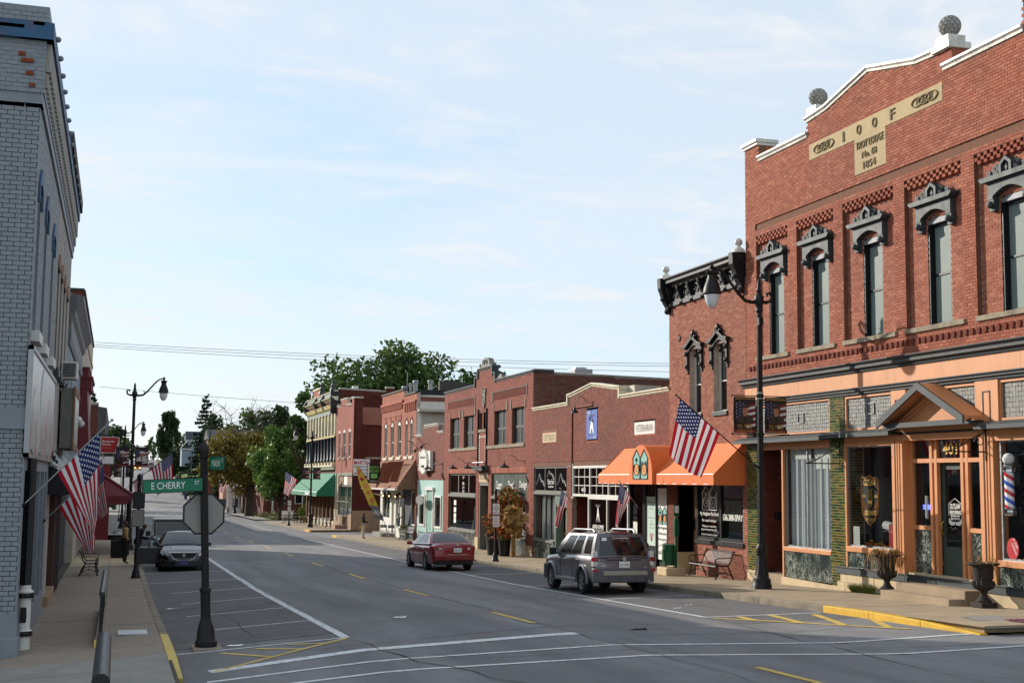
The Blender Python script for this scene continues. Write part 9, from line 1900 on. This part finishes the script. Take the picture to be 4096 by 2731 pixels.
MT['camo']=mat('dark_patterned_jacket',S('#2e2b27'),.8,.5,14,space='obj');MT['paletrousers']=mat('pale_trousers',S('#b9b1a2'),.85,.1,8,space='obj');MT['darkcloth']=mat('dark_clothes',S('#1e1d22'),.85,.15,8,space='obj');MT['tanshirt']=mat('tan_shirt',S('#a98a55'),.85,.1,8,space='obj');MT['jeans']=mat('blue_jeans',S('#33415c'),.85,.15,10,space='obj')
J=std();J.update(hr=(-.14,-.30,1.08),er=(-.24,.0,1.14),hl=(.14,-.28,1.06),el=(.24,.0,1.14),tl=(.13,-.13,.035));x,y=15.75,86.0
person('person','man in black cap dark jacket and pale trousers standing at the side street corner',(x,y,zsR(x,y)),R(75),J,1.75,MT['camo'],MT['paletrousers'],MT['skin_dark'],'cap')
J=std();J.update(chest=(0,-.10,1.25),neck=(0,-.2,1.42),head=(0,-.27,1.52),crown=(0,-.25,1.62),sl=(.19,-.12,1.37),sr=(-.19,-.12,1.37),hl=(.2,-.42,1.0),hr=(-.2,-.45,1.02));x,y=.92,54.6
person('person','bearded man in black cap leaning by the open door of the black sedan',(x,y,zsL(x,y)),R(90),J,1.75,MT['darkcloth'],MT['darkcloth'],MT['skin_dark'],'cap',True)
J=std();x,y=.45,55.6
person('person','person in tan shirt mostly hidden behind the black sign post',(x,y,zsL(x,y)),R(100),J,1.72,MT['tanshirt'],MT['darkcloth'],MT['skin_dark'],'cap')
J=std();x,y=14.78,36.75
person('person','person behind the gray SUV of whom only jeans and blue shoes show beneath it',(x,y,zr(14.7,y)),R(80),dict(J,chest=(0,-.25,1.15),neck=(0,-.42,1.22),head=(0,-.52,1.24),crown=(0,-.6,1.28),sl=(.19,-.3,1.2),sr=(-.19,-.3,1.2),el=(.25,-.42,1.0),er=(-.25,-.42,1.0),hl=(.2,-.6,1.0),hr=(-.2,-.6,1.0)),1.7,MT['darkcloth'],MT['jeans'],MT['skin_dark'],'cap')
# ------------------------------------------------------------------ trees
def leafmat(name,cols,tr=.25):
 m=NT(name);at=m.n('ShaderNodeAttribute',attribute_name='rnd').outputs['Fac'];c=m.ramp(at,[(i/(len(cols)-1),q)for i,q in enumerate(cols)])
 m.set(c,.6,0,.3);tl=m.n('ShaderNodeBsdfTranslucent');m.l(c,tl.inputs[0]);mx=m.n('ShaderNodeMixShader');mx.inputs[0].default_value=tr;m.l(m.b.outputs[0],mx.inputs[1]);m.l(tl.outputs[0],mx.inputs[2]);m.l(mx.outputs[0],m.o.inputs[0]);return m.m
LM={'oak':leafmat('oak_leaves',[S('#2c3f1a'),S('#3b5323'),S('#48622a'),S('#566c2c')]),'dark':leafmat('dark_leaves',[S('#2a3a20'),S('#344627'),S('#3f522d')]),'yellow':leafmat('yellowing_leaves',[S('#5c5622'),S('#74692a'),S('#857430'),S('#646428')]),'light':leafmat('light_green_leaves',[S('#44602a'),S('#587634'),S('#6a853d'),S('#7b8f45')]),'needle':leafmat('fir_needles',[S('#1d2f24'),S('#263a2b'),S('#2f4532')],.1),'hedge':leafmat('hedge_leaves',[S('#5a6a1e'),S('#6f7f28'),S('#475a1c')]),'flower':leafmat('garden_leaves',[S('#5a7040'),S('#7d8f5c'),S('#8a6a4a'),S('#4a6034')])}
def cards(P,name,m,pts,s0,s1,seed,shade=None,kind='stuff',flat=0.0):
 g=np.random.default_rng(seed);P_=np.asarray(pts,float);n=len(P_);s=g.uniform(s0,s1,n)[:,None]
 a=g.normal(size=(n,3));a[:,2]*=(1-flat);a/=np.linalg.norm(a,axis=1)[:,None];b=np.cross(a,g.normal(size=(n,3)));b/=np.linalg.norm(b,axis=1)[:,None]
 V=np.stack([P_-a*s,P_+b*s*.62,P_+a*s,P_-b*s*.62],1).reshape(-1,3);off=WL[P.name]if P is not None else Vector((0,0,0));V-=np.array(off)
 me=bpy.data.meshes.new(name);me.vertices.add(4*n);me.vertices.foreach_set('co',V.ravel());me.loops.add(4*n);me.loops.foreach_set('vertex_index',np.arange(4*n,dtype=np.int32));me.polygons.add(n);me.polygons.foreach_set('loop_start',np.arange(0,4*n,4,dtype=np.int32));me.update()
 at=me.attributes.new('rnd','FLOAT','FACE');at.data.foreach_set('value',(g.uniform(0,1,n)if shade is None else np.clip(shade+g.normal(size=n)*.18,0,1)).astype(np.float32))
 return link(me,name,m,P,kind=kind)
def limbs(base,tips,r0,g,bend=.25,segs=7):
 mb=MB();B=Vector(base)
 for t,r in tips:
  T_=Vector(t);d=T_-B;pts=[];rr_=[]
  k=Vector((g.normal(),g.normal(),g.normal()*.3))*d.length*.08
  for i in range(segs+1):
   u=i/segs;p=B+d*u+k*math.sin(u*math.pi)+Vector((0,0,bend*d.length*.15*math.sin(u*math.pi)))+Vector((g.normal(),g.normal(),g.normal()))*d.length*.012;pts.append(p);rr_.append(max(.02,r*(1-u*.82)))
  mb.tube(pts,rr_,7,cap=False)
 return mb
def tree(name,label,x,y,z0,ztop,rx,ry,kind,n,seed,group=None,crown_z=None,nclump=26,leaf=(.16,.34),trunk_r=.35,bare=0,fork=None,gap=.9,cat='tree',xo=0):
 T=thing(name,label,cat,(x,y,z0),0,group);g=np.random.default_rng(seed);cz0=crown_z if crown_z is not None else z0+(ztop-z0)*.25;cz=(cz0+ztop)/2;rz=(ztop-cz0)/2
 cl=[]
 for i in range(nclump):
  v=g.normal(size=3);v/=np.linalg.norm(v);q=g.uniform(.35,1)**.6;cl.append((x+xo+v[0]*rx*q*.82,y+v[1]*ry*q*.82,cz+v[2]*rz*q*.86))
 th=fork if fork else z0+(cz0-z0)*.8;fb=(x,y,th)
 mb=MB();k=Vector((g.normal()*.15,g.normal()*.15,0));mb.tube([Vector((x,y,z0-.4)),Vector((x,y,z0+.3)),Vector((x,y,lerp(z0,th,.5)))+k,Vector(fb)],[trunk_r*1.35,trunk_r,trunk_r*.86,trunk_r*.8],10,cap=False)
 lm=limbs(fb,[(c,trunk_r*.42)for c in cl[:12]],trunk_r,g);n0=len(mb.v);mb.v+=lm.v;mb.f+=[tuple(i+n0 for i in f)for f in lm.f]
 build(mb,'trunk',MT['bark'],T,smooth=60,recalc=False)
 if bare:
  m2=MB()
  for i in range(bare):
   a=g.uniform(0,6.28);b0=Vector((x+xo+g.normal()*rx*.45,y+g.normal()*ry*.4,cz+rz*.5));p=b0;d=Vector((math.cos(a)*.55,math.sin(a)*.5,1.0));pts=[p]
   for s_ in range(6):p=p+d*rz*.20+Vector((g.normal(),g.normal(),g.normal()*.4))*.28;pts.append(p)
   m2.tube(pts,[.085,.07,.055,.045,.035,.025,.012],5,cap=False)
   for s_ in range(8):
    j=g.integers(1,6);q=pts[j];dd=Vector((g.normal(),g.normal(),abs(g.normal())*.8+.2))*.7;q2=q+dd;q3=q2+dd*.6+Vector((g.normal(),g.normal(),g.normal()))*.25;m2.tube([q,q2,q3],[.03,.02,.01],4,cap=False)
    for t_ in range(3):d3=Vector((g.normal(),g.normal(),abs(g.normal())))*.4;m2.tube([q2,q2+d3,q2+d3*1.7],[.014,.01,.006],3,cap=False)
  build(m2,'bare_twigs',MT['bark'],T,recalc=False,kind='stuff')
 per=n//nclump;pts=[];sh=[]
 for c in cl:
  r=g.uniform(.55,1.1);sg=np.array([rx,ry,rz])*.30*r;k=int(per*r)
  v=g.normal(size=(k,3));v/=np.linalg.norm(v,axis=1)[:,None];v*=(g.uniform(0,1,k)**.45)[:,None];p=np.array(c)+v*sg*1.25
  pts.append(p);sh.append(np.full(k,g.uniform(.15,.85)))
 cards(T,'crown',LM[kind],np.concatenate(pts),leaf[0],leaf[1],seed+1,np.concatenate(sh));return T
def conifer(label,x,y,z0,ztop,r,n,seed,group=None,gaps=.0):
 T=thing('conifer_tree',label,'tree',(x,y,z0),0,group);g=np.random.default_rng(seed);n=int(n*1.6);build(MB().tube([(x,y,z0-.4),(x,y,lerp(z0,ztop,.5)),(x,y,ztop)],[.38,.2,.03],8),'trunk',MT['bark'],T,smooth=60)
 pts=[];lv=int((ztop-z0)/.85);mb=MB();sh=[]
 for i in range(lv):
  t=(i+.6)/lv;z=lerp(z0+1.2,ztop-.2,t);R_=r*(1-t)**.75*g.uniform(.72,1.12)+.25
  for b in range(int(6+4*(1-t))):
   a=g.uniform(0,6.28);L=R_*g.uniform(.6,1.1);tip=(x+L*math.cos(a),y+L*math.sin(a),z-.12*L+g.normal()*.15);mb.tube([(x,y,z),tip],[.05,.015],4,cap=False)
   k=max(6,int(n/(lv*8)*L/r*1.6));u=g.uniform(.15,1,k)**.8;w_=.22*L*(1-u*.6)
   pts.append(np.stack([x+(tip[0]-x)*u-math.sin(a)*g.normal(size=k)*w_,y+(tip[1]-y)*u+math.cos(a)*g.normal(size=k)*w_,z+(tip[2]-z)*u+g.normal(size=k)*.13-.05],1));sh.append(np.full(k,g.uniform(.1,.9)))
 build(mb,'branches',MT['bark'],T,kind='stuff',recalc=False);cards(T,'crown',LM['needle'],np.concatenate(pts),.16,.36,seed+1,np.concatenate(sh),flat=.6);return T
TG='trees beyond the shops'
zt=lambda x,y:zg(x,y)
tree('oak_tree','big dark green oak rising behind the tobacco shop and ornate block',30.5,150,zt(30,150),19.0,10.6,8,'oak',17000,1,TG,crown_z=7,nclump=64,leaf=(.22,.42),trunk_r=.55)
tree('oak_tree','shorter green oak right of the big one behind the floral building crest',42.0,152,zt(42,152),17.0,5.2,5,'oak',6000,2,TG,crown_z=4,nclump=20,leaf=(.25,.48),trunk_r=.4)
tree('locust_tree','feathery pale tree top showing over the floral building parapet',51.5,160,zt(51,160),17.0,4.0,4,'light',1500,3,TG,crown_z=7,nclump=22,leaf=(.18,.36),trunk_r=.3)
tree('maple_tree','bright green street tree left of the ornate block',18.1,152,zt(18,152),9.6,3.9,4.2,'light',7000,4,TG,crown_z=.6,nclump=30,leaf=(.17,.34),trunk_r=.3)
tree('oak_tree','dark leafy tree with open limbs at the corner of the ornate block',19.5,142,zt(19,142)+.2,12.3,2.6,3.2,'oak',2600,5,TG,crown_z=5.2,nclump=17,leaf=(.2,.4),trunk_r=.32)
tree('walnut_tree','yellowing walnut with a forked trunk and bare twigs on top',16.2,168,zr(15,168),9.6,5.9,5,'yellow',12000,6,TG,crown_z=1.2,nclump=44,leaf=(.16,.30),xo=-1.0,trunk_r=.62,bare=7,fork=2.2)
conifer('tall dark conifer with layered branches on the hill',18.7,300,zt(18.7,300),21.8,5.8,13000,7,TG)
tree('cottonwood_tree','tall dense columnar tree near the crest of the far road',19.5,560,8,32,5.4,5,'dark',5200,8,TG,crown_z=12,nclump=34,leaf=(.5,1.0),trunk_r=.6)
tree('cottonwood_tree','lower dark tree right of the columnar tree near the crest',27,545,8,20,5.5,5,'dark',2600,9,TG,crown_z=9,nclump=20,leaf=(.5,.9),trunk_r=.5)
conifer('dark pine showing above the left rooftops',-4.2,200,zt(-4,200),16.8,4.6,8000,10,TG)
tree('maple_tree','round gray green tree at the far left of the road',-1.5,260,zt(-1.5,260),13.4,4.6,4.5,'dark',2800,11,TG,crown_z=4,nclump=20,leaf=(.24,.45))
tree('maple_tree','pale bushy tree below the left pine',-4.5,215,zt(-4,215),9.5,3.4,3.2,'light',2200,12,TG,crown_z=2,nclump=18,leaf=(.2,.4))
for i,(x,y,zt_,rx,k,lb)in enumerate(((21.0,285,17.6,4.8,'dark','dark tree right of the tall conifer'),(26.0,270,18.0,5.2,'oak','rounded tree on the skyline above the walnut'),(31.0,265,17.6,5.4,'dark','dark skyline tree above the bright street tree'),(36.0,255,16.6,5.4,'dark','dark skyline tree beside the ornate block cornice'),(22,240,10.5,4.4,'oak','mid green tree below the skyline behind the walnut'),(28,225,12.0,5,'dark','dark green tree behind the bright street tree'),(15.0,345,12.5,3.6,'dark','small dark tree left of the tall conifer'),(24.5,350,14.5,4,'dark','dark tree behind the blue hill house'),(18.0,232,4.0,2.2,'dark','dark rounded bush tree by the far right kerb'),(13.6+5,290,4.6,2.0,'light','small light green tree on the far right verge'),(20.5,330,9.5,2.4,'oak','small tree in front of the blue hill house'),(17.5,410,8.6,2.6,'light','olive bushy tree by the upper road edge'),(-6,300,10.5,4.5,'dark','dark tree deep beyond the left buildings'))):
 z0=zt(x,y);tree('maple_tree',lb,x,y,z0,zt_,rx,rx*.9,k,5200 if rx>3 else 1800,40+i,TG,crown_z=z0+(zt_-z0)*.18,nclump=20,leaf=(.24,.5),trunk_r=.28)
g=np.random.default_rng(99);q=[]
for i in range(150):
 x=g.uniform(-160,260);y=g.uniform(600,800);r=g.uniform(5,9);v=g.normal(size=(60,3));v/=np.linalg.norm(v,axis=1)[:,None];q.append(np.array([x,y,12+3*sm((abs(x-8)-60)/200)+r*.7])+v*r*np.array([1,.8,.75]))
 if-4<x-8<9:q.pop()
tag(cards(None,'far_woods',LM['dark'],np.concatenate(q),.9,2.0,100),'hazy line of far woods along the crest of the hill','woods',None,'stuff')
q=[]
for i in range(70):
 x=g.uniform(42,200);y=g.uniform(230,420);r=g.uniform(4,7);v=g.normal(size=(70,3));v/=np.linalg.norm(v,axis=1)[:,None];q.append(np.array([x,y,zg(x,y)+r*.8])+v*r*np.array([1,.8,.8]))
tag(cards(None,'hillside_woods',LM['dark'],np.concatenate(q),.5,1.2,101),'wooded hillside behind the right hand shops','woods',None,'stuff')
# garden by the side street: hedge, beds, low wall
def hedge(lb,x0,x1,y0,y1,z,h,seed):T=thing('clipped_shrub',lb,'shrub',((x0+x1)/2,(y0+y1)/2,z));g=np.random.default_rng(seed);c=np.array([(x0+x1)/2,(y0+y1)/2,z+h*.5]);v=g.normal(size=(1400,3));v/=np.linalg.norm(v,axis=1)[:,None];cards(T,'foliage',LM['hedge'],c+v*np.array([(x1-x0)/2,(y1-y0)/2,h*.52])*g.uniform(.75,1.05,(1400,1)),.06,.16,seed);build(MB().tube([(c[0],c[1],z-.2),(c[0],c[1],z+h*.5)],.06,6),'stem',MT['bark'],T)
z=zr(15,135)+.12;hedge('rounded bright yew shrub, left of the pair by the garden benches',18.2,20.0,136,138,z,1.8,1);hedge('rounded bright yew shrub, right of the pair by the garden benches',19.9,21.6,135,137,z,1.7,2)
T=thing('garden_wall','low pale concrete wall under the garden shrubs','wall',(19,133.9,z));build(MB().box(17.9,22,133.6,133.9,z-.2,z+.75),'wall',MT['palestone'],T)
bs=[]
for i in range(46):x=g.uniform(16.6,25);y=g.uniform(152,165);v=g.normal(size=(46,3))*np.array([.45,.45,.22]);bs.append(np.array([x,y,zr(15,y)+.35])+v)
tag(cards(None,'flower_bed',LM['flower'],np.concatenate(bs),.06,.16,31),'low planted flower bed before the brick church hall','flower bed',None,'stuff')
T=thing('garden_sign','small white notice board standing among the garden plants','sign',(17.4,140,zr(15,140)));z=zr(15,140);build(MB().box(16.9,18.1,140,140.06,z+.5,z+1.25),'board',MT['printwhite'],T);build(MB().box(17.0,17.06,140.06,140.12,z,z+1.2).box(17.9,17.96,140.06,140.12,z,z+1.2),'legs',MT['white'],T)
for i,(x,y)in enumerate(((21.2,160),(23.3,138.5))):
 z=zr(15,y);T=thing('globe_lamp',['garden lamp with a cluster of five white globes left of the flag','garden lamp of white globes partly behind the green awning'][i],'lamp',(x,y,z));build(MB().lathe((x,y,z),postlathe(2.9,.06),12),'post',IB,T,smooth=40);build(MB().tube([(x-.5,y,z+2.85),(x+.5,y,z+2.85)],.03,6).tube([(x,y-.5,z+2.85),(x,y+.5,z+2.85)],.03,6),'arms',IB,T)
 for dx,dy,dz in((-.5,0,3.0),(.5,0,3.0),(0,-.5,3.0),(0,.5,3.0),(0,0,3.45)):build(MB().sphere((x+dx,y+dy,z+dz),.2,12,8),'globe',MT['globe'],T,smooth=80)
# church hall, portico, other far buildings
def house(name,label,x0,x1,y0,y1,z0,zw,zrf,wallm,roofm,wins,along='x',cat='house',over=.3):
 T=thing(name,label,cat,((x0+x1)/2,(y0+y1)/2,z0));build(MB().box(x0,x1,y0,y1,z0-2,zw),'wall',wallm,T);mb=MB()
 if along=='x':ym=(y0+y1)/2;P4=[(x0-over,y0-over,zw),(x1+over,y0-over,zw),(x1+over,y1+over,zw),(x0-over,y1+over,zw),(x0-over,ym,zrf),(x1+over,ym,zrf)];mb.add(P4,[(0,1,5,4),(2,3,4,5),(0,4,3),(1,2,5),(0,3,2,1)])
 else:xm=(x0+x1)/2;P4=[(x0-over,y0-over,zw),(x1+over,y0-over,zw),(x1+over,y1+over,zw),(x0-over,y1+over,zw),(xm,y0-over,zrf),(xm,y1+over,zrf)];mb.add(P4,[(0,4,5,3),(1,2,5,4),(0,1,4),(3,5,2),(0,3,2,1)])
 build(mb,'roof',roofm,T,recalc=False);mb=MB();mb.box(x0-over,x1+over,y0-over-.02,y0-over+.1,zw-.2,zw+.02);build(mb,'eaves_board',MT['white'],T);F_=Fac('S',y0)
 for a0,a1,b0,b1 in wins:win(F_,T,a0,a1,b0,b1,d=-.02,fw=.1,trans=(.5,),fm=MT['white'],gm_=MT['carglass'],dep=.1)
 return T
MT['bluesiding']=mat('blue_gray_siding',S('#7e8c9c'),.8,.06,1);MT['slate']=mat('dark_slate_roof',S('#34383f'),.85,.12,1);MT['brickfar']=mat('far_red_brick',S('#6a3a31'),.9,.15,3);MT['salmon']=mat('salmon_brick',S('#b08472'),.9,.1,2)
house('hill_house','blue gray hill house with dark roof below the tall conifer',17,25,345,355,8,12.8,15.2,MT['bluesiding'],MT['slate'],((17.6,18.4,11,12.4),(19.6,20.5,11,12.4)))
house('gabled_house','small pale gabled house left of the blue hill house',13.6+1.5,17.2,330,338,8,10.3,11.9,MT['bluesiding'],MT['slate'],((16,16.6,9.4,10.2),),along='y')
house('brick_house','red brick house with white windows half hidden by the walnut',17.0,26,260,272,2,10.8,12.8,MT['brickfar'],MT['slate'],((18.2,19.3,8,10),(18.6,19.6,5,6.6),(21,22,8,10),(23.5,24.5,8,10)))
house('salmon_building','salmon brick building with flat front right of the dark bush',17.0,27,222,232,-1,5.2,5.4,MT['salmon'],MT['slate'],((20,21,2.6,3.6),),cat='building')
CH=thing('church_hall','dark red brick church hall with white trimmed windows behind the garden','building',(28,183,-1.5));build(MB().box(19.2,44,180,195,-3,3.7),'wall',MT['brickfar'],CH);build(MB().box(18.9,44.3,179.7,195.3,3.7,4.1),'cornice',MT['woodgray'],CH);build(MB().box(19,44,180.3,195,4.1,5.0),'parapet',MT['slate'],CH)
for a in(21,23.4,26,29,32):win(Fac('S',180),CH,a,a+1.1,-.2,3.0,d=-.02,fw=.12,trans=(.5,),fm=MT['white'],gm_=MT['carglass'],dep=.1)
for a in(20.3,25.2,28.2):build(MB().box(a,a+.25,179.8,180,-2,3.7),'white_pilaster',MT['white'],CH)
PR=thing('white_portico','small white gabled portico on the front of a brick building','porch',(16.2,192,-1.6));z=zr(15,190)
build(MB().box(16.9,24,193,205,-3,2.4),'wall',MT['brickfar'],PR);mb=MB();mb.prism([(15.1,2.0),(16.2,2.9),(17.3,2.0)],'xz',189.5,193);build(mb,'roof',MT['rustboard'],PR);mb=MB();mb.prism([(15.0,1.55),(15.0,2.0),(16.2,2.95),(17.4,2.0),(17.4,1.55)],'xz',189.3,189.5);build(mb,'gable',W_,PR)
for a in(15.2,16.1,17.1):build(MB().box(a,a+.2,189.4,189.6,z,1.6),'column',W_,PR)
build(MB().box(15.2,17.2,189.4,189.5,z,z+.9),'railing_panel',W_,PR);build(MB().box(15.3,17.2,192.9,193,z,1.6),'backing',W_,PR);mb=MB();mb.box(16.2,16.9,192.7,192.88,z+.2,z+2.1);build(mb,'door',MT['navy'],PR)
SG_=thing('roadside_sign','low wide roadside sign board beyond the stop sign','sign',(16.6,212,-1.5));z=zr(15,212);build(MB().box(15.6,18.2,212,212.2,z+.6,z+1.9),'board',MT['slategray'],SG_);build(MB().box(17,18.1,211.95,212,z+1.2,z+1.6),'orange_panel',MT['awning'],SG_);build(MB().box(15.8,16,212,212.2,z-.2,z+.6).box(17.8,18,212,212.2,z-.2,z+.6),'legs',MT['woodgray'],SG_)
for i,(x,y)in enumerate(((15.6,250),(15.3,318),(14.9,300))):z=zr(15,y)+.13;T=thing('wheelie_bin',['nearest blue wheelie bin on the far right verge','farthest blue wheelie bin by the rising road','middle blue wheelie bin by the rising road'][i],'bin',(x,y,z));build(MB().add([(x-.28,y-.3,z),(x+.28,y-.3,z),(x+.28,y+.3,z),(x-.28,y+.3,z),(x-.35,y-.36,z+1.0),(x+.35,y-.36,z+1.0),(x+.35,y+.36,z+1.0),(x-.35,y+.36,z+1.0)],[(3,2,1,0),(4,5,6,7),(0,1,5,4),(1,2,6,5),(2,3,7,6),(3,0,4,7)]),'bin_body',MT['binblue']if 'binblue' in MT else MT.setdefault('binblue',mat('bin_blue',S('#22396b'),.5,.05,3)),T);build(MB().box(x-.37,x+.37,y-.38,y+.4,z+1.0,z+1.08),'lid',MT['binblue'],T)
for i,(x,y,h)in enumerate(((15.8,298,9.5),(18.6,470,11),(13.9+3.5,620,12))):
 z=zt(x,y);T=thing('utility_pole',['gray utility pole on the far right verge','wooden utility pole by the upper road','utility pole with crossarms near the crest'][i],'utility pole',(x,y,z));build(MB().tube([(x,y,z-.5),(x,y,z+h)],[.16,.11],8),'pole',MT['woodgray'],T);build(MB().box(x-1.1,x+1.1,y-.06,y+.06,z+h-.9,z+h-.75).box(x-.9,x+.9,y-.06,y+.06,z+h-1.9,z+h-1.78)if i else MB().box(x-.2,x+.2,y-.2,y+.2,z+h-1.4,z+h-.7),'crossarm',MT['bark'],T)
x,y=18.6,480;z=zt(x,y);T=thing('warning_sign','small yellow diamond warning sign near the crest','road sign',(x,y,z));build(MB().box(x-.05,x+.05,y,y+.1,z,z+1.6),'post',MT['woodgray'],T);build(MB().prism([(x-.6,z+2.2),(x,z+2.8),(x+.6,z+2.2),(x,z+1.6)],'xz',y-.03,y),'sign_plate',MT['yellow'],T)
# overhead wires
def wire(a,b,sag,r,lb):
 a,b=Vector(a),Vector(b);mb=MB();mb.tube([a+(b-a)*t-Vector((0,0,sag*4*t*(1-t)))for t in np.linspace(0,1,25)],r,4);solo(mb,'overhead_wire',MT['blacktrim'],lb,'wire','wires over the street')
WB=[((-1.5,79.5,11.0),(34,70,10.2)),((-1.5,79.5,10.85),(34,70,10.05)),((-1.5,79.7,10.75),(34,70,9.7))]
for i,(a,b)in enumerate(WB):wire(a,b,.25,.012,['topmost of three wires crossing the sky above the street','middle of three wires crossing the sky above the street','lowest of three wires crossing the sky above the street'][i])
wire((-1.4,97.5,9.6),(30,110,9.2),.25,.014,'single lower wire crossing the sky toward the ornate block')
